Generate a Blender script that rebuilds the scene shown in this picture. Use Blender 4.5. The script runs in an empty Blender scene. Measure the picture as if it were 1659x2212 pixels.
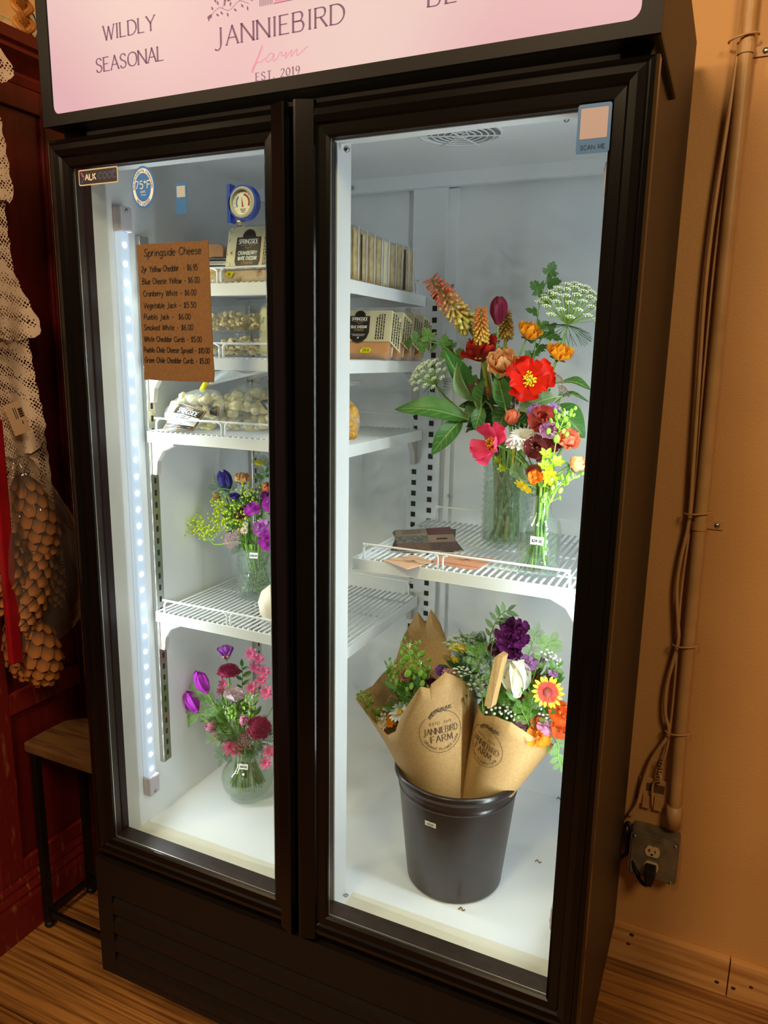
import bpy, bmesh, math, random
from mathutils import Vector, Matrix, Quaternion
sc = bpy.context.scene
COL = sc.collection
PI = math.pi
rnd = random.Random(7)

# ---------------------------------------------------------------- camera
cd = bpy.data.cameras.new('camera'); cam = bpy.data.objects.new('camera', cd); COL.objects.link(cam)
cd.sensor_fit = 'HORIZONTAL'; cd.sensor_width = 36.0; cd.lens = 36.0*1600.574/1659.0
cd.clip_start = 0.02
_r = Vector((0.9064802, 0.4218947, 0.0172765)); _d = Vector((0.1014423, -0.1778763, -0.9788102)); _f = Vector((-0.4098819, 0.8890247, -0.2040393))
cam.matrix_world = Matrix(((_r.x, -_d.x, -_f.x, 1.117757), (_r.y, -_d.y, -_f.y, -1.001375), (_r.z, -_d.z, -_f.z, 1.470064), (0, 0, 0, 1)))
sc.camera = cam

# ---------------------------------------------------------------- world, lights, exposure
w = bpy.data.worlds.new('room_ambient'); sc.world = w; w.use_nodes = True
bg = w.node_tree.nodes['Background']; bg.inputs[0].default_value = (1.0, 0.62, 0.30, 1); bg.inputs[1].default_value = 0.06
sc.view_settings.view_transform = 'Standard'; sc.view_settings.look = 'None'
sc.view_settings.gamma = 1.0; sc.view_settings.use_curve_mapping = False
sc.view_settings.exposure = 0.0

def area(name, loc, target, sx, sy, power, color, shape='RECTANGLE'):
    l = bpy.data.lights.new(name, 'AREA'); l.shape = shape; l.size = sx; l.size_y = sy
    l.energy = power; l.color = color
    o = bpy.data.objects.new(name, l); COL.objects.link(o)
    o.location = loc
    d = (Vector(target)-Vector(loc)).normalized()
    z = -d; up = Vector((0, 0, 1)) if abs(d.z) < .95 else Vector((0, 1, 0))
    x = up.cross(z).normalized(); y = z.cross(x)
    o.matrix_world = Matrix(((x.x, y.x, z.x, loc[0]), (x.y, y.y, z.y, loc[1]), (x.z, y.z, z.z, loc[2]), (0, 0, 0, 1)))
    return o
WARM = (1.0, 0.72, 0.42)
# warm ceiling lamps of the shop, behind and above the visitor and one further along the wall
area('ceiling_lamp_light', (-1.2, -2.0, 2.95), (0.3, 0.2, 0.9), 0.55, 0.55, 38.0, WARM, 'DISK')
area('ceiling_lamp_light', (0.55, -2.0, 2.95), (0.8, 0.4, 1.0), 0.55, 0.55, 44.0, WARM, 'DISK')
area('ceiling_lamp_light', (2.3, -1.5, 2.9), (1.2, 0.6, 1.4), 0.7, 0.7, 30.0, WARM, 'DISK')
# LED strips on the cooler's side posts: one small cool white disc per diode
LED = (0.89, 0.94, 1.0)
for sx, xw in ((1, .0502), (-1, .9498)):
    for k in range(33):
        p = (xw+sx*.0158, .114, .592+.0336*k)
        area('led_light', p, (p[0]+sx*.90, p[1]+.42, p[2]), 0.008, 0.008, .098, LED, 'DISK')
sc.cycles.transparent_max_bounces = 40

# ---------------------------------------------------------------- materials
def lin(h):
    h = h.lstrip('#'); c = [int(h[i:i+2], 16)/255 for i in (0, 2, 4)]
    return tuple(x/12.92 if x <= .04045 else ((x+.055)/1.055)**2.4 for x in c)+(1,)
MATS = {}
def M(name, col, rough=.5, metal=0., var=None, scale=30., bump=0., bscale=None, coat=0., emit=None, estr=0., trl=0., grad=None, spec=.5, stretch=None, detail=3., ramp=(.35, .7)):
    """Principled material; var = second colour mixed in by noise, grad = tip colour along the local y of the mesh, trl = share of light let through."""
    if name in MATS: return MATS[name]
    m = bpy.data.materials.new(name); m.use_nodes = True; MATS[name] = m
    nt = m.node_tree; N = nt.nodes; L = nt.links
    b = N['Principled BSDF']; out = N['Material Output']
    c = lin(col) if isinstance(col, str) else tuple(col)+(1,)
    b.inputs['Base Color'].default_value = c; b.inputs['Roughness'].default_value = rough
    b.inputs['Metallic'].default_value = metal; b.inputs['Specular IOR Level'].default_value = spec
    if coat: b.inputs['Coat Weight'].default_value = coat; b.inputs['Coat Roughness'].default_value = .08
    sock = None
    tc = N.new('ShaderNodeTexCoord'); vec = tc.outputs['Object']
    if stretch:
        mp = N.new('ShaderNodeMapping'); mp.inputs['Scale'].default_value = stretch; L.new(vec, mp.inputs[0]); vec = mp.outputs[0]
    if grad:
        sx = N.new('ShaderNodeSeparateXYZ'); L.new(tc.outputs['Generated'], sx.inputs[0])
        r = N.new('ShaderNodeValToRGB'); L.new(sx.outputs[1], r.inputs[0])
        r.color_ramp.elements[0].color = c; r.color_ramp.elements[1].color = lin(grad[0])
        r.color_ramp.elements[0].position = grad[1]; r.color_ramp.elements[1].position = grad[2]
        sock = r.outputs[0]
    if var:
        n = N.new('ShaderNodeTexNoise'); n.inputs['Scale'].default_value = scale; n.inputs['Detail'].default_value = detail; L.new(vec, n.inputs[0])
        r = N.new('ShaderNodeValToRGB'); r.color_ramp.elements[0].position = ramp[0]; r.color_ramp.elements[1].position = ramp[1]
        L.new(n.outputs[0], r.inputs[0])
        mx = N.new('ShaderNodeMix'); mx.data_type = 'RGBA'
        L.new(r.outputs[0], mx.inputs[0]); mx.inputs[6].default_value = c; mx.inputs[7].default_value = lin(var)
        if sock: L.new(sock, mx.inputs[6])
        sock = mx.outputs[2]
    if sock: L.new(sock, b.inputs['Base Color'])
    if bump:
        n2 = N.new('ShaderNodeTexNoise'); n2.inputs['Scale'].default_value = bscale or scale; n2.inputs['Detail'].default_value = 4; L.new(vec, n2.inputs[0])
        bp = N.new('ShaderNodeBump'); bp.inputs['Strength'].default_value = bump; bp.inputs['Distance'].default_value = .002
        L.new(n2.outputs[0], bp.inputs['Height']); L.new(bp.outputs[0], b.inputs['Normal'])
    if emit and estr > 5: m.cycles.emission_sampling = 'NONE'
    if emit: b.inputs['Emission Color'].default_value = lin(emit); b.inputs['Emission Strength'].default_value = estr
    if trl:
        t = N.new('ShaderNodeBsdfTranslucent'); t.inputs[0].default_value = c
        if sock: L.new(sock, t.inputs[0])
        mx = N.new('ShaderNodeMixShader'); mx.inputs[0].default_value = trl
        L.new(b.outputs[0], mx.inputs[1]); L.new(t.outputs[0], mx.inputs[2]); L.new(mx.outputs[0], out.inputs[0])
    return m
def clear(name, tint='#ffffff', refl=.9, rough=.02, film=0., filmcol='#ffffff', bump=0., bscale=60., ior=1.45):
    """Thin clear sheet (glass pane, cellophane, vase wall): lets light straight through and mirrors by Fresnel; film = share of faint haze."""
    if name in MATS: return MATS[name]
    m = bpy.data.materials.new(name); m.use_nodes = True; MATS[name] = m
    nt = m.node_tree; N = nt.nodes; L = nt.links; N.remove(N['Principled BSDF']); out = N['Material Output']
    t = N.new('ShaderNodeBsdfTransparent'); t.inputs[0].default_value = lin(tint)
    g = N.new('ShaderNodeBsdfGlossy'); g.inputs['Roughness'].default_value = rough
    g.inputs[0].default_value = (refl, refl, refl, 1)
    fr = N.new('ShaderNodeFresnel'); geo = N.new('ShaderNodeNewGeometry'); mi = N.new('ShaderNodeMix'); mi.inputs[2].default_value = ior; mi.inputs[3].default_value = 1/ior
    L.new(geo.outputs['Backfacing'], mi.inputs[0]); L.new(mi.outputs[0], fr.inputs[0])   # both faces of a thin sheet mirror alike
    mx = N.new('ShaderNodeMixShader'); L.new(fr.outputs[0], mx.inputs[0]); L.new(t.outputs[0], mx.inputs[1]); L.new(g.outputs[0], mx.inputs[2])
    last = mx
    if film:
        d = N.new('ShaderNodeBsdfDiffuse'); d.inputs[0].default_value = lin(filmcol)
        m2 = N.new('ShaderNodeMixShader'); m2.inputs[0].default_value = film
        L.new(mx.outputs[0], m2.inputs[1]); L.new(d.outputs[0], m2.inputs[2]); last = m2
    if bump:
        tc = N.new('ShaderNodeTexCoord'); n2 = N.new('ShaderNodeTexNoise'); n2.inputs['Scale'].default_value = bscale; n2.inputs['Detail'].default_value = 3; L.new(tc.outputs['Object'], n2.inputs[0])
        bp = N.new('ShaderNodeBump'); bp.inputs['Strength'].default_value = bump; bp.inputs['Distance'].default_value = .006
        L.new(n2.outputs[0], bp.inputs['Height']); L.new(bp.outputs[0], g.inputs['Normal']); L.new(bp.outputs[0], fr.inputs['Normal'])
    L.new(last.outputs[0], out.inputs[0])
    return m

# ---------------------------------------------------------------- mesh helpers
class MB:
    def __init__(s): s.v = []; s.f = []
    def add(s, v, f):
        k = len(s.v); s.v += [tuple(p) for p in v]; s.f += [tuple(i+k for i in q) for q in f]; return s
    def box(s, a, b):
        (x0, y0, z0), (x1, y1, z1) = a, b
        return s.add([(x0, y0, z0), (x1, y0, z0), (x1, y1, z0), (x0, y1, z0), (x0, y0, z1), (x1, y0, z1), (x1, y1, z1), (x0, y1, z1)],
                     [(3, 2, 1, 0), (4, 5, 6, 7), (0, 1, 5, 4), (1, 2, 6, 5), (2, 3, 7, 6), (3, 0, 4, 7)])
    def obox(s, c, ax, half):
        """box with centre c, three axes ax (unit vectors) and half sizes"""
        c = Vector(c); ax = [Vector(a) for a in ax]; v = []
        for k in (-1, 1):
            for (i, j) in ((-1, -1), (1, -1), (1, 1), (-1, 1)):
                v.append(c+ax[0]*half[0]*i+ax[1]*half[1]*j+ax[2]*half[2]*k)
        return s.add(v, [(3, 2, 1, 0), (4, 5, 6, 7), (0, 1, 5, 4), (1, 2, 6, 5), (2, 3, 7, 6), (3, 0, 4, 7)])
    def tube(s, path, r, n=6, cap=True):
        P = [Vector(p) for p in path]; m = len(P)
        R = r if isinstance(r, (list, tuple)) else [r]*m
        up = None; v = []; f = []
        for i, p in enumerate(P):
            t = (P[min(i+1, m-1)]-P[max(i-1, 0)])
            t = t.normalized() if t.length > 1e-9 else Vector((0, 0, 1))
            if up is None: up = t.orthogonal().normalized()
            up = (up-t*up.dot(t)); up = up.normalized() if up.length > 1e-6 else t.orthogonal().normalized()
            sd = t.cross(up)
            for j in range(n):
                a = 2*PI*j/n; v.append(p+(up*math.cos(a)+sd*math.sin(a))*R[i])
        for i in range(m-1):
            for j in range(n):
                f.append((i*n+j, i*n+(j+1) % n, (i+1)*n+(j+1) % n, (i+1)*n+j))
        if cap: f.append(tuple(range(n-1, -1, -1))); f.append(tuple((m-1)*n+j for j in range(n)))
        return s.add(v, f)
    def lathe(s, prof, n=32, c=(0, 0, 0), cap0=False, cap1=False):
        v = []; f = []; m = len(prof)
        for (r, z) in prof:
            for j in range(n):
                a = 2*PI*j/n; v.append((c[0]+r*math.cos(a), c[1]+r*math.sin(a), c[2]+z))
        for i in range(m-1):
            for j in range(n): f.append((i*n+j, i*n+(j+1) % n, (i+1)*n+(j+1) % n, (i+1)*n+j))
        if cap0: f.append(tuple(range(n-1, -1, -1)))
        if cap1: f.append(tuple((m-1)*n+j for j in range(n)))
        return s.add(v, f)
    def prism(s, poly, axis, a, b):
        """2D polygon poly extruded along axis (0,1,2) from a to b; poly gives the two other coordinates in order"""
        n = len(poly); v = []
        for h in (a, b):
            for (p, q) in poly:
                c = [p, q]; c.insert(axis, h); v.append(tuple(c))
        f = [tuple(range(n-1, -1, -1)), tuple(range(n, 2*n))]+[(i, (i+1) % n, n+(i+1) % n, n+i) for i in range(n)]
        return s.add(v, f)
    def ball(s, c, r, n=8, m=5, sq=(1, 1, 1)):
        v = []; f = []
        for i in range(m+1):
            th = PI*i/m
            for j in range(n):
                a = 2*PI*j/n; v.append((c[0]+r*sq[0]*math.sin(th)*math.cos(a), c[1]+r*sq[1]*math.sin(th)*math.sin(a), c[2]+r*sq[2]*math.cos(th)))
        for i in range(m):
            for j in range(n): f.append((i*n+j, (i+1)*n+j, (i+1)*n+(j+1) % n, i*n+(j+1) % n))
        return s.add(v, f)
    def grid(s, fn, nu, nv):
        v = [fn(i/nu, j/nv) for j in range(nv+1) for i in range(nu+1)]
        f = [(j*(nu+1)+i, j*(nu+1)+i+1, (j+1)*(nu+1)+i+1, (j+1)*(nu+1)+i) for j in range(nv) for i in range(nu)]
        return s.add(v, f)
    def mesh(s, name, mat=None, off=None, smooth=False, bevel=0, fix=True):
        me = bpy.data.meshes.new(name)
        v = s.v if off is None else [(p[0]-off[0], p[1]-off[1], p[2]-off[2]) for p in s.v]
        me.from_pydata(v, [], s.f)
        if bevel or fix:
            bm = bmesh.new(); bm.from_mesh(me)
            if bevel:
                bmesh.ops.remove_doubles(bm, verts=bm.verts, dist=1e-6)
                es = [e for e in bm.edges if len(e.link_faces) == 2 and e.calc_face_angle(0) > .6]
                bmesh.ops.bevel(bm, geom=es, offset=bevel, segments=2, affect='EDGES', profile=.6)
            bmesh.ops.recalc_face_normals(bm, faces=bm.faces)
            bm.to_mesh(me); bm.free()
        if smooth: me.polygons.foreach_set('use_smooth', [True]*len(me.polygons))
        if mat: me.materials.append(mat)
        me.update(); return me
def link(name, me, parent=None, mtx=None, kind=None, label=None):
    o = bpy.data.objects.new(name, me); COL.objects.link(o)
    if parent is not None: o.parent = parent
    if mtx is not None: o.matrix_basis = mtx
    if kind: o['kind'] = kind
    if label: o['label'] = label
    return o
def base_of(p):
    t = Vector((0, 0, 0))
    while p is not None: t += p.location; p = p.parent
    return t
def part(name, mb, mat, parent, smooth=False, bevel=0, kind=None, label=None, fix=True):
    """mesh built in world coordinates, linked under parent"""
    return link(name, mb.mesh(name, mat, base_of(parent), smooth, bevel, fix), parent, None, kind, label)
def thing(name, label, cat, loc, group=None):
    o = bpy.data.objects.new(name, None); COL.objects.link(o); o.empty_display_size = .02
    o.location = loc; o['label'] = label; o['category'] = cat
    if group: o['group'] = group
    return o
def solo(name, mb, mat, label, cat, group=None, smooth=False, bevel=0):
    o = link(name, mb.mesh(name, mat, None, smooth, bevel)); o['label'] = label; o['category'] = cat
    if group: o['group'] = group
    return o
def struct(name, mb, mat, bevel=0, smooth=False):
    o = link(name, mb.mesh(name, mat, None, smooth, bevel)); o['kind'] = 'structure'; return o
def bez(a, b, c, d, n=8):
    a, b, c, d = map(Vector, (a, b, c, d)); r = []
    for i in range(n+1):
        t = i/n; r.append(a*(1-t)**3+b*3*t*(1-t)**2+c*3*t*t*(1-t)+d*t**3)
    return r
def spline(pts, n=6):
    P = [Vector(p) for p in pts]; P = [2*P[0]-P[1]]+P+[2*P[-1]-P[-2]]; r = []
    for i in range(1, len(P)-2):
        a, b, c, d = P[i-1:i+3]
        for k in range(n):
            t = k/n
            r.append(.5*((2*b)+(c-a)*t+(2*a-5*b+4*c-d)*t*t+(3*b-a-3*c+d)*t**3))
    r.append(P[-2]); return r
def rot_to(d, up=(0, 0, 1)):
    """rotation taking +z to direction d"""
    return Vector((0, 0, 1)).rotation_difference(Vector(d).normalized()).to_matrix().to_4x4()

# ---------------------------------------------------------------- lettering: single strokes turned into ribbons of flat print
G = {
'A': (8, '0,0 4,10 8,0|1.4,3.6 6.6,3.6'), 'B': (7, '0,0 0,10|~0,10 4.6,9.9 5.8,7.7 4.4,5.4 0,5.3|~0,5.3 5,5.2 6.6,2.7 5,.1 0,0'), 'C': (8, '~7.4,8 5.5,9.9 2.2,9.4 0,5 2.2,.6 5.5,.1 7.4,2'),
'D': (8, '0,0 0,10|~0,10 4.5,9.8 7.6,7 7.6,3 4.5,.2 0,0'), 'E': (6, '0,0 0,10|0,10 5.6,10|0,5.2 4.6,5.2|0,0 6,0'), 'F': (6, '0,0 0,10|0,10 5.6,10|0,5.2 4.6,5.2'),
'G': (8, '~7.4,8 5.5,9.9 2.2,9.4 0,5 2.2,.6 5.5,.1 7.6,1.5|7.6,1.2 7.6,4.6 5,4.6'), 'H': (8, '0,0 0,10|8,0 8,10|0,5.2 8,5.2'), 'I': (2, '1,0 1,10'), 'J': (5, '3.6,10 3.6,2.5|~3.6,2.6 3.2,-.6 1.2,-2 -.8,-1.2'),
'K': (7, '0,0 0,10|6.2,10 0,4.4|1.8,5.8 7,0'), 'L': (6, '0,0 0,10|0,0 5.8,0'), 'M': (9, '0,0 .8,10 4.5,1.5 8.2,10 9,0'), 'N': (8, '0,0 0,10|0,10 8,0|8,0 8,10'), 'O': (9, '~4.5,10 1.2,8.6 0,5 1.2,1.4 4.5,0 7.8,1.4 9,5 7.8,8.6 4.5,10'),
'P': (6.5, '0,0 0,10|~0,10 4.8,9.8 6.2,7.3 4.8,4.8 0,4.6'), 'Q': (9, '~4.5,10 1.2,8.6 0,5 1.2,1.4 4.5,0 7.8,1.4 9,5 7.8,8.6 4.5,10|5.5,2.5 9,-1'), 'R': (7, '0,0 0,10|~0,10 4.8,9.8 6,7.6 4.6,5.3 0,5.1|3,5.1 7,0'),
'S': (6.5, '~5.8,8.2 4.4,9.8 1.8,9.8 .5,8 1.4,6 4.8,4.4 6,2.4 4.6,.2 1.8,.1 .2,1.9'), 'T': (7.6, '3.8,0 3.8,10|0,10 7.6,10'), 'U': (8, '~0,10 0,4 1.2,.8 4,0 6.8,.8 8,4 8,10'), 'V': (8, '0,10 4,0 8,10'), 'W': (11, '0,10 3,0 5.5,9 8,0 11,10'), 'X': (8, '0,0 8,10|0,10 8,0'),
'Y': (8, '0,10 4,5 8,10|4,5 4,0'), 'Z': (7, '0,10 7,10 0,0 7,0'),
'a': (5.6, '~5,4.6 3.6,6.3 1.2,5.7 .2,3 1.2,.4 3.4,.4 5,3|5,6.2 5,0'), 'b': (5.6, '0,10 0,0|~0,3.5 1.6,6.2 4.2,6 5.3,3 4.2,.2 1.6,.1 0,2'), 'c': (5, '~4.8,5.2 3,6.3 .8,5.5 0,3 .8,.5 3,0 4.8,1.2'), 'd': (5.6, '5.2,10 5.2,0|~5.2,3.5 3.6,6.2 1,6 0,3 1,.2 3.6,.1 5.2,2'),
'e': (5.2, '~.2,3.4 4.9,3.8 4.2,5.8 2.4,6.3 .6,5.4 0,3 .8,.5 2.6,-.1 4.8,1.2'), 'f': (4, '~4.2,9 3,10.2 1.6,9 1.5,6 1.5,0|0,6 3.6,6'), 'g': (5.6, '~5,5 3.6,6.3 1,5.8 0,3.2 1,.6 3.4,.5 5,2.6|~5,6.2 5.1,-1 4,-3.4 1.8,-3.6 .2,-2.2'), 'h': (5.4, '0,10 0,0|~0,3.6 1.8,6.1 4,6 4.8,4 4.8,0'),
'i': (1.8, '.8,6 .8,0|.8,8.2 .8,8.7'), 'j': (2.5, '~1.6,6 1.6,-1.5 .8,-3.3 -.8,-3.2|1.6,8.2 1.6,8.7'), 'k': (5, '0,10 0,0|4.4,6 0,2.6|1.5,3.8 4.8,0'), 'l': (1.6, '.7,10 .7,0'), 'm': (8.6, '0,6.1 0,0|~0,3.6 1.6,6.1 3.4,5.9 4,4 4,0|~4,3.8 5.6,6.1 7.4,5.9 8,4 8,0'), 'n': (5.4, '0,6.1 0,0|~0,3.6 1.8,6.1 4,6 4.8,4 4.8,0'),
'o': (5.6, '~2.7,6.2 .7,5.2 0,3 .7,.8 2.7,0 4.7,.8 5.4,3 4.7,5.2 2.7,6.2'), 'p': (5.6, '0,6.1 0,-3.6|~0,3.8 1.6,6.2 4.2,6 5.3,3 4.2,.2 1.6,.1 0,2'), 'q': (5.6, '5.2,6.1 5.2,-3.6|~5.2,3.5 3.6,6.2 1,6 0,3 1,.2 3.6,.1 5.2,2'), 'r': (3.8, '0,6.1 0,0|~0,3.6 1.4,6 3.4,6'), 's': (4.6, '~4.2,5.2 2.8,6.3 .8,5.8 .6,4.2 3.6,2.6 4.4,1.2 2.8,0 1,.1 0,1'),
't': (4, '~1.6,9 1.6,1.6 2.6,.1 3.8,.5|0,6.2 3.6,6.2'), 'u': (5.4, '~0,6.1 0,2 1,.2 3,.1 4.8,2.4|4.8,6.1 4.8,0'), 'v': (5, '0,6.1 2.5,0 5,6.1'), 'w': (7.4, '0,6.1 1.9,0 3.7,5.4 5.5,0 7.4,6.1'), 'x': (5, '0,6 5,0|0,0 5,6'), 'y': (5, '0,6.1 2.7,.6|~5,6.1 2.6,.4 1.2,-3 -.6,-3.4'), 'z': (5, '0,6 5,6 0,0 5,0'),
'0': (6, '~3,10 .8,8.6 0,5 .8,1.4 3,0 5.2,1.4 6,5 5.2,8.6 3,10'), '1': (3.6, '.2,8.2 2.2,10 2.2,0'), '2': (6, '~.4,7.8 1.8,9.9 4.6,9.6 5.5,7.4 4.2,5 .2,0|0,0 6,0'), '3': (6, '~.4,8.4 2.2,10 5,9.2 5,6.6 2.4,5.4|~2.4,5.4 5.6,4.6 5.8,1.6 3.2,0 .2,1.4'), '4': (6, '4.6,0 4.6,10 0,3 6,3'), '5': (6, '5.4,10 1,10 .6,5.6|~.6,5.5 3.4,6.4 5.7,4.6 5.5,1.6 3,0 .2,1.2'),
'6': (6, '~5,9.6 2.2,8.4 .3,4.4 1,.9 3.2,0 5.4,1 5.7,3.6 3.6,5.2 .8,3.8'), '7': (6, '0,10 6,10 2,0'), '8': (6, '~3,5.4 .8,7 1,9.2 3,10 5,9.2 5.2,7 3,5.4 .4,3.4 .6,1 3,0 5.4,1 5.6,3.4 3,5.4'), '9': (6, '~5.6,6.6 4.6,4.6 2,4.4 .4,6.4 1,9.2 3.2,10 5.4,8.8 5.7,6 4.8,2.2 2.6,0'),
'$': (5.6, '~5,7.6 3.8,9 1.6,8.8 .6,7 2.6,5.2 4.8,3.8 4.6,1.6 2.4,.8 .4,2.2|2.7,10.4 2.7,-.8'), '.': (2, '.8,.1 .9,.9'), '-': (5, '.6,4 4.2,4'), ',': (2, '1,.8 .4,-1.4'), '/': (5, '0,-1 5,10.5'), '°': (3.6, '~1.6,10 .3,8.6 1.6,7.2 2.9,8.6 1.6,10'), ' ': (4.4, ''), "'": (1.6, '.8,10 .8,8'),
}
def text_strokes(s, h, gap=1.8, jit=0., rd=None):
    """polylines of the text, cap height h, baseline at v=0, starting at u=0; returns (list of polylines, width)"""
    k = h/10; x = 0; out = []
    for ch in s:
        wd, st = G[ch]; dy = rd.uniform(-jit, jit) if rd else 0; sl = rd.uniform(-jit, jit)*.06 if rd else 0
        for p in filter(None, st.split('|')):
            cv = p[0] == '~'; pts = [tuple(map(float, q.split(','))) for q in p.lstrip('~').split()]
            pts = [((x+a+b*sl)*k, (b+dy)*k) for a, b in pts]
            if cv: pts = [(q.x, q.y) for q in spline([(a, b, 0) for a, b in pts], 4)]
            out.append(pts)
        x += wd+gap
    return out, (x-gap)*k
def ribbon(mb, pl, wd, fn, contrast=0., serif=0., h=0., sub=0):
    """a stroke as a strip of quads of width wd, mapped to space by fn(u, v)"""
    if len(pl) < 2: return
    ends = (pl[0], pl[1], pl[-1], pl[-2])
    for i in range(1, len(pl)-1):      # a sharp corner: draw the two strokes apart, each run a little past the corner
        ax, ay, bx, by = pl[i][0]-pl[i-1][0], pl[i][1]-pl[i-1][1], pl[i+1][0]-pl[i][0], pl[i+1][1]-pl[i][1]
        la, lb = math.hypot(ax, ay) or 1e-9, math.hypot(bx, by) or 1e-9
        if (ax*bx+ay*by)/(la*lb) < .62:
            e = wd*.3; ribbon(mb, list(pl[:i])+[(pl[i][0]+ax/la*e, pl[i][1]+ay/la*e)], wd, fn, contrast, serif, h, sub)
            ribbon(mb, [(pl[i][0]-bx/lb*e, pl[i][1]-by/lb*e)]+list(pl[i+1:]), wd, fn, contrast, serif, h, sub); return
    if sub:
        q = [pl[0]]
        for a, b in zip(pl, pl[1:]):
            n = max(1, int(math.dist(a, b)/sub))
            q += [(a[0]+(b[0]-a[0])*i/n, a[1]+(b[1]-a[1])*i/n) for i in range(1, n+1)]
        pl = q
    v = []; m = len(pl)
    for i, p in enumerate(pl):
        a = pl[max(i-1, 0)]; b = pl[min(i+1, m-1)]
        dx, dy = b[0]-a[0], b[1]-a[1]; l = math.hypot(dx, dy) or 1e-9; dx /= l; dy /= l
        ww = wd*.5
        if contrast: ww *= (1-contrast)+contrast*abs(dy)*(1.15 if dx*dy < -.05 or abs(dx) < .2 else .55)
        v += [fn(p[0]-dy*ww, p[1]+dx*ww), fn(p[0]+dy*ww, p[1]-dx*ww)]
    mb.add(v, [(2*i, 2*i+1, 2*i+3, 2*i+2) for i in range(m-1)])
    if serif:
        for e, nb in ((pl[0], pl[1]), (pl[-1], pl[-2])):
            if abs(nb[1]-e[1]) > abs(nb[0]-e[0])*1.1 and (abs(e[1]) < .03*h or abs(e[1]-h) < .03*h):
                t = wd*.22; y = e[1]
                mb.add([fn(e[0]-serif, y-t), fn(e[0]+serif, y-t), fn(e[0]+serif, y+t), fn(e[0]-serif, y+t)], [(0, 1, 2, 3)])
def write(mb, s, h, wd, fn, u=0., v=0., gap=1.8, align='c', contrast=0., serif=0., jit=0., rd=None, wide=1., slant=0., sub=0):
    st, tw = text_strokes(s, h, gap, jit, rd); tw *= wide
    o = u-(tw/2 if align == 'c' else tw if align == 'r' else 0)
    for pl in st:
        pl = [(a*wide+slant*b, b) for a, b in pl]
        ribbon(mb, pl, wd, lambda a, b: fn(o+a, v+b), contrast, serif*h, h, sub)
    return tw
def plane_fn(O, U, V):
    O, U, V = Vector(O), Vector(U), Vector(V)
    return lambda u, v: O+U*u+V*v
def arc_text(mb, s, r, h, wd, ang, fn, gap=1.8, flip=False):
    """letters along a circle of radius r round (0,0), centred on angle ang"""
    st, tw = text_strokes(s, h, gap)
    for pl in st:
        q = []
        for a, b in pl:
            if not flip: th = ang-(a-tw/2)/r; rr = r+b
            else: th = ang+(a-tw/2)/r; rr = r-b
            q.append((rr*math.cos(th), rr*math.sin(th)))
        ribbon(mb, q, wd, fn)
def circle_pts(r, n=48, c=(0, 0)): return [(c[0]+r*math.cos(2*PI*i/n), c[1]+r*math.sin(2*PI*i/n)) for i in range(n+1)]
def disc(mb, c, r, fn, n=32, r0=0.):
    if r0: mb.add([fn(c[0]+q*math.cos(2*PI*i/n), c[1]+q*math.sin(2*PI*i/n)) for i in range(n) for q in (r0, r)], [(2*i, 2*i+1, 2*((i+1) % n)+1, 2*((i+1) % n)) for i in range(n)])
    else: mb.add([fn(c[0]+r*math.cos(2*PI*i/n), c[1]+r*math.sin(2*PI*i/n)) for i in range(n)], [tuple(range(n))])
def poly(mb, pts, fn): mb.add([fn(a, b) for a, b in pts], [tuple(range(len(pts)))])
def rrect(w, h, r, n=4):
    p = []
    for cx, cy, a0 in ((w/2-r, h/2-r, 0), (-w/2+r, h/2-r, 90), (-w/2+r, -h/2+r, 180), (w/2-r, -h/2+r, 270)):
        for i in range(n+1):
            a = math.radians(a0+90*i/n); p.append((cx+r*math.cos(a), cy+r*math.sin(a)))
    return p

# ---------------------------------------------------------------- shared materials
WHITE = M('liner_white', '#eceef0', .42, var='#e5e8ec', scale=6)
WIRE = M('white_coated_wire', '#eceff2', .35)
BLACK = M('black_gloss_plastic', '#080605', .2, var='#0a0706', scale=9, spec=.3)
SATIN = M('black_satin_panel', '#130d0a', .45, var='#160f0c', scale=40, spec=.25)
CHROME = M('bare_steel', '#b9b6ae', .28, metal=1.)
DARK = M('near_black', '#070606', .6)
INK = M('black_ink', '#15110f', .6)
PAPERW = M('white_paper', '#eeeeea', .7)
YELLOWTAG = M('yellow_label', '#f3e51c', .6)
GOLD = M('gold_print', '#b98a4e', .5)

# ---------------------------------------------------------------- room
m = MB(); m.box((-1.2, .72, 0), (3.2, .84, 2.9)); struct('wall_back', m, M('tan_wall_paint', '#c99659', .62, var='#bf8c50', scale=3, bump=.35, bscale=220))
# plank floor: boards run along x
fl = bpy.data.objects.new('floor', None)
WOOD = M('floor_wood', '#b07a3e', .38, var='#5f3819', scale=2.2, stretch=(1.1, 44, 4), detail=10, bump=.15, bscale=2.5, ramp=(.40, .66))
WOOD2 = M('floor_wood_dark', '#a26d33', .38, var='#553217', scale=2.4, stretch=(.9, 48, 4), detail=10, bump=.15, bscale=2.5, ramp=(.36, .7))
m = MB(); m.box((-1.2, -2.6, -.05), (3.2, .72, -.012)); flo = struct('floor', m, M('floor_underlay', '#1d120a', .8))
y = -1.62; k = 0; rb = random.Random(3)
while y < .72:
    wd = .12; x = -1.2+rb.uniform(-.9, 0); 
    while x < 3.0:
        ln = rb.uniform(1.8, 2.6); x0, x1 = max(x, -1.2), min(x+ln-.002, 3.2)
        if x1 > x0+.05:
            mm = MB(); mm.box((x0, y, -.012), (x1, min(y+wd-.0025, .72), rb.uniform(-.0006, 0)))
            part('plank', mm, WOOD if rb.random() < .6 else WOOD2, flo, bevel=.0012)
        x += ln
    y += wd
m = MB(); m.box((.6, .70, 0), (1.248, .72, .096)); m2 = MB(); m2.box((1.2505, .70, 0), (3.2, .72, .096))
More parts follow.
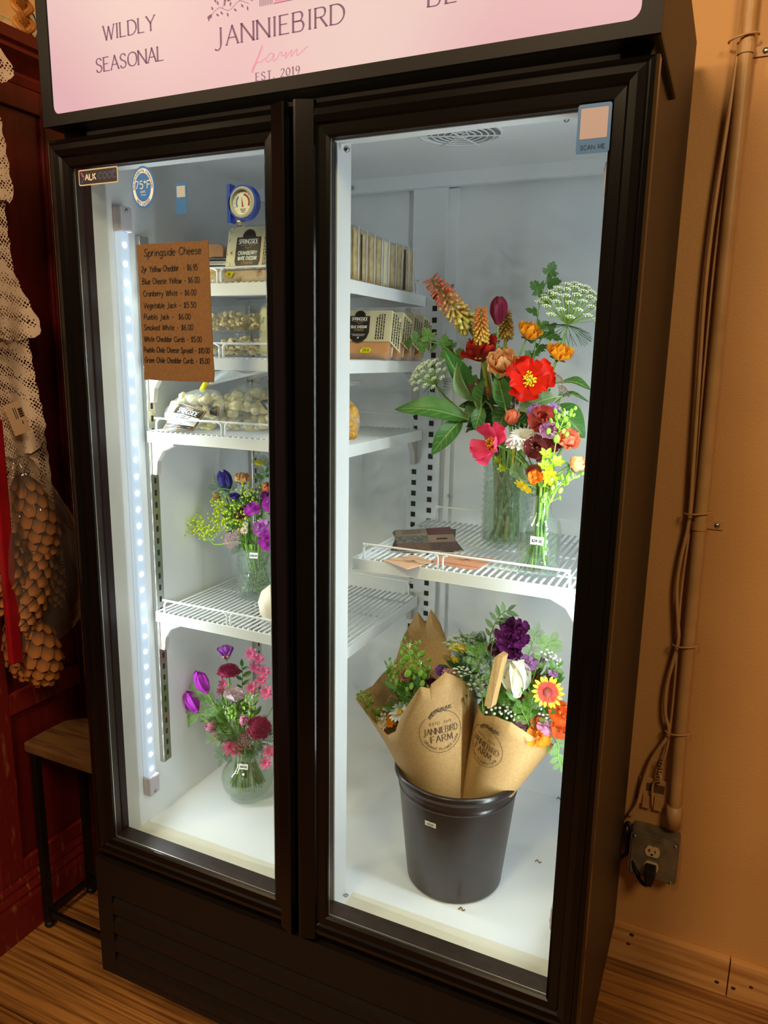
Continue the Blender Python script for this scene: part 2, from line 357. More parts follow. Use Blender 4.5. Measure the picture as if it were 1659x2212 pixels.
PINE = M('bare_pine', '#cf9a5c', .5, var='#a9713a', scale=3, stretch=(1.2, 8, 22), detail=5, ramp=(.45, .72))
bb = struct('baseboard_back', m, PINE, bevel=.0015)
part('board', m2, PINE, bb, bevel=.0015)
for (x, z, r) in ((1.028, .083, .005), (1.022, .055, .004), (1.226, .03, .0045), (1.262, .028, .0045), (1.298, .046, .004)):
    mm = MB(); mm.ball((x, .7, z), r, 8, 5, (1.2, .12, 1)); part('knot', mm, M('pine_knot', '#3a1f10', .6), bb, smooth=True)

# conduit on the wall with a straggling cable bound to it
def P_(z, dx=0, y=.697): return (1.0865-.0012*(z-.4)*0+dx, y, z)
cp = [(1.094, .697, .435), (1.0875, .697, .7), (1.083, .697, 1.1), (1.078, .697, 1.6), (1.074, .697, 2.3)]
PIPEM = M('pipe_wall_paint', '#c2955d', .45, var='#b08450', scale=14, bump=.3, bscale=60)
t = thing('conduit_pipe', 'tan painted metal conduit pipe running down the wall to the outlet box', 'pipe', (1.094, .7, .42))
m = MB(); m.tube(spline(cp, 6), .0135, 12); part('pipe', m, PIPEM, t, smooth=True)
m = MB(); m.tube([(1.094, .697, .405), (1.093, .697, .46)], .017, 12); part('connector', m, PIPEM, t, smooth=True)
def cx(z):
    for a, b in zip(cp, cp[1:]):
        if a[2] <= z <= b[2]: return a[0]+(b[0]-a[0])*(z-a[2])/(b[2]-a[2])
    return cp[-1][0]
for z in (2.055, 1.128):
    m = MB(); x = cx(z)
    pts = [(x+.0155*math.cos(a), .697-.0155*math.sin(a), 0) for a in [math.radians(v) for v in range(0, 181, 20)]]
    for (q0, q1) in zip(pts, pts[1:]):
        m.add([(q0[0], q0[1], z-.009), (q1[0], q1[1], z-.009), (q1[0], q1[1], z+.009), (q0[0], q0[1], z+.009)], [(0, 1, 2, 3)])
    m.box((x+.012, .716, z-.009), (x+.046, .72, z+.009))
    o = part('strap', m, PIPEM, t)
    m = MB(); m.ball((x+.034, .7155, z), .006, 8, 5, (1, .5, 1)); m2 = part('screw', m, CHROME, o, smooth=True)
t2 = thing('wall_cable', 'tan painted cable sagging along the conduit pipe, tied on with wire', 'cable', (1.06, .7, .43))
cab = [(1.068, .700, 2.3), (1.062, .701, 2.06), (1.054, .7, 1.9), (1.047, .701, 1.75), (1.046, .701, 1.6), (1.053, .7, 1.4), (1.058, .7, 1.25), (1.061, .7, 1.135), (1.052, .702, 1.05), (1.05, .702, .98), (1.06, .7, .90), (1.064, .699, .855), (1.05, .702, .75), (1.053, .701, .68), (1.064, .70, .635), (1.035, .70, .565), (1.02, .70, .5), (1.012, .70, .44), (.995, .70, .40)]
m = MB(); m.tube(spline(cab, 4), .0045, 7); part('cable', m, PIPEM, t2, smooth=True)
cab2 = [(1.066, .702, 1.95), (1.058, .704, 1.7), (1.06, .703, 1.45), (1.066, .702, 1.2), (1.06, .704, 1.0), (1.063, .703, .86), (1.066, .703, .75), (1.066, .702, .63), (1.062, .70, .58), (1.052, .70, .54), (1.058, .69, .52), (1.042, .70, .5), (1.045, .70, .44)]
m = MB(); m.tube(spline(cab2, 4), .0028, 6); part('thin_wire', m, PIPEM, t2, smooth=True)
m = MB(); m.tube([(1.052+.006*math.cos(a*1.9), .698+.006*math.sin(a*1.9), .565-.0022*a) for a in range(30)], .0012, 5); part('loose_strands', m, M('dark_wire', '#2a211b', .5), t2)
for z in (1.155, .855, .645, 2.075):
    m = MB(); x = cx(z); m.tube([(x-.006+.026*math.cos(a), .697-.0185*math.sin(a), z+.004*math.cos(a)) for a in [math.radians(v) for v in range(-10, 191, 20)]], .0022, 6)
    part('tie', m, PIPEM, t2, smooth=True)

# outlet box and the plastic jack plate above it
GALV = M('galvanised_steel', '#8e8571', .45, metal=.55, var='#6f6754', scale=35, bump=.2)
t = thing('outlet_box', 'grey metal outlet box with one duplex socket on the tan wall', 'outlet', (1.06, .72, .33))
m = MB(); m.prism(rrect(.108, .112, .01), 1, .672, .72); m.v = [(p[0]+1.06, p[1], p[2]+.328) for p in m.v]
part('box', m, GALV, t)
m = MB(); m.prism(rrect(.100, .104, .008), 1, .668, .672); m.v = [(p[0]+1.06, p[1], p[2]+.328) for p in m.v]
part('cover_plate', m, GALV, t, bevel=.001)
SOCK = M('ivory_socket', '#d8b98a', .45)
for zc in (.347, .307):
    m = MB(); pr_ = [(.0165*math.cos(a)*(1 if abs(math.sin(a)) < .8 else 1), max(-.0125, min(.0125, .0165*math.sin(a)))) for a in [2*PI*i/24 for i in range(24)]]
    m.prism(pr_, 1, .664, .669); m.v = [(p[0]+1.057, p[1], p[2]+zc) for p in m.v]
    o = part('socket', m, SOCK, t)
    m = MB()
    for (a, b, c_, d) in ((-.0075, -.0055, -.001, .0075), (.005, .007, -.001, .006), (-.003, .002, -.009, -.0045)): m.box((1.057+a, .6632, zc+c_), (1.057+b, .6642, zc+d))
    if zc > .33: m.box((1.047, .6632, zc+.0025), (1.0515, .6642, zc+.0042))
    part('slot', m, DARK, o)
for (dx, dz) in ((.045, .046), (-.045, .046), (.042, -.05), (0, .03)):
    m = MB(); m.ball((1.06+dx, .667, .328+dz), .004, 8, 4, (1, .4, 1)); part('screw', m, CHROME, t, smooth=True)
t = thing('power_cord', 'black power cord plugged into the lower socket of the outlet box', 'cord', (1.055, .66, .31))
m = MB(); m.prism([(-.012, .012), (.012, .012), (.013, -.002), (.007, -.026), (-.007, -.026), (-.013, -.002)], 1, .628, .663); m.v = [(p[0]+1.057, p[1], p[2]+.306) for p in m.v]
CORD = M('black_rubber', '#0c0b0b', .45); part('plug', m, CORD, t, bevel=.003)
m = MB(); m.tube(spline([(1.057, .64, .283), (1.051, .65, .268), (1.036, .66, .27), (1.018, .67, .30), (1.008, .68, .34), (1.004, .685, .375), (.996, .69, .39), (.989, .69, .37), (1.0, .69, .32), (.985, .69, .29), (.955, .69, .26)], 5), .0048, 8); part('cable', m, CORD, t, smooth=True)
t = thing('jack_plate', 'tan painted plastic jack mounting plate above the outlet box', 'wall plate', (1.045, .72, .47))
m = MB()
for a, b in (((-.035, .0, -.035), (.035, .0, .035)),): m.box((1.045+a[0], .711, .47+a[2]), (1.045+b[0], .72, .47+b[2]))
part('plate', m, PIPEM, t, bevel=.002)
m = MB(); m.box((1.028, .7095, .474), (1.068, .7112, .494)); part('opening', m, M('shadow_brown', '#5b3f22', .7), t)
for i in range(2):
    m = MB(); m.box((1.022+.026*i, .706, .43), (1.040+.026*i, .711, .463)); part('clip', m, PIPEM, t, bevel=.001)
m = MB()
for i in range(10): m.box((1.018+.006*i, .7085, .449), (1.0205+.006*i, .712, .464))
part('rib', m, PIPEM, t)

# ---------------------------------------------------------------- the glass-door cooler
cool = thing('display_cooler', 'tall black two-door glass display cooler with a lit pink sign across its top', 'cooler', (.5, .33, 0))
def cbox(name, a, b, mat, bevel=0, parent=cool, **k):
    m = MB(); m.box(a, b); return part(name, m, mat, parent, bevel=bevel, **k)
cbox('side_panel', (.01, .032, .147), (.05, .65, 2.065), SATIN, .003)
cbox('side_panel', (.95, .032, .147), (.99, .65, 2.065), SATIN, .003)
cbox('back_panel', (.05, .606, .147), (.95, .65, 2.065), SATIN)
cbox('top_panel', (.05, .032, 1.878), (.95, .606, 1.91), SATIN)
cbox('base_tray', (.05, .032, .147), (.95, .606, .452), SATIN)
for x, y in ((.12, .22), (.88, .22), (.12, .58), (.88, .58)):
    m = MB(); m.prism([(y+.05*math.cos(a), .05+.05*math.sin(a)) for a in [2*PI*i/20 for i in range(20)]], 0, x-.014, x+.014); o = part('caster', m, CORD, cool, bevel=.004)
    cbox('fork', (x-.02, y-.02, .10), (x+.02, y+.02, .147), CHROME, .003, o)
# white liner
cbox('liner_wall', (.05, .05, .452), (.0502, .606, 1.878), WHITE)
cbox('liner_wall', (.9498, .05, .452), (.95, .606, 1.878), WHITE)
cbox('liner_wall', (.0502, .6055, .452), (.9498, .606, 1.878), WHITE)
cbox('liner_floor', (.0502, .1, .452), (.9498, .6055, .462), WHITE)
cbox('front_ledge', (.0502, .045, .452), (.9498, .108, .4655), M('cream_ledge', '#ddd8c8', .4), .001)
cbox('ceiling_panel', (.0502, .05, 1.856), (.9498, .59, 1.878), WHITE, .001)
cbox('ceiling_lip', (.0502, .574, 1.829), (.9498, .592, 1.857), WHITE, .001)
cbox('lintel', (.0502, .046, 1.784), (.9498, .07, 1.862), WHITE, .001)
cbox('mullion', (.455, .052, .462), (.545, .098, 1.86), WHITE, .002)
cbox('mullion_foot', (.455, .05, .462), (.556, .102, .4695), WHITE, .001)
for (x, y) in ((.550, .088), (.549, .060)):
    m = MB(); m.ball((x, y, .4705), .0045, 10, 5, (1, 1, .6)); part('screw', m, CHROME, cool, smooth=True)
for (x, y, z) in ((.30, .57, 1.84), (.556, .06, 1.775), (.83, .30, 1.852), (.15, .57, 1.845)):
    m = MB(); m.ball((x, y, z), .005, 10, 5); part('screw', m, CHROME, cool, smooth=True)
# fan grille in the ceiling panel
m = MB(); m.lathe([(.075, 1.8555), (.075, 1.850), (.070, 1.850), (.070, 1.8555)], 32, (.645, .31, 0))
g = part('fan_grille', m, WHITE, cool, smooth=True)
for r in (.060, .049, .038, .027, .016):
    m = MB(); m.tube([(.645+r*math.cos(a), .31+r*math.sin(a), 1.849) for a in [2*PI*i/32 for i in range(33)]], .0014, 5, False); part('grille_ring', m, WIRE, g, smooth=True)
for k in range(3):
    a = PI/3*k+.3; m = MB(); m.tube([(.645+.07*math.cos(a), .31+.07*math.sin(a), 1.8475), (.645-.07*math.cos(a), .31-.07*math.sin(a), 1.8475)], .0013, 5); part('grille_bar', m, WIRE, g)
m = MB(); m.add([(.645+.068*math.cos(2*PI*i/32), .31+.068*math.sin(2*PI*i/32), 1.8553) for i in range(32)], [tuple(range(32))]); part('fan_opening', m, M('fan_shadow_grey', '#8e8f90', .8), g)
# rear pilaster with two columns of square slots, screws beside it
cbox('pilaster', (.443, .588, .50), (.523, .606, 1.829), WHITE, .001)
cbox('pilaster_flange', (.523, .598, .50), (.545, .606, 1.829), WHITE, .001)
for k in range(41):
    for x, z0 in ((.4605, .600), (.5005, .588)):
        z = z0+.0254*k
        if z > 1.61: continue
        m = MB(); m.box((x-.0055, .5872, z-.0058), (x+.0055, .5881, z+.0058)); part('slot', m, DARK, cool)
for (x, z) in ((.537, 1.627), (.545, 1.158), (.545, .72), (.86, .505), (.87, 1.35)):
    m = MB(); m.ball((x, .598 if x < .6 else .605, z), .0045, 10, 5, (1, .6, 1)); part('screw', m, CHROME, cool, smooth=True)
# slotted steel standards on the left and right inner wall
for sx, xw in ((1, .0502), (-1, .9498)):
    for y0, y1, z0, z1 in ((.152, .176, .585, 1.69), (.508, .534, .585, 1.69)):
        a, b = sorted((xw, xw+sx*.012)); s_ = cbox('shelf_standard', (a, y0, z0), (b, y1, z1), CHROME, .0015)
        for k in range(int((z1-z0)/.0254)-1):
            z = z0+.02+.0254*k; m = MB(); a, b = sorted((xw+sx*.0119, xw+sx*.0124)); m.box((a, (y0+y1)/2-.003, z-.006), (b, (y0+y1)/2+.003, z+.006)); part('slot', m, DARK, s_)
# LED strips
DIF = M('led_diffuser', '#a4afc2', .3, emit='#d5e0f5', estr=.60)
DIODE = M('led_diode', '#ffffff', .3, emit='#f6faff', estr=26.)
CAP = M('lilac_cap', '#c9c2cf', .45)
for sx, xw in ((1, .0502), (-1, .9498)):
    a, b = sorted((xw, xw+sx*.012)); s_ = cbox('led_strip', (a, .099, .575), (b, .125, 1.692), DIF, .004, label='glowing white LED strip')
    for z0, z1 in ((.533, .577), (1.690, 1.735)):
        a, b = sorted((xw, xw+sx*.02)); cbox('end_cap', (a, .097, z0), (b, .127, z1), CAP, .004, s_)
        m = MB(); m.ball((xw+sx*.021, .112, z1-.008 if z1 > 1 else z0+.008), .004, 8, 4, (.5, 1, 1)); part('screw', m, CHROME, s_, smooth=True)
    dm = None
    for k in range(33):
        z = .592+.0336*k
        if dm is None:
            m = MB(); m.ball((0, 0, 0), .0048, 8, 5, (.5, 1, 1)); dm = m.mesh('diode', DIODE, None, True)
        o = link('diode', dm, s_); o.location = Vector((xw+sx*.0122, .112, z))-base_of(s_)
# dark inner gasket round each door opening
GASK = M('dark_gasket', '#1b1614', .45, var='#2b2421', scale=60)
for x0, x1 in ((.05, .455), (.545, .95)):
    m = MB(); a, b, c_, d = x0-.002, x1+.002, .486, 1.786
    q = [(.0165, 0), (.05, 0), (.05, .016), (.0165, .016)]
    v = []; f = []
    for (yy, o_) in q:
        v += [(a-o_, yy, c_-o_), (b+o_, yy, c_-o_), (b+o_, yy, d+o_), (a-o_, yy, d+o_)]
    for i in range(4):
        for j in range(4): f.append((i*4+j, i*4+(j+1) % 4, ((i+1) % 4)*4+(j+1) % 4, ((i+1) % 4)*4+j))
    m.add(v, f); part('gasket', m, GASK, cool)
# doors: moulded frame ring, ridge along the meeting stile, glass, dotted metal spacer
GLASS = clear('door_glass', '#f4faf8', .75)
SPACER = M('aluminium_spacer', '#bdb9b0', .35, metal=.8)
DOT = M('spacer_dot', '#f4f1e8', .3, metal=.6)
for side in (0, 1):
    wo, wi, wt, wb = .0519, .0479, .0503, .0468
    if side == 0: x0, x1, wl, wr = 0, .492, wo, wi
    else: x0, x1, wl, wr = .508, 1.0, wi, wo
    z0, z1 = .442, 1.828
    prof = [(0, .03), (0, .012), (.06, .004), (.16, .0005), (.2, .0015), (.24, -.001), (.42, -.0032), (.6, -.001), (.66, .003), (.92, .004), (1., .0075), (1., .0086), (.74, .0086), (.74, .03)]
    m = MB(); v = []; f = []
    for t_, yy in prof: v += [(x0+wl*t_, yy, z0+wb*t_), (x1-wr*t_, yy, z0+wb*t_), (x1-wr*t_, yy, z1-wt*t_), (x0+wl*t_, yy, z1-wt*t_)]
    n = len(prof)
    for i in range(n):
        for j in range(4): f.append((i*4+j, i*4+(j+1) % 4, ((i+1) % n)*4+(j+1) % 4, ((i+1) % n)*4+j))
    m.add(v, f); d = part('door', m, BLACK, cool)
    xe = x1 if side == 0 else x0; s_ = -1 if side == 0 else 1
    m = MB(); pl = [(xe, .0015), (xe, -.0127), (xe+s_*.0035, -.0132), (xe+s_*.028, -.0035), (xe+s_*.030, .0015)]
    m.prism([(p[0], p[1]) for p in pl], 2, z0, z1); part('grip_ridge', m, BLACK, d)
    gx0, gx1, gz0, gz1 = x0+wl, x1-wr, z0+wb, z1-wt
    m = MB(); m.box((gx0-.011, .0088, gz0-.010), (gx1+.010, .0116, gz1+.011)); part('glass_pane', m, GLASS, d)
    m = MB()
    for a, b in (((gx0-.0095, .0125, gz0-.0095), (gx0-.0005, .0145, gz1+.0095)), ((gx1+.0005, .0125, gz0-.0095), (gx1+.0095, .0145, gz1+.0095)), ((gx0-.0095, .0125, gz0-.0095), (gx1+.0095, .0145, gz0-.0005))): m.box(a, b)
    sp = part('spacer_bar', m, SPACER, d)
    m = MB(); st = .0042
    def dot(x, z): m.box((x-.0009, .0119, z-.0009), (x+.0009, .0126, z+.0009))
    k = 0
    while gx0-.004+k*st < gx1+.004: dot(gx0-.004+k*st, gz0-.0052); k += 1
    k = 0
    while gz0+k*st < gz1: dot(gx0-.0052, gz0+k*st); k += 1
    part('spacer_dots', m, DOT, d, kind='stuff', fix=False)
# kick plate with louvres (cut as angled slats over a dark opening)
kp = cbox('kick_plate', (.0, .012, .154), (1.0, .03, .43), SATIN)
for a, b in (((.0, 0, .154), (.04, .014, .43)), ((.96, 0, .154), (1.0, .014, .43)), ((.04, 0, .352), (.96, .014, .43)), ((.04, 0, .154), (.96, .014, .1665))): cbox('face', a, b, SATIN, 0, kp)
for k in range(4):
    zt = .352-.0465*k; m = MB()
    m.prism([(.0004, zt-.0450), (.0004, zt-.022), (.011, zt-.002), (.0135, zt-.002), (.0135, zt-.0450)], 0, .04, .96); part('louvre', m, SATIN, kp)
# header box with the backlit sign
hd = cbox('header', (.0, .004, 1.846), (1.0, .25, 2.16), SATIN, .004)
FR = M('header_frame_black', '#0b0807', .45, spec=.15)
m = MB(); out = [(.0, 1.846), (1.0, 1.846), (1.0, 2.16), (.0, 2.16)]
inn = [(p[0]+.5, p[1]+2.002) for p in rrect(.952, .276, .014, 5)]
cnr = [2, 3, 0, 1]; n = len(inn); v = [(x, 0, z) for x, z in out]+[(x, 0, z) for x, z in inn]+[(x, .003, z) for x, z in inn]+[(x, .006, z) for x, z in out]; f = []
for i in range(n):
    j = (i+1) % n; ci = cnr[i//6]; cj = cnr[j//6]
    f.append((4+i, 4+j, cj, ci) if ci != cj else (4+i, 4+j, ci)); f.append((4+i, 4+n+i, 4+n+j, 4+j))
for i in range(4): f.append((i, (i+1) % 4, 4+2*n+(i+1) % 4, 4+2*n+i))
m.add(v, f); part('sign_frame', m, FR, hd)
sgm = M('backlit_pink_sign', '#000000', .35)
nt = sgm.node_tree; b = nt.nodes['Principled BSDF']; tc = nt.nodes.new('ShaderNodeTexCoord'); nz = nt.nodes.new('ShaderNodeTexNoise'); nz.inputs['Scale'].default_value = 2.6; nz.inputs['Detail'].default_value = 0
rp = nt.nodes.new('ShaderNodeValToRGB'); rp.color_ramp.elements[0].position = .38; rp.color_ramp.elements[1].position = .68
rp.color_ramp.elements[0].color = lin('#ecb7bb'); rp.color_ramp.elements[1].color = lin('#f9d6ca')
nt.links.new(tc.outputs['Object'], nz.inputs[0]); nt.links.new(nz.outputs[0], rp.inputs[0]); nt.links.new(rp.outputs[0], b.inputs['Emission Color']); b.inputs['Emission Strength'].default_value = .92; b.inputs['Specular IOR Level'].default_value = .1
m = MB(); m.add([(x, .003, z) for x, z in [(p[0]+.5, p[1]+2.002) for p in rrect(.958, .28, .014, 5)]], [tuple(range(24))]); sp = part('sign_panel', m, sgm, hd)
S_ = plane_fn((0, .0022, 0), (1, 0, 0), (0, 0, 1))
PLUM = M('plum_print', '#000000', .5, emit='#7c4868', estr=.8); PINKP = M('pink_print', '#000000', .5, emit='#f291a8', estr=.9)
m = MB(); write(m, 'WILDLY', .0205, .0030, S_, .197, 1.961, 2.1, contrast=.5, serif=.10); part('lettering', m, PLUM, hd)
m = MB(); write(m, 'SEASONAL', .0200, .0030, S_, .195, 1.9165, 1.7, contrast=.5, serif=.10); part('lettering', m, PLUM, hd)
m = MB(); write(m, 'JANNIEBIRD', .0245, .0032, S_, .473, 1.9205, 2.5, contrast=.5, serif=.10, wide=1.06); part('lettering', m, PLUM, hd)
m = MB(); write(m, 'EST. 2019', .0105, .0017, S_, .4725, 1.8655, 3.1, contrast=.6, serif=.11, wide=.97); part('lettering', m, PLUM, hd)
m = MB(); write(m, 'BE', .0245, .0032, S_, .706, 1.9200, 3.0, align='l', contrast=.5, serif=.10); part('lettering', m, PLUM, hd)
m = MB()   # the word farm in a running hand
for pl in ([(427, 1880), (430, 1884), (438, 1896), (445, 1908), (447, 1911), (446, 1907), (440, 1897), (434, 1886), (430, 1879), (428, 1878), (430, 1882), (436, 1889), (445, 1890), (452, 1894)],
           [(467, 1896), (462, 1899), (456, 1896), (453, 1891), (456, 1888), (462, 1891), (467, 1897), (465, 1890), (467, 1888), (472, 1891), (478, 1898), (480, 1897), (480, 1893), (484, 1893), (488, 1897)],
           [(488, 1897), (487, 1891), (487, 1889), (492, 1894), (497, 1898), (496, 1893), (496, 1890), (501, 1895), (506, 1898), (505, 1893), (506, 1890), (511, 1892), (519, 1897), (524, 1899)]):
    q = [(p.x, p.y) for p in spline([(a/1000, b_/1000, 0) for a, b_ in pl], 4)]; ribbon(m, q, .0013, S_)
part('lettering', m, PINKP, hd)
m = MB(); rs = random.Random(5)    # flower sprig and hatched square above the name
st = [(.357, 1.964), (.372, 1.972), (.390, 1.966), (.408, 1.975), (.425, 1.969)]
ribbon(m, [(p.x, p.y) for p in spline([(a, b_, 0) for a, b_ in st], 6)], .0007, S_)
ribbon(m, [(p.x, p.y) for p in spline([(.378, 1.970, 0), (.384, 1.985, 0), (.395, 1.99, 0), (.41, 1.975, 0)], 6)], .0006, S_)
for (a, b_, an) in [(.362, 1.970, 2.2), (.366, 1.965, -.6), (.371, 1.975, 1.9), (.374, 1.967, -.8), (.381, 1.972, 1.2), (.386, 1.964, -1.2), (.392, 1.97, 1.4), (.398, 1.967, -.7), (.404, 1.977, 1.7), (.411, 1.971, -.9), (.416, 1.977, .9), (.422, 1.967, -1.4), (.428, 1.972, .4), (.367, 1.979, 2.0), (.389, 1.978, .5), (.399, 1.983, 2.2)]:
    L_ = .0075; ca, sa = math.cos(an), math.sin(an)
    poly(m, [(a, b_), (a+ca*L_*.5-sa*.0016, b_+sa*L_*.5+ca*.0016), (a+ca*L_, b_+sa*L_), (a+ca*L_*.5+sa*.0016, b_+sa*L_*.5-ca*.0016)], S_)
for k in range(6):
    an = PI/3*k; poly(m, [(.386, 1.984), (.386+.006*math.cos(an-.3), 1.984+.006*math.sin(an-.3)), (.386+.008*math.cos(an), 1.984+.008*math.sin(an)), (.386+.006*math.cos(an+.3), 1.984+.006*math.sin(an+.3))], S_)
poly(m, [(.353, 1.956), (.355, 1.961), (.358, 1.96), (.359, 1.966), (.354, 1.965), (.350, 1.963)], S_)
for k in range(14): ribbon(m, [(.4435+.0017*k, 1.962), (.4435+.0017*k, 1.984)], .0007, S_)
ribbon(m, [(.467, 1.962), (.520, 1.962)], .0009, S_)
part('print_motif', m, PLUM, hd)
m = MB(); poly(m, [(.468, 1.9625), (.52, 1.9625), (.52, 1.984), (.478, 1.984)], S_); part('print_motif', m, PINKP, hd)

# stickers on the doors
def sticker(poly_, mat, y=-.0045, th=.0006, label=None, name='sticker'):
    m = MB(); m.prism(poly_, 1, y-th, y); return part(name, m, mat, cool, label=label)
def offp(p, dx, dz): return [(a+dx, b_+dz) for a, b_ in p]
y0 = .0078
for nm_, P0 in (('brand', 0),):
    fn = plane_fn((.1105, y0-.0012, 1.7612), (1, 0, 0), (0, 0, 1))
    st = sticker(offp(rrect(.088, .0255, .003), .1105, 1.7612), M('sticker_cream', '#c9b7a8', .5), y0, label='black maker sticker with a boomerang mark')
    m = MB(); poly(m, rrect(.084, .0215, .002), plane_fn((.1105, y0-.0008, 1.7612), (1, 0, 0), (0, 0, 1))); part('field', m, M('sticker_black', '#17100f', .4), st)
    m = MB(); write(m, 'ALK', .0095, .0021, fn, -.0285, -.0045, 2.2, align='l'); part('lettering', m, M('sticker_white', '#e8ddd8', .5), st)
    m = MB()
    stx, _w = text_strokes('COOL', .0095, 2.6)
    for pl in stx:
        for off in (-.0009, .0009): ribbon(m, [(a+.0015+off, b_-.0045+off*.6) for a, b_ in pl], .0006, fn)
    for k in range(3): ribbon(m, [(.036+.0035*math.cos(PI/3*k), .005+.0035*math.sin(PI/3*k)), (.036-.0035*math.cos(PI/3*k), .005-.0035*math.sin(PI/3*k))], .0007, fn)
    part('lettering', m, M('sticker_indigo', '#5c5fa8', .5), st)
    m = MB(); poly(m, [(-.039, .0085), (-.036, .008), (-.0315, .0005), (-.034, .0005)], fn); part('mark', m, M('sticker_red', '#d6455a', .5), st)
    m = MB(); ribbon(m, [(-.036, .008), (-.030, -.0005), (-.037, -.0085)], .0014, fn); part('mark', m, M('sticker_indigo', '#5c5fa8', .5), st)
BLUE = M('sticker_blue', '#1f68ae', .45); BLUE2 = M('sticker_blue_bright', '#1f70c4', .45)
cx_, cz_ = .2075, 1.7365; fn = plane_fn((cx_, y0-.0013, cz_), (1, 0, 0), (0, 0, 1)); fn2 = plane_fn((cx_, y0-.0009, cz_), (1, 0, 0), (0, 0, 1))
E_ = lambda r: [(1.0*r*math.cos(2*PI*i/40), 1.34*r*math.sin(2*PI*i/40)) for i in range(40)]
st = sticker(offp(E_(.0245), cx_, cz_), BLUE2, y0, label='round blue and white temperature sticker')
m = MB(); poly(m, E_(.0218), fn2); part('ring', m, M('sticker_pale', '#e6edf4', .5), st)
m = MB(); poly(m, E_(.0165), plane_fn((cx_, y0-.0011, cz_), (1, 0, 0), (0, 0, 1))); part('field', m, BLUE2, st)
m = MB(); write(m, '75°F', .0115, .0014, fn, 0, -.002, 2.); write(m, 'UOFC', .003, .0005, fn, 0, -.0085, 2.); ribbon(m, [(-.005, -.012), (.006, -.012)], .0007, fn)
part('lettering', m, M('sticker_pale', '#e6edf4', .5), st)
m = MB(); ov = plane_fn((cx_, y0-.0013, cz_), (1, 0, 0), (0, 0, 1.34)); arc_text(m, 'ENVIRONMENTAL CONDITION', .0176, .0030, .00045, PI/2, ov, 1.6); arc_text(m, 'NOT EXCEED', .0212, .0034, .0006, -PI/2, ov, 2.4, True)
part('lettering', m, M('sticker_blue_ink', '#24599b', .5), st)
PALE = M('sticker_pale', '#e6edf4', .5)
cx_, cz_ = .285, 1.7145
st = sticker(offp(rrect(.0225, .047, .0015), cx_, cz_), BLUE, y0, label='small blue sticker with a pale square')
m = MB(); poly(m, [(-.0085, .0015), (.0085, .0015), (.0085, .0185), (-.0085, .0185)], plane_fn((cx_, y0-.0009, cz_), (1, 0, 0), (0, 0, 1))); part('field', m, M('sticker_grey', '#a9b4bf', .5), st)
cx_, cz_ = .9305, 1.7500
st = sticker(offp(rrect(.0405, .0565, .003), cx_, cz_), M('sticker_teal_blue', '#0f5a98', .4), .0005, label='blue scan sticker on the upper corner of the door frame')
m = MB(); poly(m, rrect(.033, .035, .001), plane_fn((cx_, -.0004, cz_+.006), (1, 0, 0), (0, 0, 1))); part('field', m, M('sticker_pinkish', '#a3929a', .5), st)
m = MB(); fn = plane_fn((cx_, -.0006, cz_), (1, 0, 0), (0, 0, 1)); write(m, 'SCAN ME', .0048, .0009, fn, 0, -.0235, 2.); part('lettering', m, M('sticker_navy', '#0e2c49', .5), st)

# kraft price list taped inside the glass of the narrow door
t = thing('price_list_card', 'brown kraft card with a handwritten list of cheeses and prices on the door glass', 'price list', (.264, .0, 1.42))
rc = random.Random(11)
o4 = [(.188, 1.648), (.336, 1.648), (.340, 1.425), (.191, 1.425)]
pts = []
for a, b_ in zip(o4, o4[1:]+o4[:1]):
    for i in range(14):
        u = i/14; j = .0012 if i in (0, 1, 13) else .0003
        pts.append((a[0]+(b_[0]-a[0])*u+rc.uniform(-j, j), a[1]+(b_[1]-a[1])*u+rc.uniform(-j, j)))
m = MB(); m.prism([(p[0], p[1]) for p in pts], 1, .0066, .0078)
part('card', m, M('kraft_card', '#7a5732', .8, var='#704e2b', scale=180), t)
fn = plane_fn((.188, .0061, 1.425), (1, 0, 0), (0.012, 0, 1))
LIST = [('Springside Cheese', .0112, .013, .2035, 1.35, .0016), ('2yr Yellow Cheddar  - $6.95', .0092, .006, .1785, .95, .0013), ('Blue Cheese Yellow - $6.00', .0092, .007, .1590, .98, .0013), ('Cranberry White - $6.00', .0088, .008, .1395, 1.0, .0013), ('Vegetable Jack - $5.50', .0088, .008, .1200, 1.02, .0013),
        ('Pueblo Jack -  $6.00', .0088, .008, .1015, .98, .0013), ('Smoked White - $6.00', .0088, .007, .0840, 1.0, .0013), ('White Cheddar Curds - $5.00', .0086, .006, .0650, .98, .0013), ('Pueblo Chile Cheese Spread - $10.00', .0086, .005, .0470, .86, .0013), ('Green Chile Cheddar Curds - $5.00', .0086, .006, .0300, .92, .0013)]
for s, h, u, v, wd_, th in LIST:
    _, tw = text_strokes(s, h, 1.7); target = {'Springside Cheese': .118}.get(s)
    full = {0: .118, 1: .117, 2: .119, 3: .111, 4: .110, 5: .098, 6: .104, 7: .122, 8: .139, 9: .137}[[q[0] for q in LIST].index(s)]
    m = MB(); write(m, s, h, th, fn, u, v, 1.7, align='l', wide=full/tw, jit=.35, rd=rc, slant=.08); part('lettering', m, INK, t)

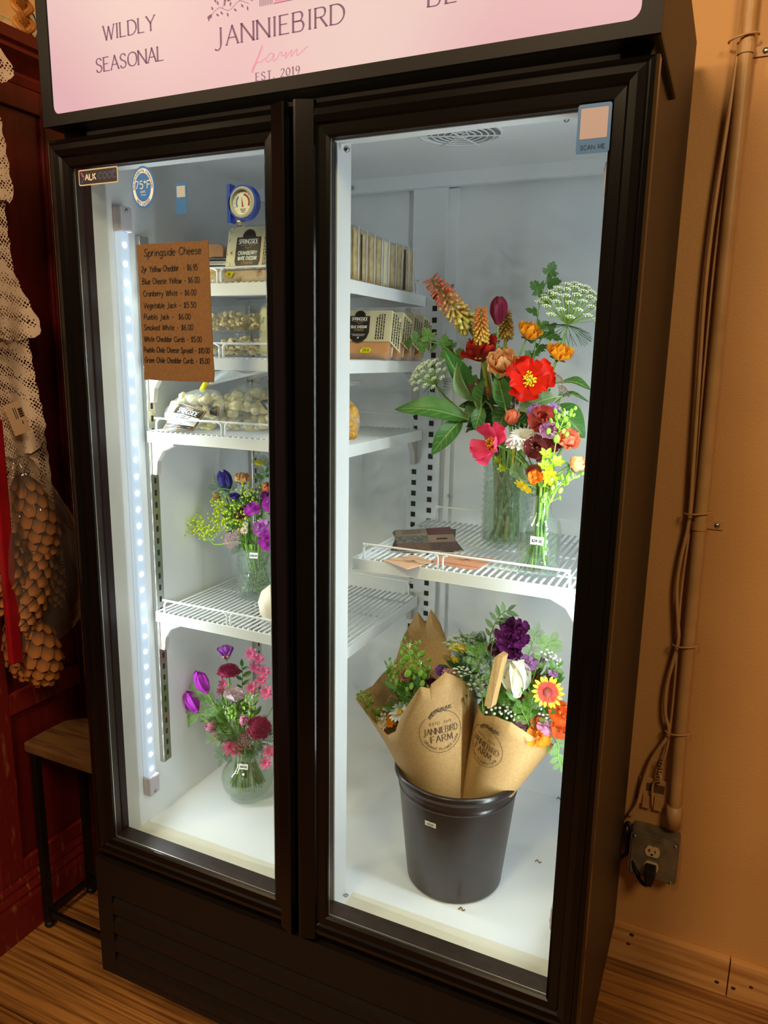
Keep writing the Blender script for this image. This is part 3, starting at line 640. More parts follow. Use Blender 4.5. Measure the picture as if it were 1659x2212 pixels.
# dial thermometer stuck inside the glass
t = thing('fridge_thermometer', 'round dial thermometer in a blue plastic holder behind the door glass', 'thermometer', (.393, .02, 1.703))
TB = M('royal_blue_plastic', '#1a47c8', .35)
m = MB(); n = 40; prof = [(.0232, .018), (.0262, .018), (.0265, .030), (.0232, .030)]
v = []; f = []
for r, yy in prof: v += [(.395+r*math.cos(2*PI*i/n), yy, 1.703+r*math.sin(2*PI*i/n)) for i in range(n)]
for k in range(4):
    for i in range(n): f.append((k*n+i, k*n+(i+1) % n, ((k+1) % 4)*n+(i+1) % n, ((k+1) % 4)*n+i))
m.add(v, f); m.box((.3660, .018, 1.674), (.3720, .032, 1.732)); part('holder', m, TB, t)
m = MB(); v = []; f = []
for r, yy in ((.0232, .017), (.0185, .0145), (.0185, .02)): v += [(.395+r*math.cos(2*PI*i/n), yy, 1.703+r*math.sin(2*PI*i/n)) for i in range(n)]
for k in range(2):
    for i in range(n): f.append((k*n+i, k*n+(i+1) % n, (k+1)*n+(i+1) % n, (k+1)*n+i))
m.add(v, f); part('bezel', m, M('grey_bezel', '#b4b5b2', .4), t, smooth=True)
T_ = lambda y: plane_fn((.395, y, 1.703), (1, 0, 0), (0, 0, 1))
m = MB(); disc(m, (0, 0), .0185, T_(.0195)); part('dial', m, PAPERW, t)
def arcband(mb, r0, r1, a0, a1, fn, n=14):
    mb.add([fn(r*math.cos(math.radians(a0+(a1-a0)*i/n)), r*math.sin(math.radians(a0+(a1-a0)*i/n))) for i in range(n+1) for r in (r0, r1)], [(2*i, 2*i+1, 2*i+3, 2*i+2) for i in range(n)])
m = MB(); arcband(m, .0105, .013, 210, 130, T_(.0192)); part('dial_band', m, M('dial_blue', '#4a7fae', .5), t)
m = MB(); arcband(m, .0105, .0135, 80, -25, T_(.0192)); part('dial_band', m, M('dial_red', '#a8323c', .5), t)
m = MB(); poly(m, [(-.0014, -.006), (.0014, -.006), (-.002, .0095)], T_(.0188)); part('needle', m, M('dial_red', '#a8323c', .5), t)
m = MB()
for k in range(13):
    a = math.radians(225-270*k/12); ribbon(m, [(.0145*math.cos(a), .0145*math.sin(a)), (.0165*math.cos(a), .0165*math.sin(a))], .0005, T_(.0191))
for k, z in enumerate((-.0095, -.0118, -.0141)): ribbon(m, [(-.005+.001*k, z), (.006-.001*k, z)], .0007, T_(.0191))
part('marking', m, INK, t)
m = MB(); m.box((.380, .022, 1.668), (.392, .03, 1.678)); part('foot', m, CHROME, t, bevel=.002)

# ---------------------------------------------------------------- wire shelves
def shelf(label, x0, x1, y0, y1, zt, brackets, group='white wire shelves'):
    t = thing('wire_shelf', label, 'shelf', ((x0+x1)/2, (y0+y1)/2, zt-.024), group)
    h = .024
    m = MB(); m.box((x0, y0, zt-h), (x1, y0+.0025, zt-.003)); m.box((x0, y0, zt-h), (x1, y0+.010, zt-h+.002)); part('front_band', m, WIRE, t, bevel=.0006)
    for xx in (x0, x1-.0025):
        m = MB(); m.box((xx, y0, zt-h), (xx+.0025, y1, zt-.002)); part('side_band', m, WIRE, t)
    m = MB(); m.box((x0, y1-.0025, zt-h), (x1, y1, zt-.003)); part('rear_band', m, WIRE, t)
    for yy in (y0+.075, y0+.20, y0+.31):
        m = MB(); m.tube([(x0+.002, yy, zt-.0065), (x1-.002, yy, zt-.0065)], .0026, 6); part('cross_bar', m, WIRE, t, smooth=True)
    wm = None; n = int((x1-x0-.012)/.0122)
    for k in range(n+1):
        xx = x0+.006+k*(x1-x0-.012)/n
        if wm is None:
            m = MB(); m.tube([(0, y0+.001, -.006), (0, y0+.0045, -.0022), (0, y1-.002, -.0022)], .0021, 6); wm = m.mesh('shelf_wire', WIRE, None, True)
        o = link('shelf_wire', wm, t); o.location = Vector((xx, 0, zt))-base_of(t)
    # raised front rail on three feet, low rail at the back
    r = .0021; L = x1-x0
    m = MB(); m.tube(spline([(x0+.022, y0+.004, zt-.004), (x0+.022, y0+.004, zt+.016), (x0+.030, y0+.004, zt+.0235), (x0+.05, y0+.004, zt+.0245), (x1-.05, y0+.004, zt+.0245), (x1-.030, y0+.004, zt+.0235), (x1-.022, y0+.004, zt+.016), (x1-.022, y0+.004, zt-.004)], 5), r, 6)
    fr = part('front_rail', m, WIRE, t, smooth=True)
    for u in (.40, .42): 
        s_ = -1 if u < .41 else 1
        m = MB(); m.tube(spline([(x0+L*.41+s_*.0045, y0+.004, zt-.004), (x0+L*.41+s_*.0045, y0+.004, zt+.018), (x0+L*.41+s_*.012, y0+.004, zt+.0235)], 4), r, 6); part('rail_foot', m, WIRE, fr, smooth=True)
    m = MB(); m.tube(spline([(x0+.022, y1-.004, zt-.004), (x0+.022, y1-.004, zt+.020), (x0+.030, y1-.004, zt+.0285), (x0+.05, y1-.004, zt+.03), (x1-.05, y1-.004, zt+.03), (x1-.030, y1-.004, zt+.0285), (x1-.022, y1-.004, zt+.02), (x1-.022, y1-.004, zt-.004)], 5), r, 6)
    part('rear_rail', m, WIRE, t, smooth=True)
    for (bx, by, dx, dy) in brackets:     # bracket: a thin plate with a curved lower edge hooked into a slot
        e = (dx, dy); sd = (dy*.006+ .001*abs(dx)*0, dx*.006); z = zt-h; q = [(0, 0), (.055, 0), (.055, -.006), (.028, -.018), (.013, -.040), (.009, -.068), (0, -.068)]
        v = []
        for s_ in (-1, 1): v += [(bx+e[0]*a+sd[0]*s_, by+e[1]*a+sd[1]*s_, z+b_) for a, b_ in q]
        n_ = len(q); m = MB(); m.add(v, [tuple(range(n_-1, -1, -1)), tuple(range(n_, 2*n_))]+[(i, (i+1) % n_, n_+(i+1) % n_, n_+i) for i in range(n_)])
        part('bracket', m, M('bracket_grey', '#c4bfb8', .4), t)
    return t
LB = lambda: [(.0630, .164, 1, 0), (.0630, .521, 1, 0), (.4605, .586, 0, -1)]
SH = {}
for k, (zt, lb) in enumerate(((1.600, 'white wire shelf topmost of the narrow bay, holding upright pale cheese'), (1.466, 'white wire shelf holding clear tubs and blue cheddar blocks'), (1.320, 'white wire shelf holding knotted bags of cheese curds'), (.941, 'white wire shelf under the pressed-glass vase of purple and yellow flowers'))):
    shelf(lb, .064, .515, .145, .50, zt, LB())
shelf('white wire shelf of the wide bay under the tall vase and postcards', .530, .937, .140, .505, 1.121, [(.5005, .586, 0, -1), (.9365, .164, -1, 0)])

# ---------------------------------------------------------------- cheese on the shelves
CREAM = M('cream_label', '#ded3ac', .55)
CHW = M('pale_cheese', '#e2c981', .35, var='#b78f45', scale=60, coat=.6, bump=.5, bscale=50)
CHY = M('orange_cheese', '#e29a3a', .32, var='#d98b2a', scale=30, coat=.7, bump=.5, bscale=40)
CRAN = M('cranberry_cheese', '#dcc39b', .35, var='#8f4a3c', scale=42, coat=.6, ramp=(.55, .72))
PEP = M('speckled_cheese', '#e5dfae', .3, var='#7d9a3c', scale=60, coat=.8, ramp=(.6, .7))
FILM = clear('clear_film', '#ffffff', .9, .08, .10, '#eef2f4', bump=.5, bscale=90, ior=1.3)
SHIELD = M('shield_black', '#19140f', .4); SHB = M('shield_brown', '#4a2c14', .45)
def frame3(c, nx, ny, nz):
    return Vector(c), Vector(nx).normalized(), Vector(ny).normalized(), Vector(nz).normalized()
def slab(mb, c, U, V, N_, a, b, th, r=.008):
    pl = rrect(a, b, r); n = len(pl); v = []
    for s_, k in ((-1, .97), (-.6, 1), (.6, 1), (1, .97)): v += [c+U*(x*k)+V*(y_*k)+N_*(th/2*s_) for x, y_ in pl]
    f = [tuple(range(n-1, -1, -1)), tuple(range(3*n, 4*n))]
    for j in range(3): f += [(j*n+i, j*n+(i+1) % n, (j+1)*n+(i+1) % n, (j+1)*n+i) for i in range(n)]
    mb.add(v, f)
def shield(parent, fn0, h, name1, name2, k=1.):
    """black shield label with brand and cheese name; fn(u,v,d): d lifts towards the viewer"""
    w_ = h*.62; top = h*.5
    def outl(s_):
        p = []
        for i in range(9):
            a = PI*i/8; p.append((s_*(.55*w_/2)*math.cos(a), s_*(top-.17*h+.17*h*math.sin(a))))
        p += [(-s_*w_*.5, s_*(top-.17*h)), (-s_*w_*.52, -s_*.18*h), (-s_*w_*.42, -s_*.36*h), (-s_*w_*.22, -s_*.48*h), (0, -s_*.52*h), (s_*w_*.22, -s_*.48*h), (s_*w_*.42, -s_*.36*h), (s_*w_*.52, -s_*.18*h), (s_*w_*.5, s_*(top-.17*h))]
        return p
    m = MB(); poly(m, outl(1.09), fn0(.0003)); a = part('label_border', m, SHB, parent)
    m = MB(); poly(m, outl(1.0), fn0(.0006)); part('label_field', m, SHIELD, parent)
    m = MB(); f = fn0(.0009)
    write(m, 'SPRINGSIDE', h*.105, h*.019, f, 0, h*.20, 1.5, contrast=.3, wide=w_*.86/text_strokes('SPRINGSIDE', h*.105, 1.5)[1])
    y_ = -.06*h
    for s_ in name1.split('/'):
        write(m, s_, h*.085, h*.017, f, 0, y_, 1.8, wide=min(.82, w_*.84/text_strokes(s_, h*.085, 1.8)[1])); y_ -= .125*h
    for k_, ww in ((0, .38), (1, .30)): ribbon(m, [(-w_*ww, y_-.085*h-.045*h*k_), (w_*ww, y_-.085*h-.045*h*k_)], h*.012, f)
    poly(m, [(-.03*h, -.43*h), (-.02*h, -.37*h), (.01*h, -.35*h), (.04*h, -.385*h), (.01*h, -.40*h)], f)
    part('lettering', m, PAPERW, parent)
    m = MB(); write(m, 'cheese', h*.085, h*.011, f, 0, y_+.03*h, 1.2, slant=.2); ribbon(m, [(-.08*h, .125*h), (0, .085*h), (.10*h, .14*h)], h*.014, f); ribbon(m, [(-.22*h, .165*h), (.22*h, .165*h)], h*.012, f)
    part('lettering', m, GOLD, parent)
def finetext(mb, fn, u0, v0, cols, ln, gap, th, rd):
    """columns of tiny printed lines running along v"""
    for k in range(cols):
        v = v0; 
        while v < v0+ln:
            l = rd.uniform(.002, .006); e = min(v+l, v0+ln*(1 if k else .9))
            if e > v: mb.add([fn(u0+k*gap-th/2, v), fn(u0+k*gap+th/2, v), fn(u0+k*gap+th/2, e), fn(u0+k*gap-th/2, e)], [(0, 1, 2, 3)])
            v += l+.0012
rp_ = random.Random(21)
def block(name, label, cat, c, U, V, a, b, th, mat, group, lab=None, k=1., tag=None):
    U = Vector(U).normalized(); V = (Vector(V)-U*U.dot(Vector(V))).normalized(); N_ = U.cross(V); c = Vector(c)
    t = thing(name, label, cat, tuple(c-V*b/2), group)
    m = MB(); slab(m, c, U, V, N_, a, b, th, .010); part('cheese', m, mat, t, smooth=False)
    m = MB(); slab(m, c, U, V, N_, a+.004, b+.004, th+.003, .011); part('film', m, FILM, t)
    m = MB()
    for s_ in (-1, 1): m.tube([c+U*(s_*(a/2+.003))+V*(b*.5*q)+N_*rp_.uniform(-.001, .001) for q in (-1, -.5, 0, .5, 1)], [.0006, .0016, .001, .0018, .0006], 5)
    part('film_seam', m, M('film_seam', '#efe9df', .3, coat=.5), t)
    if lab:
        F = lambda d: (lambda u, v: c+U*u+V*v+N_*(th/2+.0018+d))
        m = MB(); poly(m, rrect(a*.98, b*.96, .008), F(.0001)); part('label_sheet', m, CREAM, t)
        h = b*.80
        shield(t, lambda d: (lambda u, v: F(d)(u-a*.06, v)), h, lab[0], lab[1])
        m = MB(); f = F(.0006); finetext(m, f, a*.26, -b*.42, 4, b*.78, a*.033, a*.016, rp_)
        for q in range(22):
            uu = -a*.46+rp_.uniform(0, a*.08); vv = -b*.45+rp_.random()**1.5*b*.9; L_ = rp_.uniform(.003, .008); an = rp_.uniform(0, PI)
            ribbon(m, [(uu, vv), (uu+L_*math.cos(an)*.6, vv+L_*math.sin(an))], .0007, f)
        poly(m, [(a*.20+.0045*math.cos(q*PI/6), -b*.42+.003*math.sin(q*PI/6)) for q in range(12)], f)
        part('print', m, INK, t)
    return t
# topmost shelf, narrow bay: cranberry block standing up, black-labelled block lying in front, orange blocks behind
zt = 1.601
block('cheese_block', 'upright cream-labelled cranberry white cheddar block on the topmost shelf', 'cheese', (.288, .205, zt+.052), (1, 0.02, 0), (.04, .22, 1), .108, .098, .022, CRAN, 'labelled cheese blocks', ('CRANBERRY/WHITE CHEDDAR', ''))
t = block('cheese_block', 'pale cheese block lying under the cranberry white cheddar, with a yellow price tag', 'cheese', (.294, .20, zt+.0105), (1, 0, 0), (0, 1, 0), .115, .09, .020, CRAN, None)
m = MB(); f = plane_fn((.268, .1525, zt+.012), (1, 0, 0), (0, 0, 1)); poly(m, [(-.011, -.001), (-.003, .006), (.011, .004), (.004, -.006)], f); o = part('price_tag', m, YELLOWTAG, t); m = MB(); f = plane_fn((.268, .1520, zt+.012), (1, 0, 0), (0, 0, 1)); write(m, '25', .004, .0007, f, 0, -.002); part('lettering', m, INK, o)
t = block('cheese_block', 'black-labelled cheese block lying tilted beside the cranberry white cheddar', 'cheese', (.186, .215, zt+.030), (1, .05, -.02), (0, 1, .40), .10, .085, .022, CHW, 'labelled cheese blocks')
c0 = Vector((.186, .215, zt+.030)); U = Vector((1, .05, -.02)).normalized(); V = Vector((0, 1, .40)); V = (V-U*U.dot(V)).normalized(); N_ = U.cross(V)
F = lambda d: (lambda u, v: c0+U*u+V*v+N_*(.0135+d))
m = MB(); poly(m, [(-.046, -.034), (.046, -.034), (.046, .034), (.02, .04), (-.02, .04), (-.046, .026)], F(0)); part('label_field', m, SHIELD, t)
m = MB(); poly(m, [(-.045, -.022), (.045, -.022), (.045, .006), (-.045, .006)], F(.0003)); part('label_panel', m, PAPERW, t)
m = MB(); write(m, 'SPRINGSIDE', .008, .0013, F(.0006), 0, .018, 1.5); part('lettering', m, PAPERW, t)
m = MB()
for k in range(3): ribbon(m, [(-.03, -.002-.006*k), (.034, -.002-.006*k)], .0014, F(.0006))
part('print', m, INK, t)
for k, (x, y_, r) in enumerate(((.105, .30, .3), (.13, .345, -.2), (.16, .40, .2))):
    block('cheese_block', ['orange cheese block just behind the price card on the topmost shelf', 'middle one of the three orange cheese blocks on the topmost shelf', 'orange cheese block nearest the cranberry white cheddar'][k], 'cheese', (x, y_, zt+.046), (1, .3+r*.2, 0), (.0, .12, 1), .075, .088, .026, CHY, 'orange blocks behind the labelled cheese')
# row of pale vacuum-packed slabs along the shelf's end
ys = [.185, .218, .25, .283, .315, .348, .38, .412, .442, .468]
ORD = ['nearest', 'second', 'third', 'fourth', 'fifth', 'sixth', 'seventh', 'eighth', 'ninth', 'farthest']
lbs = ['pale vacuum-packed cheese slab at the near end of the upright row', 'second pale cheese slab of the upright row from the mullion', 'third pale cheese slab of the upright row, dark label edge showing', 'fourth pale cheese slab of the upright row, film folded up', 'fifth pale cheese slab of the upright row from the mullion', 'paler smooth cheese slab in the middle of the upright row', 'seventh cheese slab of the upright row, beside the smooth pale one', 'cheese slab of the upright row just before the brown label', 'cheese slab of the upright row with a brown label edge', 'pale cheese slab at the far end of the row by the pilaster']
for k, y_ in enumerate(ys):
    hh = .092-.0006*k+rp_.uniform(-.003, .003)
    t = block('cheese_slab', lbs[k], 'cheese', (.448, y_, zt+hh/2+.001), (1, rp_.uniform(-.04, .04), 0), (rp_.uniform(-.02, .02), rp_.uniform(-.03, .03), 1), .092, hh, .026, CHW if k != 5 else M('smooth_pale_cheese', '#ece0b4', .35, coat=.6), 'upright row of pale cheese slabs')
    if k in (2, 8):
        m = MB(); m.box((.494, y_-.0165, zt+.004), (.4962, y_-.0145+(.004 if k == 8 else 0), zt+hh-.008)); part('label_edge', m, SHB, t)

# second shelf: clear tubs of curds, pepper block, blue cheddar
zt = 1.467
TUB = clear('clear_tub', '#fbfdfd', .9, .04, .05, '#ffffff', ior=1.4)
CURD = M('curd', '#dcc796', .5, var='#b98f4a', scale=90)
CURD2 = M('curd_speckled', '#d8c491', .5, var='#6f6a3a', scale=120, ramp=(.55, .7))
def tub(label, c, a, b, h, grp, yellow=False):
    t = thing('clear_tub', label, 'tub', c, grp); x, y_, z = c
    m = MB(); v = []; f = []
    for s_, zz in ((.80, 0), (.96, h*.86), (1.04, h*.86), (1.04, h), (.98, h*1.02)): v += [(x+p*s_, y_+q*s_, z+zz) for p, q in rrect(a, b, .014)]
    n = 20
    for j in range(4): f += [(j*n+i, j*n+(i+1) % n, (j+1)*n+(i+1) % n, (j+1)*n+i) for i in range(n)]
    f += [tuple(range(n)), tuple(range(4*n, 5*n))]
    m.add(v, f); part('tub', m, TUB, t)
    cm = None; ms = []
    for k in range(3):
        mm = MB(); r = random.Random(k); mm.ball((0, 0, 0), .006, 6, 4, (r.uniform(.8, 1.5), r.uniform(.7, 1.2), r.uniform(.6, 1)))
        mm.v = [(p[0]+r.uniform(-.0012, .0012), p[1]+r.uniform(-.0012, .0012), p[2]+r.uniform(-.001, .001)) for p in mm.v]; ms.append(mm)
    m = MB(); r = random.Random(hash(label) % 97 if False else int(x*1000))
    for k in range(190):
        px, py = r.uniform(-.40, .40)*a, r.uniform(-.40, .40)*b; pz = .007+r.random()*h*.62*(1-abs(px/a)*.5)
        an = r.uniform(0, 6.3); ca, sa = math.cos(an), math.sin(an); src = ms[k % 3]
        m.add([(x+px+p[0]*ca-p[1]*sa, y_+py+p[0]*sa+p[1]*ca, z+pz+p[2]) for p in src.v], src.f)
    part('curds', m, CURD2 if yellow else CURD, t, kind='stuff', fix=False)
    return t
tub('clear tub of cheese curds standing on another tub on the second shelf', (.228, .25, zt+.047), .15, .11, .046, 'clear tubs of curds', True)
tub('clear tub of cheese curds at the bottom of the stack beside the pepper cheese', (.262, .235, zt), .16, .12, .046, 'clear tubs of curds', True)
t = tub('clear tub of crumbled cheese with a yellow tag beside the price card', (.112, .21, zt), .115, .11, .044, 'clear tubs of curds')
m = MB(); m.box((.136, .154, zt+.020), (.152, .156, zt+.029)); o = part('price_tag', m, YELLOWTAG, t)
block('cheese_block', 'speckled pepper cheese block standing on end beside the clear tubs', 'cheese', (.345, .195, zt+.047), (1, .15, 0), (.0, .1, 1), .06, .092, .03, PEP, None)
CN = [('blue cheddar block with black shield label, nearest of the leaning stack', ('BLUE CHEDDAR', '')), ('second leaning blue cheddar block, behind the one with the shield label', None), ('third leaning blue cheddar block with printed label flap', None), ('farthest leaning blue cheddar block, against the parsley leaves', None)]
for k, (lb, la) in enumerate(CN):
    c0 = Vector((.478+.001*k, .295+.050*k, zt+.043)); U = Vector((1, .2, 0)).normalized(); V = Vector((-.1, .36, 1)); V = (V-U*U.dot(V)).normalized(); N_ = U.cross(V)
    t = block('cheese_block', lb, 'cheese', tuple(c0), U, V, .098, .084, .030, CHY, 'leaning blue cheddar blocks')
    F = lambda d, c0=c0, U=U, V=V, N_=N_: (lambda u, v: c0+U*u+V*v+N_*(.0165+d))
    # printed sheet over the upper part, folded round the end as a flap
    m = MB(); f0 = F(.0008); A = [f0(-.049, -.018), f0(.049, -.018), f0(.049, .043), f0(-.047, .043)]
    e1, e2 = f0(.049, .043)+U*.012-N_*.026-V*.006, f0(.049, -.018)+U*.016-N_*.026-V*.012
    m.add(A+[e1, e2], [(0, 1, 2, 3), (1, 5, 4, 2)]); part('label_sheet', m, CREAM, t)
    if la: shield(t, lambda d: (lambda u, v: F(d+.001)(u-.012, v+.011)), .058, *la)
    m = MB(); finetext(m, F(.0014), .022, -.014, 4, .05, .0046, .0022, rp_)
    ex = (e2-f0(.049, -.018)); ff = lambda u, v: f0(.049, -.018)+ex*u+(f0(.049, .043)-f0(.049, -.018))*v-N_*0+Vector((.0006, -.0006, .0003))
    for q in range(4):
        v_ = .06
        while v_ < .92:
            l_ = rp_.uniform(.04, .10); m.add([ff(.18+.2*q-.03, v_), ff(.18+.2*q+.05, v_), ff(.18+.2*q+.05, v_+l_), ff(.18+.2*q-.03, v_+l_)], [(0, 1, 2, 3)]); v_ += l_+.02
    part('print', m, INK, t)
    if k == 0:
        m = MB(); f = F(.0022); poly(m, [(-.004, -.041), (-.006, -.036), (0, -.031), (.014, -.031), (.017, -.036), (.012, -.041)], f); o = part('price_tag', m, YELLOWTAG, t)
        m = MB(); write(m, '25.0', .005, .0008, F(.0026), .006, -.0385, 1.6); part('lettering', m, INK, o)

# third shelf: knotted bags of curds
zt = 1.321
CURDW = M('white_curd', '#efe5bd', .42, var='#dccb92', scale=55, coat=.3)
BAG = clear('bag_film', '#fdfefe', 1., .09, .2, '#f4f7f6', bump=1.4, bscale=70, ior=1.35)
def curdbag(label, c, sx, sy, sz, neck, mat, grp, seed, lab=None, tie=False, lift=.5, tail=True, full=False):
    t = thing('curd_bag', label, 'bag', c, grp); c = Vector(c); r = random.Random(seed)
    def env(th, ph):   # bag body: a slumped sack
        q = math.sin(ph); k = 1+.08*math.sin(3*th+seed)+.05*math.sin(7*th+2*seed)
        z = (1-math.cos(ph))/2
        fx = q**.7*(1-.35*z)
        return Vector((c.x+sx*fx*k*math.cos(th)+neck[0]*z*z*.6, c.y+sy*fx*k*math.sin(th)+neck[1]*z*z*.6, c.z+sz*z))
    m = MB(); m.grid(lambda u, v: env(2*PI*u, max(.02, PI*v*.97)), 28, 12); part('film', m, BAG, t, smooth=True)
    m = MB()
    for k in range(95):
        th = r.uniform(0, 2*PI); ph = r.uniform(.5, 2.25); p = env(th, ph); ax = Vector((c.x+neck[0]*.2, c.y+neck[1]*.2, p.z)); p = ax+(p-ax)*r.uniform(.62, .86); rr = r.uniform(.0075, .0125)
        p.z = max(p.z, c.z+rr*.75)
        mm = MB(); mm.ball((0, 0, 0), rr, 8, 6, (r.uniform(.7, 1.35), r.uniform(.7, 1.35), r.uniform(.7, 1.1))); mm.v = [(a+p.x+r.uniform(-.0012, .0012), b_+p.y+r.uniform(-.0012, .0012), d+p.z) for a, b_, d in mm.v]; m.add(mm.v, mm.f)
    part('curds', m, mat, t, smooth=True, kind='stuff', fix=False)
    top = Vector((c.x+neck[0]*.6, c.y+neck[1]*.6, c.z+sz))
    if tail:   # gathered neck opening into a crumpled fan of film
        def fan(u, v):
            th = 2*PI*u; rad = .007+.060*v**1.1*(1+.25*math.sin(5*th+seed)+.2*math.sin(9*th))
            return top+Vector((rad*math.cos(th)+neck[0]*v*.9, rad*.55*math.sin(th)+neck[1]*v*.8, .006+lift*.05*v+.004*math.sin(4*th+seed)*v))
        m = MB(); m.grid(fan, 36, 8); part('gathered_neck', m, clear('neck_film', '#fdfefe', 1., .09, .36, '#f4f7f6', bump=1.6, bscale=60, ior=1.4), t, smooth=True)
    if tie:
        m = MB(); m.tube([top+Vector((-.008, -.006, -.004)), top+Vector((.003, -.010, .008)), top+Vector((.006, -.006, .012))], .0055, 8); part('tie', m, YELLOWTAG, t, smooth=True)
    if lab:
        A, B_, C_, D_ = [Vector(q) for q in lab]; nn = (B_-A).cross(D_-A).normalized(); nn = nn if nn.y < 0 else -nn
        def lf(u, v, d=0.):      # u, v in 0..1 from the upper corner; bulges with the bag
            return A*(1-u)*(1-v)+B_*u*(1-v)+C_*u*v+D_*(1-u)*v+nn*(.007*math.sin(PI*u)*math.sin(PI*(.2+.6*v))+d)
        def patch(u0, u1, v0, v1, d, nu=8, nv=6):
            mm = MB(); mm.grid(lambda u, v: lf(u0+(u1-u0)*u, v0+(v1-v0)*v, d), nu, nv); return mm
        part('label_border', patch(0, 1, 0, 1, 0), SHIELD, t)
        H = (D_-A).length; W = (B_-A).length; gm = MB()
        for v0, v1, u0, u1 in ((.02, .045, .02, .98), (.955, .98, .02, .98), (.02, .98, .02, .04), (.02, .98, .96, .98)): m = patch(u0, u1, v0, v1, .0005); gm.add(m.v, m.f)
        part('label_line', gm, GOLD, t)
        if full:
            part('label_panel', patch(.045, .955, .40, .80, .0006), PAPERW, t)
            tf = lambda x, y: lf(.5+x/W, y/H*-1, .0009)
            m = MB(); write(m, 'SPRINGSIDE', H*.17, H*.026, lambda x, y: lf(.52+x/W, .34-y/H, .0009), 0, 0, 1.5, wide=W*.66/text_strokes('SPRINGSIDE', H*.17, 1.5)[1]); part('lettering', m, PAPERW, t)
            m = MB()
            for k, (a, b_, th) in enumerate(((.26, .74, .03), (.28, .70, .03), (.12, .86, .014), (.12, .40, .014), (.38, .62, .02))): ribbon(m, [(a, .45+.075*k), ((a+b_)/2, .45+.075*k), (b_, .45+.075*k)], th, lambda u, v: lf(u, v, .0009))
            part('print', m, INK, t)
            m = MB(); ribbon(m, [(.40, .12), (.64, .12)], .035, lambda u, v: lf(u, v, .0009)); ribbon(m, [(.45, .88), (.93, .88)], .03, lambda u, v: lf(u, v, .0009)); part('print', m, GOLD, t)
            m = MB(); ribbon(m, [(.06, .86), (.38, .86)], .03, lambda u, v: lf(u, v, .0009)); ribbon(m, [(.06, .91), (.30, .91)], .02, lambda u, v: lf(u, v, .0009)); part('print', m, PAPERW, t)
    return t
curdbag('bag of white cheese curds with full black and white label and yellow tie', (.118, .215, zt), .078, .052, .082, (.075, -.005), CURDW, 'bags of white curds', 1, [(0.1266, 0.172, 1.3772), (0.2008, 0.162, 1.362), (0.1742, 0.15, 1.3239), (0.0952, 0.155, 1.3236)], True, .6, full=True)
curdbag('second bag of white curds, behind the fully labelled one', (.205, .255, zt), .062, .045, .095, (.045, .02), CURDW, 'bags of white curds', 2, [(0.1329, 0.215, 1.3736), (0.203, 0.2, 1.3699), (0.2016, 0.195, 1.3501), (0.1644, 0.205, 1.3533)], False, .5)
curdbag('third bag of white curds in the row, black label corner showing', (.255, .285, zt), .056, .045, .092, (.045, .02), CURDW, 'bags of white curds', 3, [(0.1757, 0.25, 1.3775), (0.2209, 0.235, 1.3735), (0.2187, 0.228, 1.3554), (0.1919, 0.24, 1.3599)], False, .5)
curdbag('fourth bag of white curds in the row, large curds showing', (.315, .32, zt), .058, .045, .09, (.03, .02), CURDW, 'bags of white curds', 4, [(0.1991, 0.275, 1.3773), (0.2447, 0.262, 1.3806), (0.2435, 0.25, 1.3543), (0.2125, 0.262, 1.3596)], False, .5)
curdbag('farthest bag of white curds, cut off by the door stile', (.365, .27, zt), .042, .05, .075, (.02, .02), CURDW, 'bags of white curds', 5, [(0.279, 0.225, 1.3827), (0.3283, 0.215, 1.3886), (0.3324, 0.205, 1.3664), (0.3025, 0.212, 1.3664)], False, .4)
curdbag('bag of yellow cheese curds alone at the end of the curd shelf', (.455, .225, zt), .046, .040, .082, (-.01, .0), M('yellow_curd', '#e9b650', .4, var='#d99a35', scale=40, coat=.4), None, 6, None, False, .3, False)

# ---------------------------------------------------------------- flower makers
CAMP = Vector((1.1178, -1.0014, 1.47))
PET = {}
def prof(kind, t):
    if kind == 'round': return max(.12 if t < .05 else 0, math.sin(PI*min(1, t**.75*.93+.05))**.55)
    if kind == 'fan': return (.25+.75*min(1, t*1.25)**.8)*(1-max(0, (t-.72)/.28)**2*.55)
    if kind == 'strap': return min(1, .35+t*2.2)*(1-max(0, (t-.75)/.25)**2*.7)
    if kind == 'leaf': return math.sin(PI*min(1, max(0, t**.85)))**.85
    if kind == 'tulip': return min(1, .45+1.7*t)*(1-max(0, (t-.55)/.45)**2.4*.72)
def petal(kind, W, cup, curl, ruf, mat, seed=0, nu=4, nv=6, end=0., name='petal'):
    """unit petal: runs along +y from the origin, inner face up (+z); cup bends it across, curl along"""
    key = (kind, W, cup, curl, ruf, mat.name, seed, nu, nv, end)
    if key in PET: return PET[key]
    r = random.Random(seed); p1, p2, p3 = (r.uniform(0, 6.3) for _ in range(3))
    def fn(u, v):
        x = (u*2-1); w = prof(kind, v)*W/2
        z = cup*W*x*x*(.4+.6*v)+curl*v*v+ruf*(math.sin(5.1*x+p1)*.5+math.sin(9*x+p2)*.35)*v*v+ruf*.5*math.sin(7*v+p3)*v
        y = v*(1+end*(x*x-.3)*v*v)+ruf*.35*math.sin(8*x+p2)*v*v
        return (x*w, y, z)
    m = MB(); m.grid(fn, nu, nv); me = m.mesh(name, mat, None, True, fix=False); PET[key] = me; return me
def mat_for(o_name): return None
GREEN = M('stem_green', '#5f8a32', .5, var='#7aa044', scale=30)
GREENB = M('stem_bright_green', '#8bbf2c', .45, var='#a2cf45', scale=30)
GREENP = M('stem_pale_green', '#93a868', .5)
STEMB = M('stem_brown', '#5a4326', .55)
LEAF = M('leaf_green', '#4b7f39', .42, var='#396b2c', scale=14, trl=.18)
LEAFD = M('leaf_dark_green', '#3f6d2a', .45, var='#2f5722', scale=18, trl=.15)
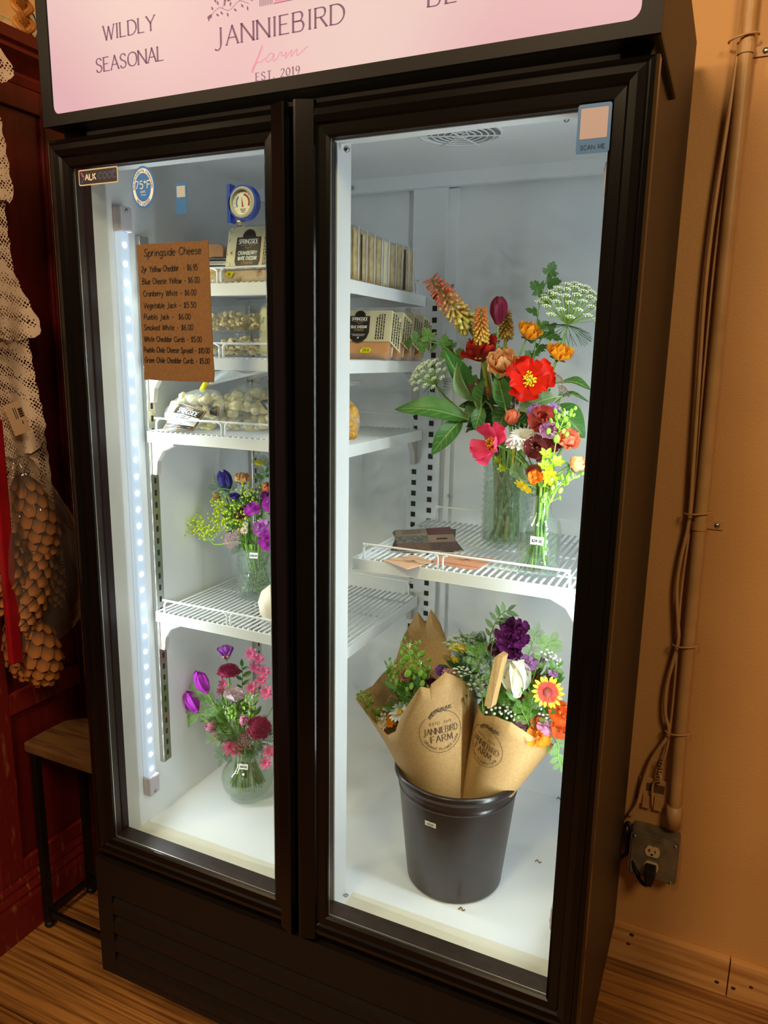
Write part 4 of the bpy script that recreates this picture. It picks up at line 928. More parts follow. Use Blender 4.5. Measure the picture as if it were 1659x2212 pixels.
LEAFP = M('leaf_parsley', '#55812f', .45, var='#44702a', scale=30, trl=.18)
LEAFL = M('leaf_lime', '#9cc728', .45, var='#7fb022', scale=40, trl=.2)
LEAFB = M('leaf_grey_green', '#7d9a62', .5, var='#6a8a52', scale=30, trl=.18)
VEIN = M('leaf_vein', '#86a860', .5)
def C3(h, **k):
    nm = 'petal_'+h.strip('#')+''.join('_%s' % str(v).strip('#')[:12] for v in k.values()); return M(nm, h, k.pop('rough', .5), trl=k.pop('trl', .22), spec=.25, **k)
MOUTH = [None]     # centre and half width of the vase mouth or paper neck the stems run through
def stem_to(parent, a, d, end, r=.0016, mat=None, name='stem', bend=.35):
    a = Vector(a); end = Vector(end); L = (a-end).length
    if MOUTH[0]:
        c, w_ = MOUTH[0]; q = (a-Vector(c)); q.z = 0; q = q.normalized()*min(q.length, w_)*frd.uniform(.45, .95) if q.length > 1e-6 else q
        mth = Vector(c)+q; L = (a-mth).length; p = bez(a, a+Vector(d).normalized()*L*.35, mth+((mth-end).normalized()*.6+Vector((0, 0, .4)))*L*.35, mth, 6)+[mth+(end-mth)*k/3 for k in (1, 2, 3)]
    else: p = bez(a, a+Vector(d)*L*bend, end+Vector((0, 0, 1))*L*.35+(a-end)*.08, end, 9)
    m = MB(); m.tube(p, [r*(1+.25*i/9) for i in range(10)], 6); return part(name, m, mat or GREEN, parent, smooth=True)
frd = random.Random(99)
def ring(t, Q, me, n, elev, r0, z0, sc_, phase=0., jit=6., name='petal', par=None):
    for i in range(n):
        a = 2*PI*i/n+phase+math.radians(frd.uniform(-jit, jit)); e = math.radians(elev+frd.uniform(-jit, jit)); s_ = sc_*frd.uniform(.93, 1.06)
        mt = Q @ Matrix.Rotation(a, 4, 'Z') @ Matrix.Translation((0, r0, z0)) @ Matrix.Rotation(e, 4, 'X') @ Matrix.Rotation(math.radians(frd.uniform(-jit, jit)), 4, 'Y') @ Matrix.Scale(s_, 4)
        link(name, me, par or t, mt)
def face_cam(p, f):
    """facing: f is (right, up, toward) as seen from the visitor's side"""
    p = Vector(p); tw = (CAMP-p).normalized(); rt = Vector((0, 0, 1)).cross(tw).normalized(); up = tw.cross(rt)
    return (rt*f[0]+up*f[1]+tw*f[2]).normalized()
def qpart(name, mb, mat, t, Q, smooth=True, **k):
    return link(name, mb.mesh(name, mat, None, smooth, 0, False), t, Q.copy(), k.get('kind'), k.get('label'))
def head(name, label, cat, p, f, grp):
    d = face_cam(p, f); t = thing(name, label, cat, p, grp); return t, d, rot_to(d) @ Matrix.Rotation(frd.uniform(0, 6.3), 4, 'Z')
def ranunculus(label, p, s, f, end, col, grp, name='ranunculus', tight=False, sm=None, r=.0017):
    t, d, Q = head(name, label, 'flower', p, f, grp); R = s/2
    m1 = petal('round', 1.05, .38, .30, .05, col, 1); m2 = petal('round', 1.0, .45, .42, .04, col, 2)
    ring(t, Q, m1, 7, 18 if not tight else 50, R*.10, -R*.30, R*.98, 0, 7)
    ring(t, Q, m1, 7, 38 if not tight else 58, R*.10, -R*.25, R*.88, .5, 7)
    ring(t, Q, m2, 7, 54, R*.08, -R*.2, R*.78, .2, 7)
    ring(t, Q, m2, 6, 68, R*.06, -R*.15, R*.62, .8, 7)
    ring(t, Q, m2, 5, 80, R*.04, -R*.1, R*.48, .3, 6)
    m = MB(); m.ball((0, 0, R*.05), R*.2, 8, 5); qpart('heart', m, col, t, Q)
    ring(t, Q, petal('leaf', .45, .3, .2, 0, LEAFD, 3), 5, -5, R*.05, -R*.36, R*.55, .4, 8, 'sepal')
    stem_to(t, Vector(p)-d*R*.32, -d, end, r, sm); return t
def poppy(label, p, s, f, end, col, grp, n=5, open_=28, name='poppy', cen='#f2d21c', sm=None):
    t, d, Q = head(name, label, 'flower', p, f, grp); R = s/2
    m1 = petal('fan', 1.3, .16, .16, .17, col, 5, 10, 10); m2 = petal('fan', 1.2, .2, .2, .19, col, 6, 10, 10)
    k = n//2
    ring(t, Q, m1, k, open_-8, R*.05, -R*.03, R*1.0, 0, 8); ring(t, Q, m2, n-k, open_+6, R*.05, 0, R*.95, PI/max(1, k)+.2, 8)
    m = MB(); m.ball((0, 0, R*.12), R*.12, 10, 6, (1, 1, 1.1)); qpart('seed_head', m, M('poppy_centre', '#b9c83a', .5), t, Q)
    m = MB(); r = random.Random(4)
    for i in range(46):
        a = r.uniform(0, 6.3); e = r.uniform(.5, 1.25); L = R*r.uniform(.28, .42); q = Vector((math.cos(a)*math.cos(e), math.sin(a)*math.cos(e), math.sin(e)))
        m.tube([q*R*.06, q*L], R*.010, 3, False); m.ball(q*L, R*.045, 5, 4)
    qpart('stamens', m, M('stamen_'+cen[1:], cen, .55), t, Q, kind='stuff')
    stem_to(t, Vector(p)-d*R*.05, -d, end, .0015, sm); return t
def tulip(label, p, s, f, end, col, grp, name='tulip', wide=.62, sm=None, open_=84, curl=.27):
    t, d, Q = head(name, label, 'flower', p, f, grp); L = s
    Q = Q @ Matrix.Translation((0, 0, -L*.5))
    me = petal('tulip', wide*1.0, .36, curl, .012, col, 8, 6, 8); me2 = petal('tulip', wide*.97, .36, curl+.02, .012, col, 9, 6, 8)
    open_ -= 10
    ring(t, Q, me, 3, open_-4, L*.10, 0, L*1., 0, 3); ring(t, Q, me2, 3, open_, L*.07, L*.01, L*.97, PI/3, 3)
    m = MB(); m.ball((0, 0, 0), L*.17, 10, 6, (1, 1, .5)); qpart('base', m, col, t, Q)
    stem_to(t, Vector(p)-d*L*.52, -d, end, .0021, sm); return t
def daisy(label, p, s, f, end, col, grp, n=18, cen='#e9b21e', cr=.3, elev=8, W=.24, name='daisy', rows=1, ruf=.03, dome=.5, curl=-.08):
    t, d, Q = head(name, label, 'flower', p, f, grp); R = s/2
    for k in range(rows): ring(t, Q, petal('strap', W, .08, curl, ruf, col, 11+k), n, elev+14*k, R*cr*.6*(1-.3*k), R*.03*k, R*(1-cr*.5)*(1-.12*k), .15*k, 4)
    m = MB(); r = random.Random(2); m.ball((0, 0, 0), R*cr, 12, 6, (1, 1, dome))
    for i in range(50):
        a = i*2.4; q = math.sqrt(i/50)*R*cr*.95; m.ball((q*math.cos(a), q*math.sin(a), R*cr*dome*math.sqrt(max(0, 1-(q/(R*cr))**2))), R*cr*.10, 4, 3)
    qpart('centre', m, M('disc_'+cen[1:], cen, .6), t, Q)
    stem_to(t, Vector(p)-d*R*.04, -d, end, .0013); return t
def pincushion(label, p, s, f, end, col, grp, name='scabiosa', dome=.55, tip=None):
    t, d, Q = head(name, label, 'flower', p, f, grp); R = s/2; r = random.Random(int(s*1e5))
    me = petal('fan', .95, .15, -.2, .12, col, 13, 3, 3, name='floret')
    ring(t, Q, me, 14, 5, R*.55, -R*.05, R*.45, 0, 8, 'floret'); ring(t, Q, me, 12, 35, R*.42, R*.10*dome*2, R*.40, .2, 8, 'floret')
    m = MB()
    for i in range(120):
        z = r.random(); a = i*2.39996; q = math.sqrt(i/120)*.86; n_ = Vector((q*math.cos(a), q*math.sin(a), math.sqrt(max(0, 1-q*q))*dome))*R*.92
        dd = n_.normalized(); sd = dd.orthogonal().normalized(); s2 = dd.cross(sd); k = R*.10
        b_ = n_+dd*R*.02; m.add([b_, b_+dd*k+sd*k*.7, b_+dd*k*1.1, b_+dd*k+s2*k*.7, b_+dd*k-sd*k*.7, b_+dd*k-s2*k*.7], [(0, 1, 2), (0, 2, 3), (0, 4, 2), (0, 5, 2), (0, 3, 4), (0, 1, 5)])
    qpart('florets', m, col, t, Q, False, kind='stuff')
    m = MB(); m.ball((0, 0, 0), R*.84, 12, 6, (1, 1, dome)); qpart('core', m, col, t, Q)
    stem_to(t, Vector(p)-d*R*.1, -d, end, .0013); return t
def yarrow(label, p, s, f, end, col, grp, name='yarrow', dot=.075, stemm=None):
    t, d, Q = head(name, label, 'flower', p, f, grp); R = s/2; r = random.Random(int(s*1e5)+3); m = MB(); ms = MB()
    for i in range(90):
        a = i*2.39996; q = math.sqrt(i/90)*R; z = R*.32*(1-(q/R)**2)+r.uniform(-.03, .03)*R; c = (q*math.cos(a)+r.uniform(-.05, .05)*R, q*math.sin(a)+r.uniform(-.05, .05)*R, z)
        m.ball(c, R*dot*r.uniform(.8, 1.2), 6, 4, (1, 1, .7))
        if i % 6 == 0: ms.tube([(c[0]*.15, c[1]*.15, -R*.7), c], R*.02, 4, False)
    qpart('florets', m, col, t, Q, kind='stuff'); qpart('rays', ms, GREENP, t, Q, kind='stuff')
    stem_to(t, Vector(p)-d*R*.7, -d, end, .0012, stemm); return t
def umbel(label, p, s, f, end, grp, name='lace_flower', n=26, col='#eef2dd', hang=.2, sm=None, dome=.5):
    """flat head of white lace flower: rays from one point, each ending in a tuft of tiny white florets, thready bracts beneath"""
    t, d, Q = head(name, label, 'flower', p, f, grp); R = s/2; r = random.Random(int(s*1e5)+n)
    mr = MB(); base = (0, 0, -R*.55); W_ = M('lace_'+col[1:], col, .55); gm = M('lace_green', '#7da03e', .5); mf = MB()
    for i in range(n):
        a = i*2.39996; q = math.sqrt((i+.3)/n); c = Vector((q*R*math.cos(a), q*R*math.sin(a), R*dome*(1-q*q)-R*.12))
        mr.tube(bez(base, Vector(base)*.5+Vector((c.x*.25, c.y*.25, -R*.1)), c*.8+Vector((0, 0, -R*.15)), c, 5), R*.012, 4, False)
        mu = MB()
        for j in range(18):
            b_ = j*2.39996; w = math.sqrt(j/18)*R*.14; e = c+Vector((w*math.cos(b_), w*math.sin(b_), R*.05*(1-j/18)))
            mu.ball(e, max(R*.019, .0009)*r.uniform(.8, 1.3), 5, 3, (1, 1, .6))
            mf.tube([c-Vector((0, 0, R*.07)), e], R*.006, 3, False)
        qpart('umbellet', mu, W_, t, Q)
    qpart('rays', mr, gm, t, Q, kind='stuff'); qpart('pedicels', mf, gm, t, Q, kind='stuff')
    mb = MB()
    for i in range(16):
        a = 2*PI*i/16+r.uniform(-.1, .1); o = Vector((math.cos(a), math.sin(a), 0))
        for k in (-1, 0, 1):
            q = Vector((math.cos(a+k*.35), math.sin(a+k*.35), 0)); mb.tube([base, Vector(base)+o*R*.35+Vector((0, 0, -R*.12)), Vector(base)+o*R*.45+q*R*.35+Vector((0, 0, -R*(.25+.1*r.random())))], R*.008, 3, False)
    qpart('bracts', mb, LEAFD, t, Q, kind='stuff')
    stem_to(t, Q @ Vector(base)+Vector(p)*0 if False else Vector(p)+(Q.to_3x3() @ Vector(base)), -d, end, .002, sm or GREEN); return t
def poker(label, tip, base, w, end, grp, c_top, c_bot):
    """red hot poker: a spike of drooping tubular florets, pale at the bottom and orange above"""
    tip = Vector(tip); base = Vector(base); ax = (tip-base); L = ax.length; ax.normalize(); t = thing('red_hot_poker', label, 'flower', tuple(base), grp)
    Q = rot_to(ax); m = MB(); m.tube([(0, 0, -.004), (0, 0, L)], [w*.10, w*.04], 7); qpart('spike', m, GREEN, t, Q)
    mats = [M('poker_%d_%s' % (k, c_top[1:]), tuple(a*(1-k/3)+b_*(k/3) for a, b_ in zip(lin(c_bot)[:3], lin(c_top)[:3])), .45, trl=.12) for k in range(4)]
    ms = []
    for k in range(4):
        m = MB(); m.tube([(0, 0, 0), (0, .35, .03), (0, .8, 0), (0, 1, -.02)], [.06, .10, .13, .16], 7); ms.append(m.mesh('floret', mats[k], None, True))
    N_ = 96
    for i in range(N_):
        h = (i+.5)/N_; a = i*2.39996; r_ = w*.06; ln = w*(.62-.36*h)*frd.uniform(.9, 1.1)
        dr = math.radians(-55+70*h+frd.uniform(-8, 8)); k = min(3, int(h*5.2))
        mt = Q @ Matrix.Translation((0, 0, L*h)) @ Matrix.Rotation(a, 4, 'Z') @ Matrix.Translation((0, r_, 0)) @ Matrix.Rotation(dr, 4, 'X') @ Matrix.Scale(ln, 4)
        link('floret', ms[k], t, mt)
    stem_to(t, base, -ax, end, .0034, M('poker_stem', '#a8a23c', .5), bend=.25); return t
def spike(label, pts, fs, end, col, grp, name='larkspur', n=5, W=.85, double=True):
    """florets in a loose spike: each a small five-petalled flower of its own mesh"""
    t = thing(name, label, 'flower', pts[0][:3], grp); me = None
    for k, q in enumerate(pts):
        p = Vector(q[:3]); d = face_cam(p, (frd.uniform(-.5, .5), frd.uniform(-.2, .6), 1)); Q = rot_to(d) @ Matrix.Rotation(frd.uniform(0, 6.3), 4, 'Z')
        if me is None:
            m = MB(); pq = petal('strap', .46, .1, .06, .06, col, 15, 3, 5); pm = [(a.co.x, a.co.y, a.co.z) for a in pq.vertices]; pf = [tuple(f.vertices) for f in pq.polygons]; n = 7
            for lay, (cnt, e, s2) in enumerate(((n, 12, 1), (n, 40, .7)) if double else ((n, 12, 1),)):
                for i in range(cnt):
                    R_ = Matrix.Rotation(2*PI*i/cnt+lay*.5, 4, 'Z') @ Matrix.Translation((0, .08, .02*lay)) @ Matrix.Rotation(math.radians(e), 4, 'X') @ Matrix.Scale(s2, 4)
                    m.add([tuple(R_ @ Vector(v)) for v in pm], pf)
            m.ball((0, 0, .1), .1, 6, 4); me = m.mesh('floret', col, None, True, fix=False)
        Q = Matrix.Translation(p-base_of(t)) @ Q @ Matrix.Scale(fs*frd.uniform(.85, 1.1)/2, 4); link('floret', me, t, Q)
    P = [Vector(q[:3])+Vector((0, .010, -.004)) for q in pts]
    m = MB(); m.tube(spline(P, 4) if len(P) > 1 else P*2, .0012, 5); part('spike', m, GREEN, t, smooth=True)
    e = P[-1]; stem_to(t, e, (P[-1]-P[-2]).normalized() if len(P) > 1 else Vector((0, 0, -1)), end, .0013); return t
def pods(label, path, end, grp, n=22, s=.006, mat=None, name='pennycress_stem'):
    """stem set with flat round seed pods, white specks at the tip"""
    t = thing(name, label, 'flower', path[0], grp); P = spline(path, 8); m = MB(); m.tube(P, .0009, 5); part('stem', m, GREENB, t, smooth=True)
    pm = MB(); pm.lathe([(.0, -.10), (.62, -.16), (1, 0), (.62, .16), (0, .10)], 9); me = pm.mesh('pod', mat or M('pod_green', '#8fbf3c', .42, var='#79a83a', scale=30, trl=.2), None, True)
    for i in range(n):
        h = (i+.5)/n; p = P[min(len(P)-2, int(h*(len(P)-1)*.82))]; a = i*2.4; q = Vector((math.cos(a), math.sin(a)*.8, .55)); L = s*frd.uniform(1.6, 2.6)
        c = p+q.normalized()*L; mm = MB(); mm.tube([p, c], .0004, 3, False)
        sc2 = s*frd.uniform(.45, .9)*(0.6+.5*h); Q = rot_to((frd.uniform(-.6, .6), -1, frd.uniform(-.4, .6))); link('pod', me, t, Matrix.Translation(c-base_of(t)) @ Q @ Matrix.Scale(sc2, 4) @ Matrix.Diagonal((.8, 1.15, 1, 1)))
        part('pedicel', mm, GREENB, t, fix=False)
    m = MB()
    for i in range(10): m.ball(P[0]+Vector((frd.uniform(-1, 1), frd.uniform(-1, 1), frd.uniform(-.6, .8)))*s*.5, s*.14, 5, 3)
    part('buds', m, M('lace_eef2dd', '#eef2dd', .55), t, kind='stuff', fix=False)
    if end is not None: stem_to(t, P[-1], (P[-1]-P[-2]).normalized(), end, .0010, GREENB)
    return t
def bigleaf(label, base, tip, w, up, grp, end=None, mat=None, arch=.12, cup=.18, name='peony_leaf', wave=.015):
    """one long leaf from base to tip, folded a little along its midrib; up = the direction its face looks"""
    base = Vector(base); tip = Vector(tip); ax = tip-base; L = ax.length; y = ax.normalized(); z = Vector(up); z = (z-y*z.dot(y)).normalized(); x = y.cross(z)
    t = thing(name, label, 'leaf', tuple(base), grp); W = w/L
    def fn(u, v):
        q = u*2-1; hw = prof('leaf', min(1, v*.97+.02))*W/2
        return base+(x*(q*hw)+y*v+z*(cup*W*abs(q)**1.3*hw*2/W+arch*math.sin(PI*v)+wave*math.sin(9*v+3*q)*abs(q)))*L
    m = MB(); m.grid(fn, 8, 14); part('blade', m, mat or LEAF, t, smooth=True, fix=False)
    m = MB(); m.tube([fn(.5, v/10)+z*.0004 for v in range(0, 10)], [.0014*(1-.07*v) for v in range(10)], 5)
    for s_ in (-1, 1):
        for k in range(1, 5):
            v = k/6; m.tube([fn(.5, v)+z*.0003, fn(.5+s_*.2, v+.06)+z*.0004, fn(.5+s_*.38, v+.14)+z*.0004], .00035, 3, False)
    part('vein', m, VEIN, t, fix=False)
    if end is not None: stem_to(t, base, -y, end, .0016, GREENP)
    return t
def lobed(mat):
    key = ('lobed', mat.name)
    if key in PET: return PET[key]
    pts = []   # three-lobed toothed leaf outline
    half = [(.05, .12), (.30, .10), (.52, .22), (.44, .30), (.60, .40), (.42, .46), (.30, .44), (.24, .52), (.36, .64), (.26, .70), (.30, .82), (.14, .84), (.10, .96), (0, 1.0)]
    pl = [(0, 0)]+half+[(-a, b_) for a, b_ in half[-2::-1]]
    m = MB(); n = len(pl); v = [(a, b_, .10*abs(a)+.05*math.sin(6*b_)-.12*b_*b_) for a, b_ in pl]+[(0, .45, -.02)]
    m.add(v, [(i, (i+1) % n, n) for i in range(n)]); PET[key] = m.mesh('leaflet', mat, None, False, fix=False); return PET[key]
def feather(mat):
    key = ('feather', mat.name)
    if key in PET: return PET[key]
    m = MB()
    for k in range(9):
        v = k/9
        for s_ in (-1, 1):
            L = .34*math.sin(PI*(.2+.75*v)); m.add([(0, v, 0), (s_*L, v+.20, .04), (s_*L*.9, v+.24, .04), (0, v+.05, 0)], [(0, 1, 2, 3)])
            m.add([(s_*L*.5, v+.10, .02), (s_*L*.75, v+.30, .05), (s_*L*.5, v+.14, .02)], [(0, 1, 2)])
    m.add([(-.012, 0, 0), (.012, 0, 0), (0, 1.1, 0)], [(0, 1, 2)]); PET[key] = m.mesh('leaflet', mat, None, False, fix=False); return PET[key]
def oval(mat):
    return petal('leaf', .42, .15, -.08, .02, mat, 21, 3, 6, name='leaflet')
def sprig(label, path, end, size, grp, me, n=9, name='leafy_sprig', sm=None, rs=1., spread=55, r=.0011):
    """stem with leaflets along it, largest in the middle; path runs from the tip down"""
    t = thing(name, label, 'foliage', path[0], grp); P = spline(path, 8); m = MB(); m.tube(P, r, 5); part('stem', m, sm or GREEN, t, smooth=True)
    for i in range(n):
        h = i/max(1, n-1); k = min(len(P)-2, int(h*(len(P)-1)*.92)); p = P[k]; ax = (P[max(0, k-1)]-P[k+1]).normalized() if k else (P[0]-P[1]).normalized()
        tw = (CAMP-p).normalized(); sd = ax.cross(tw).normalized()*(1 if i % 2 else -1)
        an = math.radians(spread+frd.uniform(-18, 18)); y = ax*math.cos(an)+sd*math.sin(an)+tw*frd.uniform(-.35, .45)
        if i == 0: y = ax+tw*.2
        y.normalize(); z = (tw+Vector((frd.uniform(-.5, .5), frd.uniform(-.4, .4), frd.uniform(0, .9)))); z = (z-y*z.dot(y)).normalized(); x = y.cross(z)
        s_ = size*frd.uniform(.75, 1.1)*(.6+.4*math.sin(PI*min(1, h+.2))); q = p-base_of(t)
        link('leaflet', me, t, Matrix(((x.x*s_, y.x*s_, z.x*s_, q.x), (x.y*s_, y.y*s_, z.y*s_, q.y), (x.z*s_, y.z*s_, z.z*s_, q.z), (0, 0, 0, 1))))
    if end is not None: stem_to(t, P[-1], (P[-1]-P[-2]).normalized(), end, r*1.2, sm)
    return t
def filler(label, c, rad, n, size, me, grp, name='foliage', squash=(1, 1, .8)):
    """crowded small greenery low in a bouquet"""
    r = random.Random(int(c[0]*9999)); c = Vector(c); m = MB(); vs = [Vector(v.co) for v in me.vertices]; fs = [tuple(f.vertices) for f in me.polygons]
    for i in range(n):
        d = Vector((r.gauss(0, 1), r.gauss(0, 1), r.gauss(.25, 1))).normalized(); p = c+Vector((d.x*squash[0], d.y*squash[1], d.z*squash[2]))*rad*r.uniform(.35, 1)
        y = (d+Vector((r.uniform(-.6, .6), r.uniform(-.6, .6), r.uniform(-.2, .8)))).normalized(); z = y.orthogonal().normalized(); z.rotate(Quaternion(y, r.uniform(0, 6.3))); x = y.cross(z); s_ = size*r.uniform(.6, 1.15)
        m.add([p+(x*v.x+y*v.y+z*v.z)*s_ for v in vs], fs)
    me2 = m.mesh(name, me.materials[0], None, False, fix=False); o = link(name, me2); o['label'] = label; o['category'] = 'foliage'; o['kind'] = 'stuff'
    if grp: o['group'] = grp
    return o
def ruffled(label, p, s, f, end, col, grp, name='snapdragon', n=9):
    """soft double flower of crumpled petals (stock, snapdragon, pansy-like)"""
    t, d, Q = head(name, label, 'flower', p, f, grp); R = s/2
    me = petal('fan', 1.2, .12, .12, .16, col, 17, 6, 6); me2 = petal('fan', 1.1, .25, .25, .2, col, 18, 6, 6)
    ring(t, Q, me, 5, 5, R*.04, -R*.15, R, 0, 12); ring(t, Q, me2, n-5, 45, R*.04, 0, R*.75, .6, 14)
    m = MB(); m.ball((0, 0, R*.05), R*.12, 8, 5); qpart('throat', m, M('throat_yellow', '#c9b45a', .6), t, Q)
    stem_to(t, Vector(p)-d*R*.15, -d, end, .0012); return t
def bract(label, p, s, f, end, grp, n=3, name='bupleurum'):
    """lime green rosettes of pointed bracts round tiny yellow florets"""
    t, d, Q = head(name, label, 'flower', p, f, grp); R = s/2; me = petal('leaf', .55, .2, .1, .02, LEAFL, 19, 3, 5, name='bract'); ym = M('floret_yellow', '#e8e03a', .5); r = random.Random(int(s*1e5))
    for k in range(n):
        a = 2*PI*k/max(1, n)+.4; off = Matrix.Translation((R*.5*math.cos(a) if n > 1 else 0, R*.5*math.sin(a) if n > 1 else 0, R*.1*(k % 2)))
        s_ = R*(.62 if n > 1 else 1); ring(t, Q @ off, me, 6, 18, 0, 0, s_, k, 8, 'bract')
        m = MB()
        for i in range(14): b_ = i*2.4; q = math.sqrt(i/14)*s_*.42; m.ball((q*math.cos(b_), q*math.sin(b_), s_*.16), s_*.09, 5, 4)
        qpart('florets', m, ym, t, Q @ off, kind='stuff')
    stem_to(t, Vector(p)-d*R*.1, -d, end, .0012, GREENB); return t
def euphorbia(label, pts, s, end, grp, name='lime_spurge'):
    """airy lime green clusters of tiny cupped bracts"""
    t = thing(name, label, 'flower', pts[0][:3], grp); r = random.Random(int(pts[0][0]*1e4)); mm = M('spurge_lime', '#b7cf24', .45, var='#cfdc3c', scale=50, trl=.2); m = MB(); ms = MB(); end = Vector(end)
    c0 = sum((Vector(q[:3]) for q in pts), Vector())/len(pts)+Vector((.01, .0, -.03))
    for q in pts:
        p = Vector(q[:3]); ms.tube(bez(c0, c0+(p-c0)*.4+Vector((0, 0, -.006)), p+Vector((0, 0, -.014)), p, 5), .00045, 4, False); mb = MB()
        for i in range(20):
            c = p+Vector((r.gauss(0, .5), r.gauss(0, .5), r.gauss(0, .45)))*s; mb.ball(c, s*r.uniform(.09, .15), 6, 4, (1, 1, .8))
        part('cluster', mb, mm, t, fix=False)
    part('pedicels', ms, GREENB, t, kind='stuff', fix=False); stem_to(t, c0, Vector((0, 0, -1)), end, .0011, GREENB); return t

# ---------------------------------------------------------------- vases, bottle, bucket
VG = clear('vase_glass', '#fafdfb', 1., .03, .015, '#eef6f2', ior=1.75)
VGB = clear('bubble_glass', '#f4faf6', .95, .05, .02, '#e9f4ee', bump=.8, bscale=120, ior=1.7)
WATER = clear('water', '#f3f7ee', .6, .02, .004, '#d9e2c8', ior=1.15)
BUB = clear('bubble', '#fbfdfb', 1., .03, .06, '#ffffff', ior=1.9)
def tagstick(par, c, n, txt, w_=.017, h_=.0115):
    c = Vector(c); n = Vector(n).normalized(); U = Vector((0, 0, 1)).cross(n).normalized(); V = n.cross(U)
    F = lambda d: (lambda u, v: c+U*u+V*v+n*d)
    m = MB(); poly(m, [(-w_/2, -h_/2), (-w_*.08, -h_/2), (0, -h_*.40), (w_*.08, -h_/2), (w_/2, -h_/2), (w_/2, h_/2), (w_*.08, h_/2), (0, h_*.40), (-w_*.08, h_/2), (-w_/2, h_/2)], F(.0006)); o = part('price_tag', m, PAPERW, par)
    m = MB(); write(m, txt, h_*.34, h_*.06, F(.001), 0, -h_*.2, 1.6, wide=.9); part('lettering', m, INK, o); return o
# tall bubble-glass vase
VA = (.748, .364, 1.122)
t = thing('bubble_vase', 'tall clear glass cylinder vase dotted with bubbles, full of thick stems', 'vase', VA)
m = MB(); m.lathe([(.0, .0), (.042, .0), (.046, .006), (.0462, .15), (.0455, .158), (.0440, .158), (.0440, .012), (.042, .008), (.0, .008)], 40, VA); part('wall', m, VGB, t, smooth=True)
m = MB(); m.lathe([(.0, .0085), (.0432, .0085), (.0432, .118), (0, .118)], 32, VA); part('water', m, WATER, t, smooth=True)
bm_ = MB(); bm_.lathe([(.0034, 0), (.0031, .0012), (.0022, .0018), (.0012, .0010), (0, .0004)], 12); bme = bm_.mesh('bubble', BUB, None, True)
k = 0
for i in range(12):
    for j in range(20):
        a = 2*PI*(j+.5*(i % 2))/20; n_ = Vector((math.cos(a), math.sin(a), 0))
        if n_.y > .35: continue
        link('bubble', bme, t, Matrix.Translation(n_*.0462+Vector((0, 0, .012+.0122*i))) @ rot_to(n_))
# small bottle vase
VB = (.853, .190, 1.1215)
t = thing('bottle_vase', 'small clear glass bottle vase with a price tag at the shelf front', 'vase', VB)
m = MB(); m.lathe([(.0, .0), (.032, .0), (.0345, .004), (.0348, .072), (.034, .082), (.0305, .092), (.024, .099), (.0178, .103), (.0165, .108), (.0165, .128), (.020, .130), (.020, .134), (.0165, .135), (.0150, .132), (.0150, .106), (.030, .088), (.0325, .07), (.0325, .010), (.0, .010)], 40, VB); part('wall', m, VG, t, smooth=True)
m = MB(); m.lathe([(.0, .0105), (.0318, .0105), (.0318, .066), (0, .066)], 28, VB); part('water', m, WATER, t, smooth=True)
m = MB()
for i in range(26):
    a = -PI/2+(-1.2+2.4*i/25); m.tube([(VB[0]+.0349*math.cos(a), VB[1]+.0349*math.sin(a), VB[2]+.008), (VB[0]+.035*math.cos(a), VB[1]+.035*math.sin(a), VB[2]+.07)], .0005, 4, False)
part('rib', m, VG, t, kind='stuff')
tagstick(t, (0.8566, 0.1555, 1.1855), (.0, -1, .0), '$24.00', .0215, .0135)
# round bowl vase in the narrow bay
VD = (.1835, .292, .4625)
t = thing('bowl_vase', 'round clear glass bowl vase with a flared rim on the cooler floor', 'vase', VD)
m = MB(); m.lathe([(.0, .0), (.036, .0), (.046, .006), (.058, .026), (.0615, .046), (.058, .066), (.047, .082), (.036, .091), (.0325, .098), (.034, .108), (.040, .122), (.042, .125), (.0405, .125), (.032, .108), (.0310, .098), (.035, .089), (.056, .065), (.0597, .046), (.056, .027), (.045, .010), (.0, .006)], 44, VD); part('wall', m, VG, t, smooth=True)
m = MB(); m.lathe([(.0, .0068), (.0445, .0105), (.0555, .027), (.0590, .046), (.0555, .064), (.0468, .078), (0, .078)], 36, VD); part('water', m, WATER, t, smooth=True)
tagstick(t, (0.2078, 0.243, 0.5655), (.25, -.95, .2), '$65.00', .021, .0125)
# square-patterned cylinder vase on the fourth shelf
VC = (.196, .331, .942)
t = thing('patterned_vase', 'clear pressed-glass cylinder vase with a price tag on the fourth shelf', 'vase', VC)
m = MB(); pf = [(.0, .0), (.043, .0), (.046, .004)]
for i in range(9): pf += [(.0465, .008+.0115*i), (.0478, .0135+.0115*i), (.0465, .019+.0115*i)]
pf += [(.0455, .114), (.0435, .114), (.0435, .010), (.0, .010)]
m.lathe(pf, 36, VC); part('wall', m, VGB, t, smooth=True)
m = MB(); m.lathe([(.0, .0105), (.0428, .0105), (.0428, .09), (0, .09)], 28, VC); part('water', m, WATER, t, smooth=True)
tagstick(t, (0.2182, 0.283, 1.0476), (.3, -.95, .1), '$28.00', .018, .0125)
# cream ribbed object cut off by the door stile
t = solo('cream_pot', MB().lathe([(.02, 0), (.036, .004), (.047, .02), (.050, .04), (.044, .06), (.030, .072), (.012, .076), (.0, .074)], 36, (.335, .215, .942)), M('cream_ceramic', '#e9dcc8', .5), 'plain cream ceramic pot half hidden by the door stile on the fourth shelf', 'pot', smooth=True)
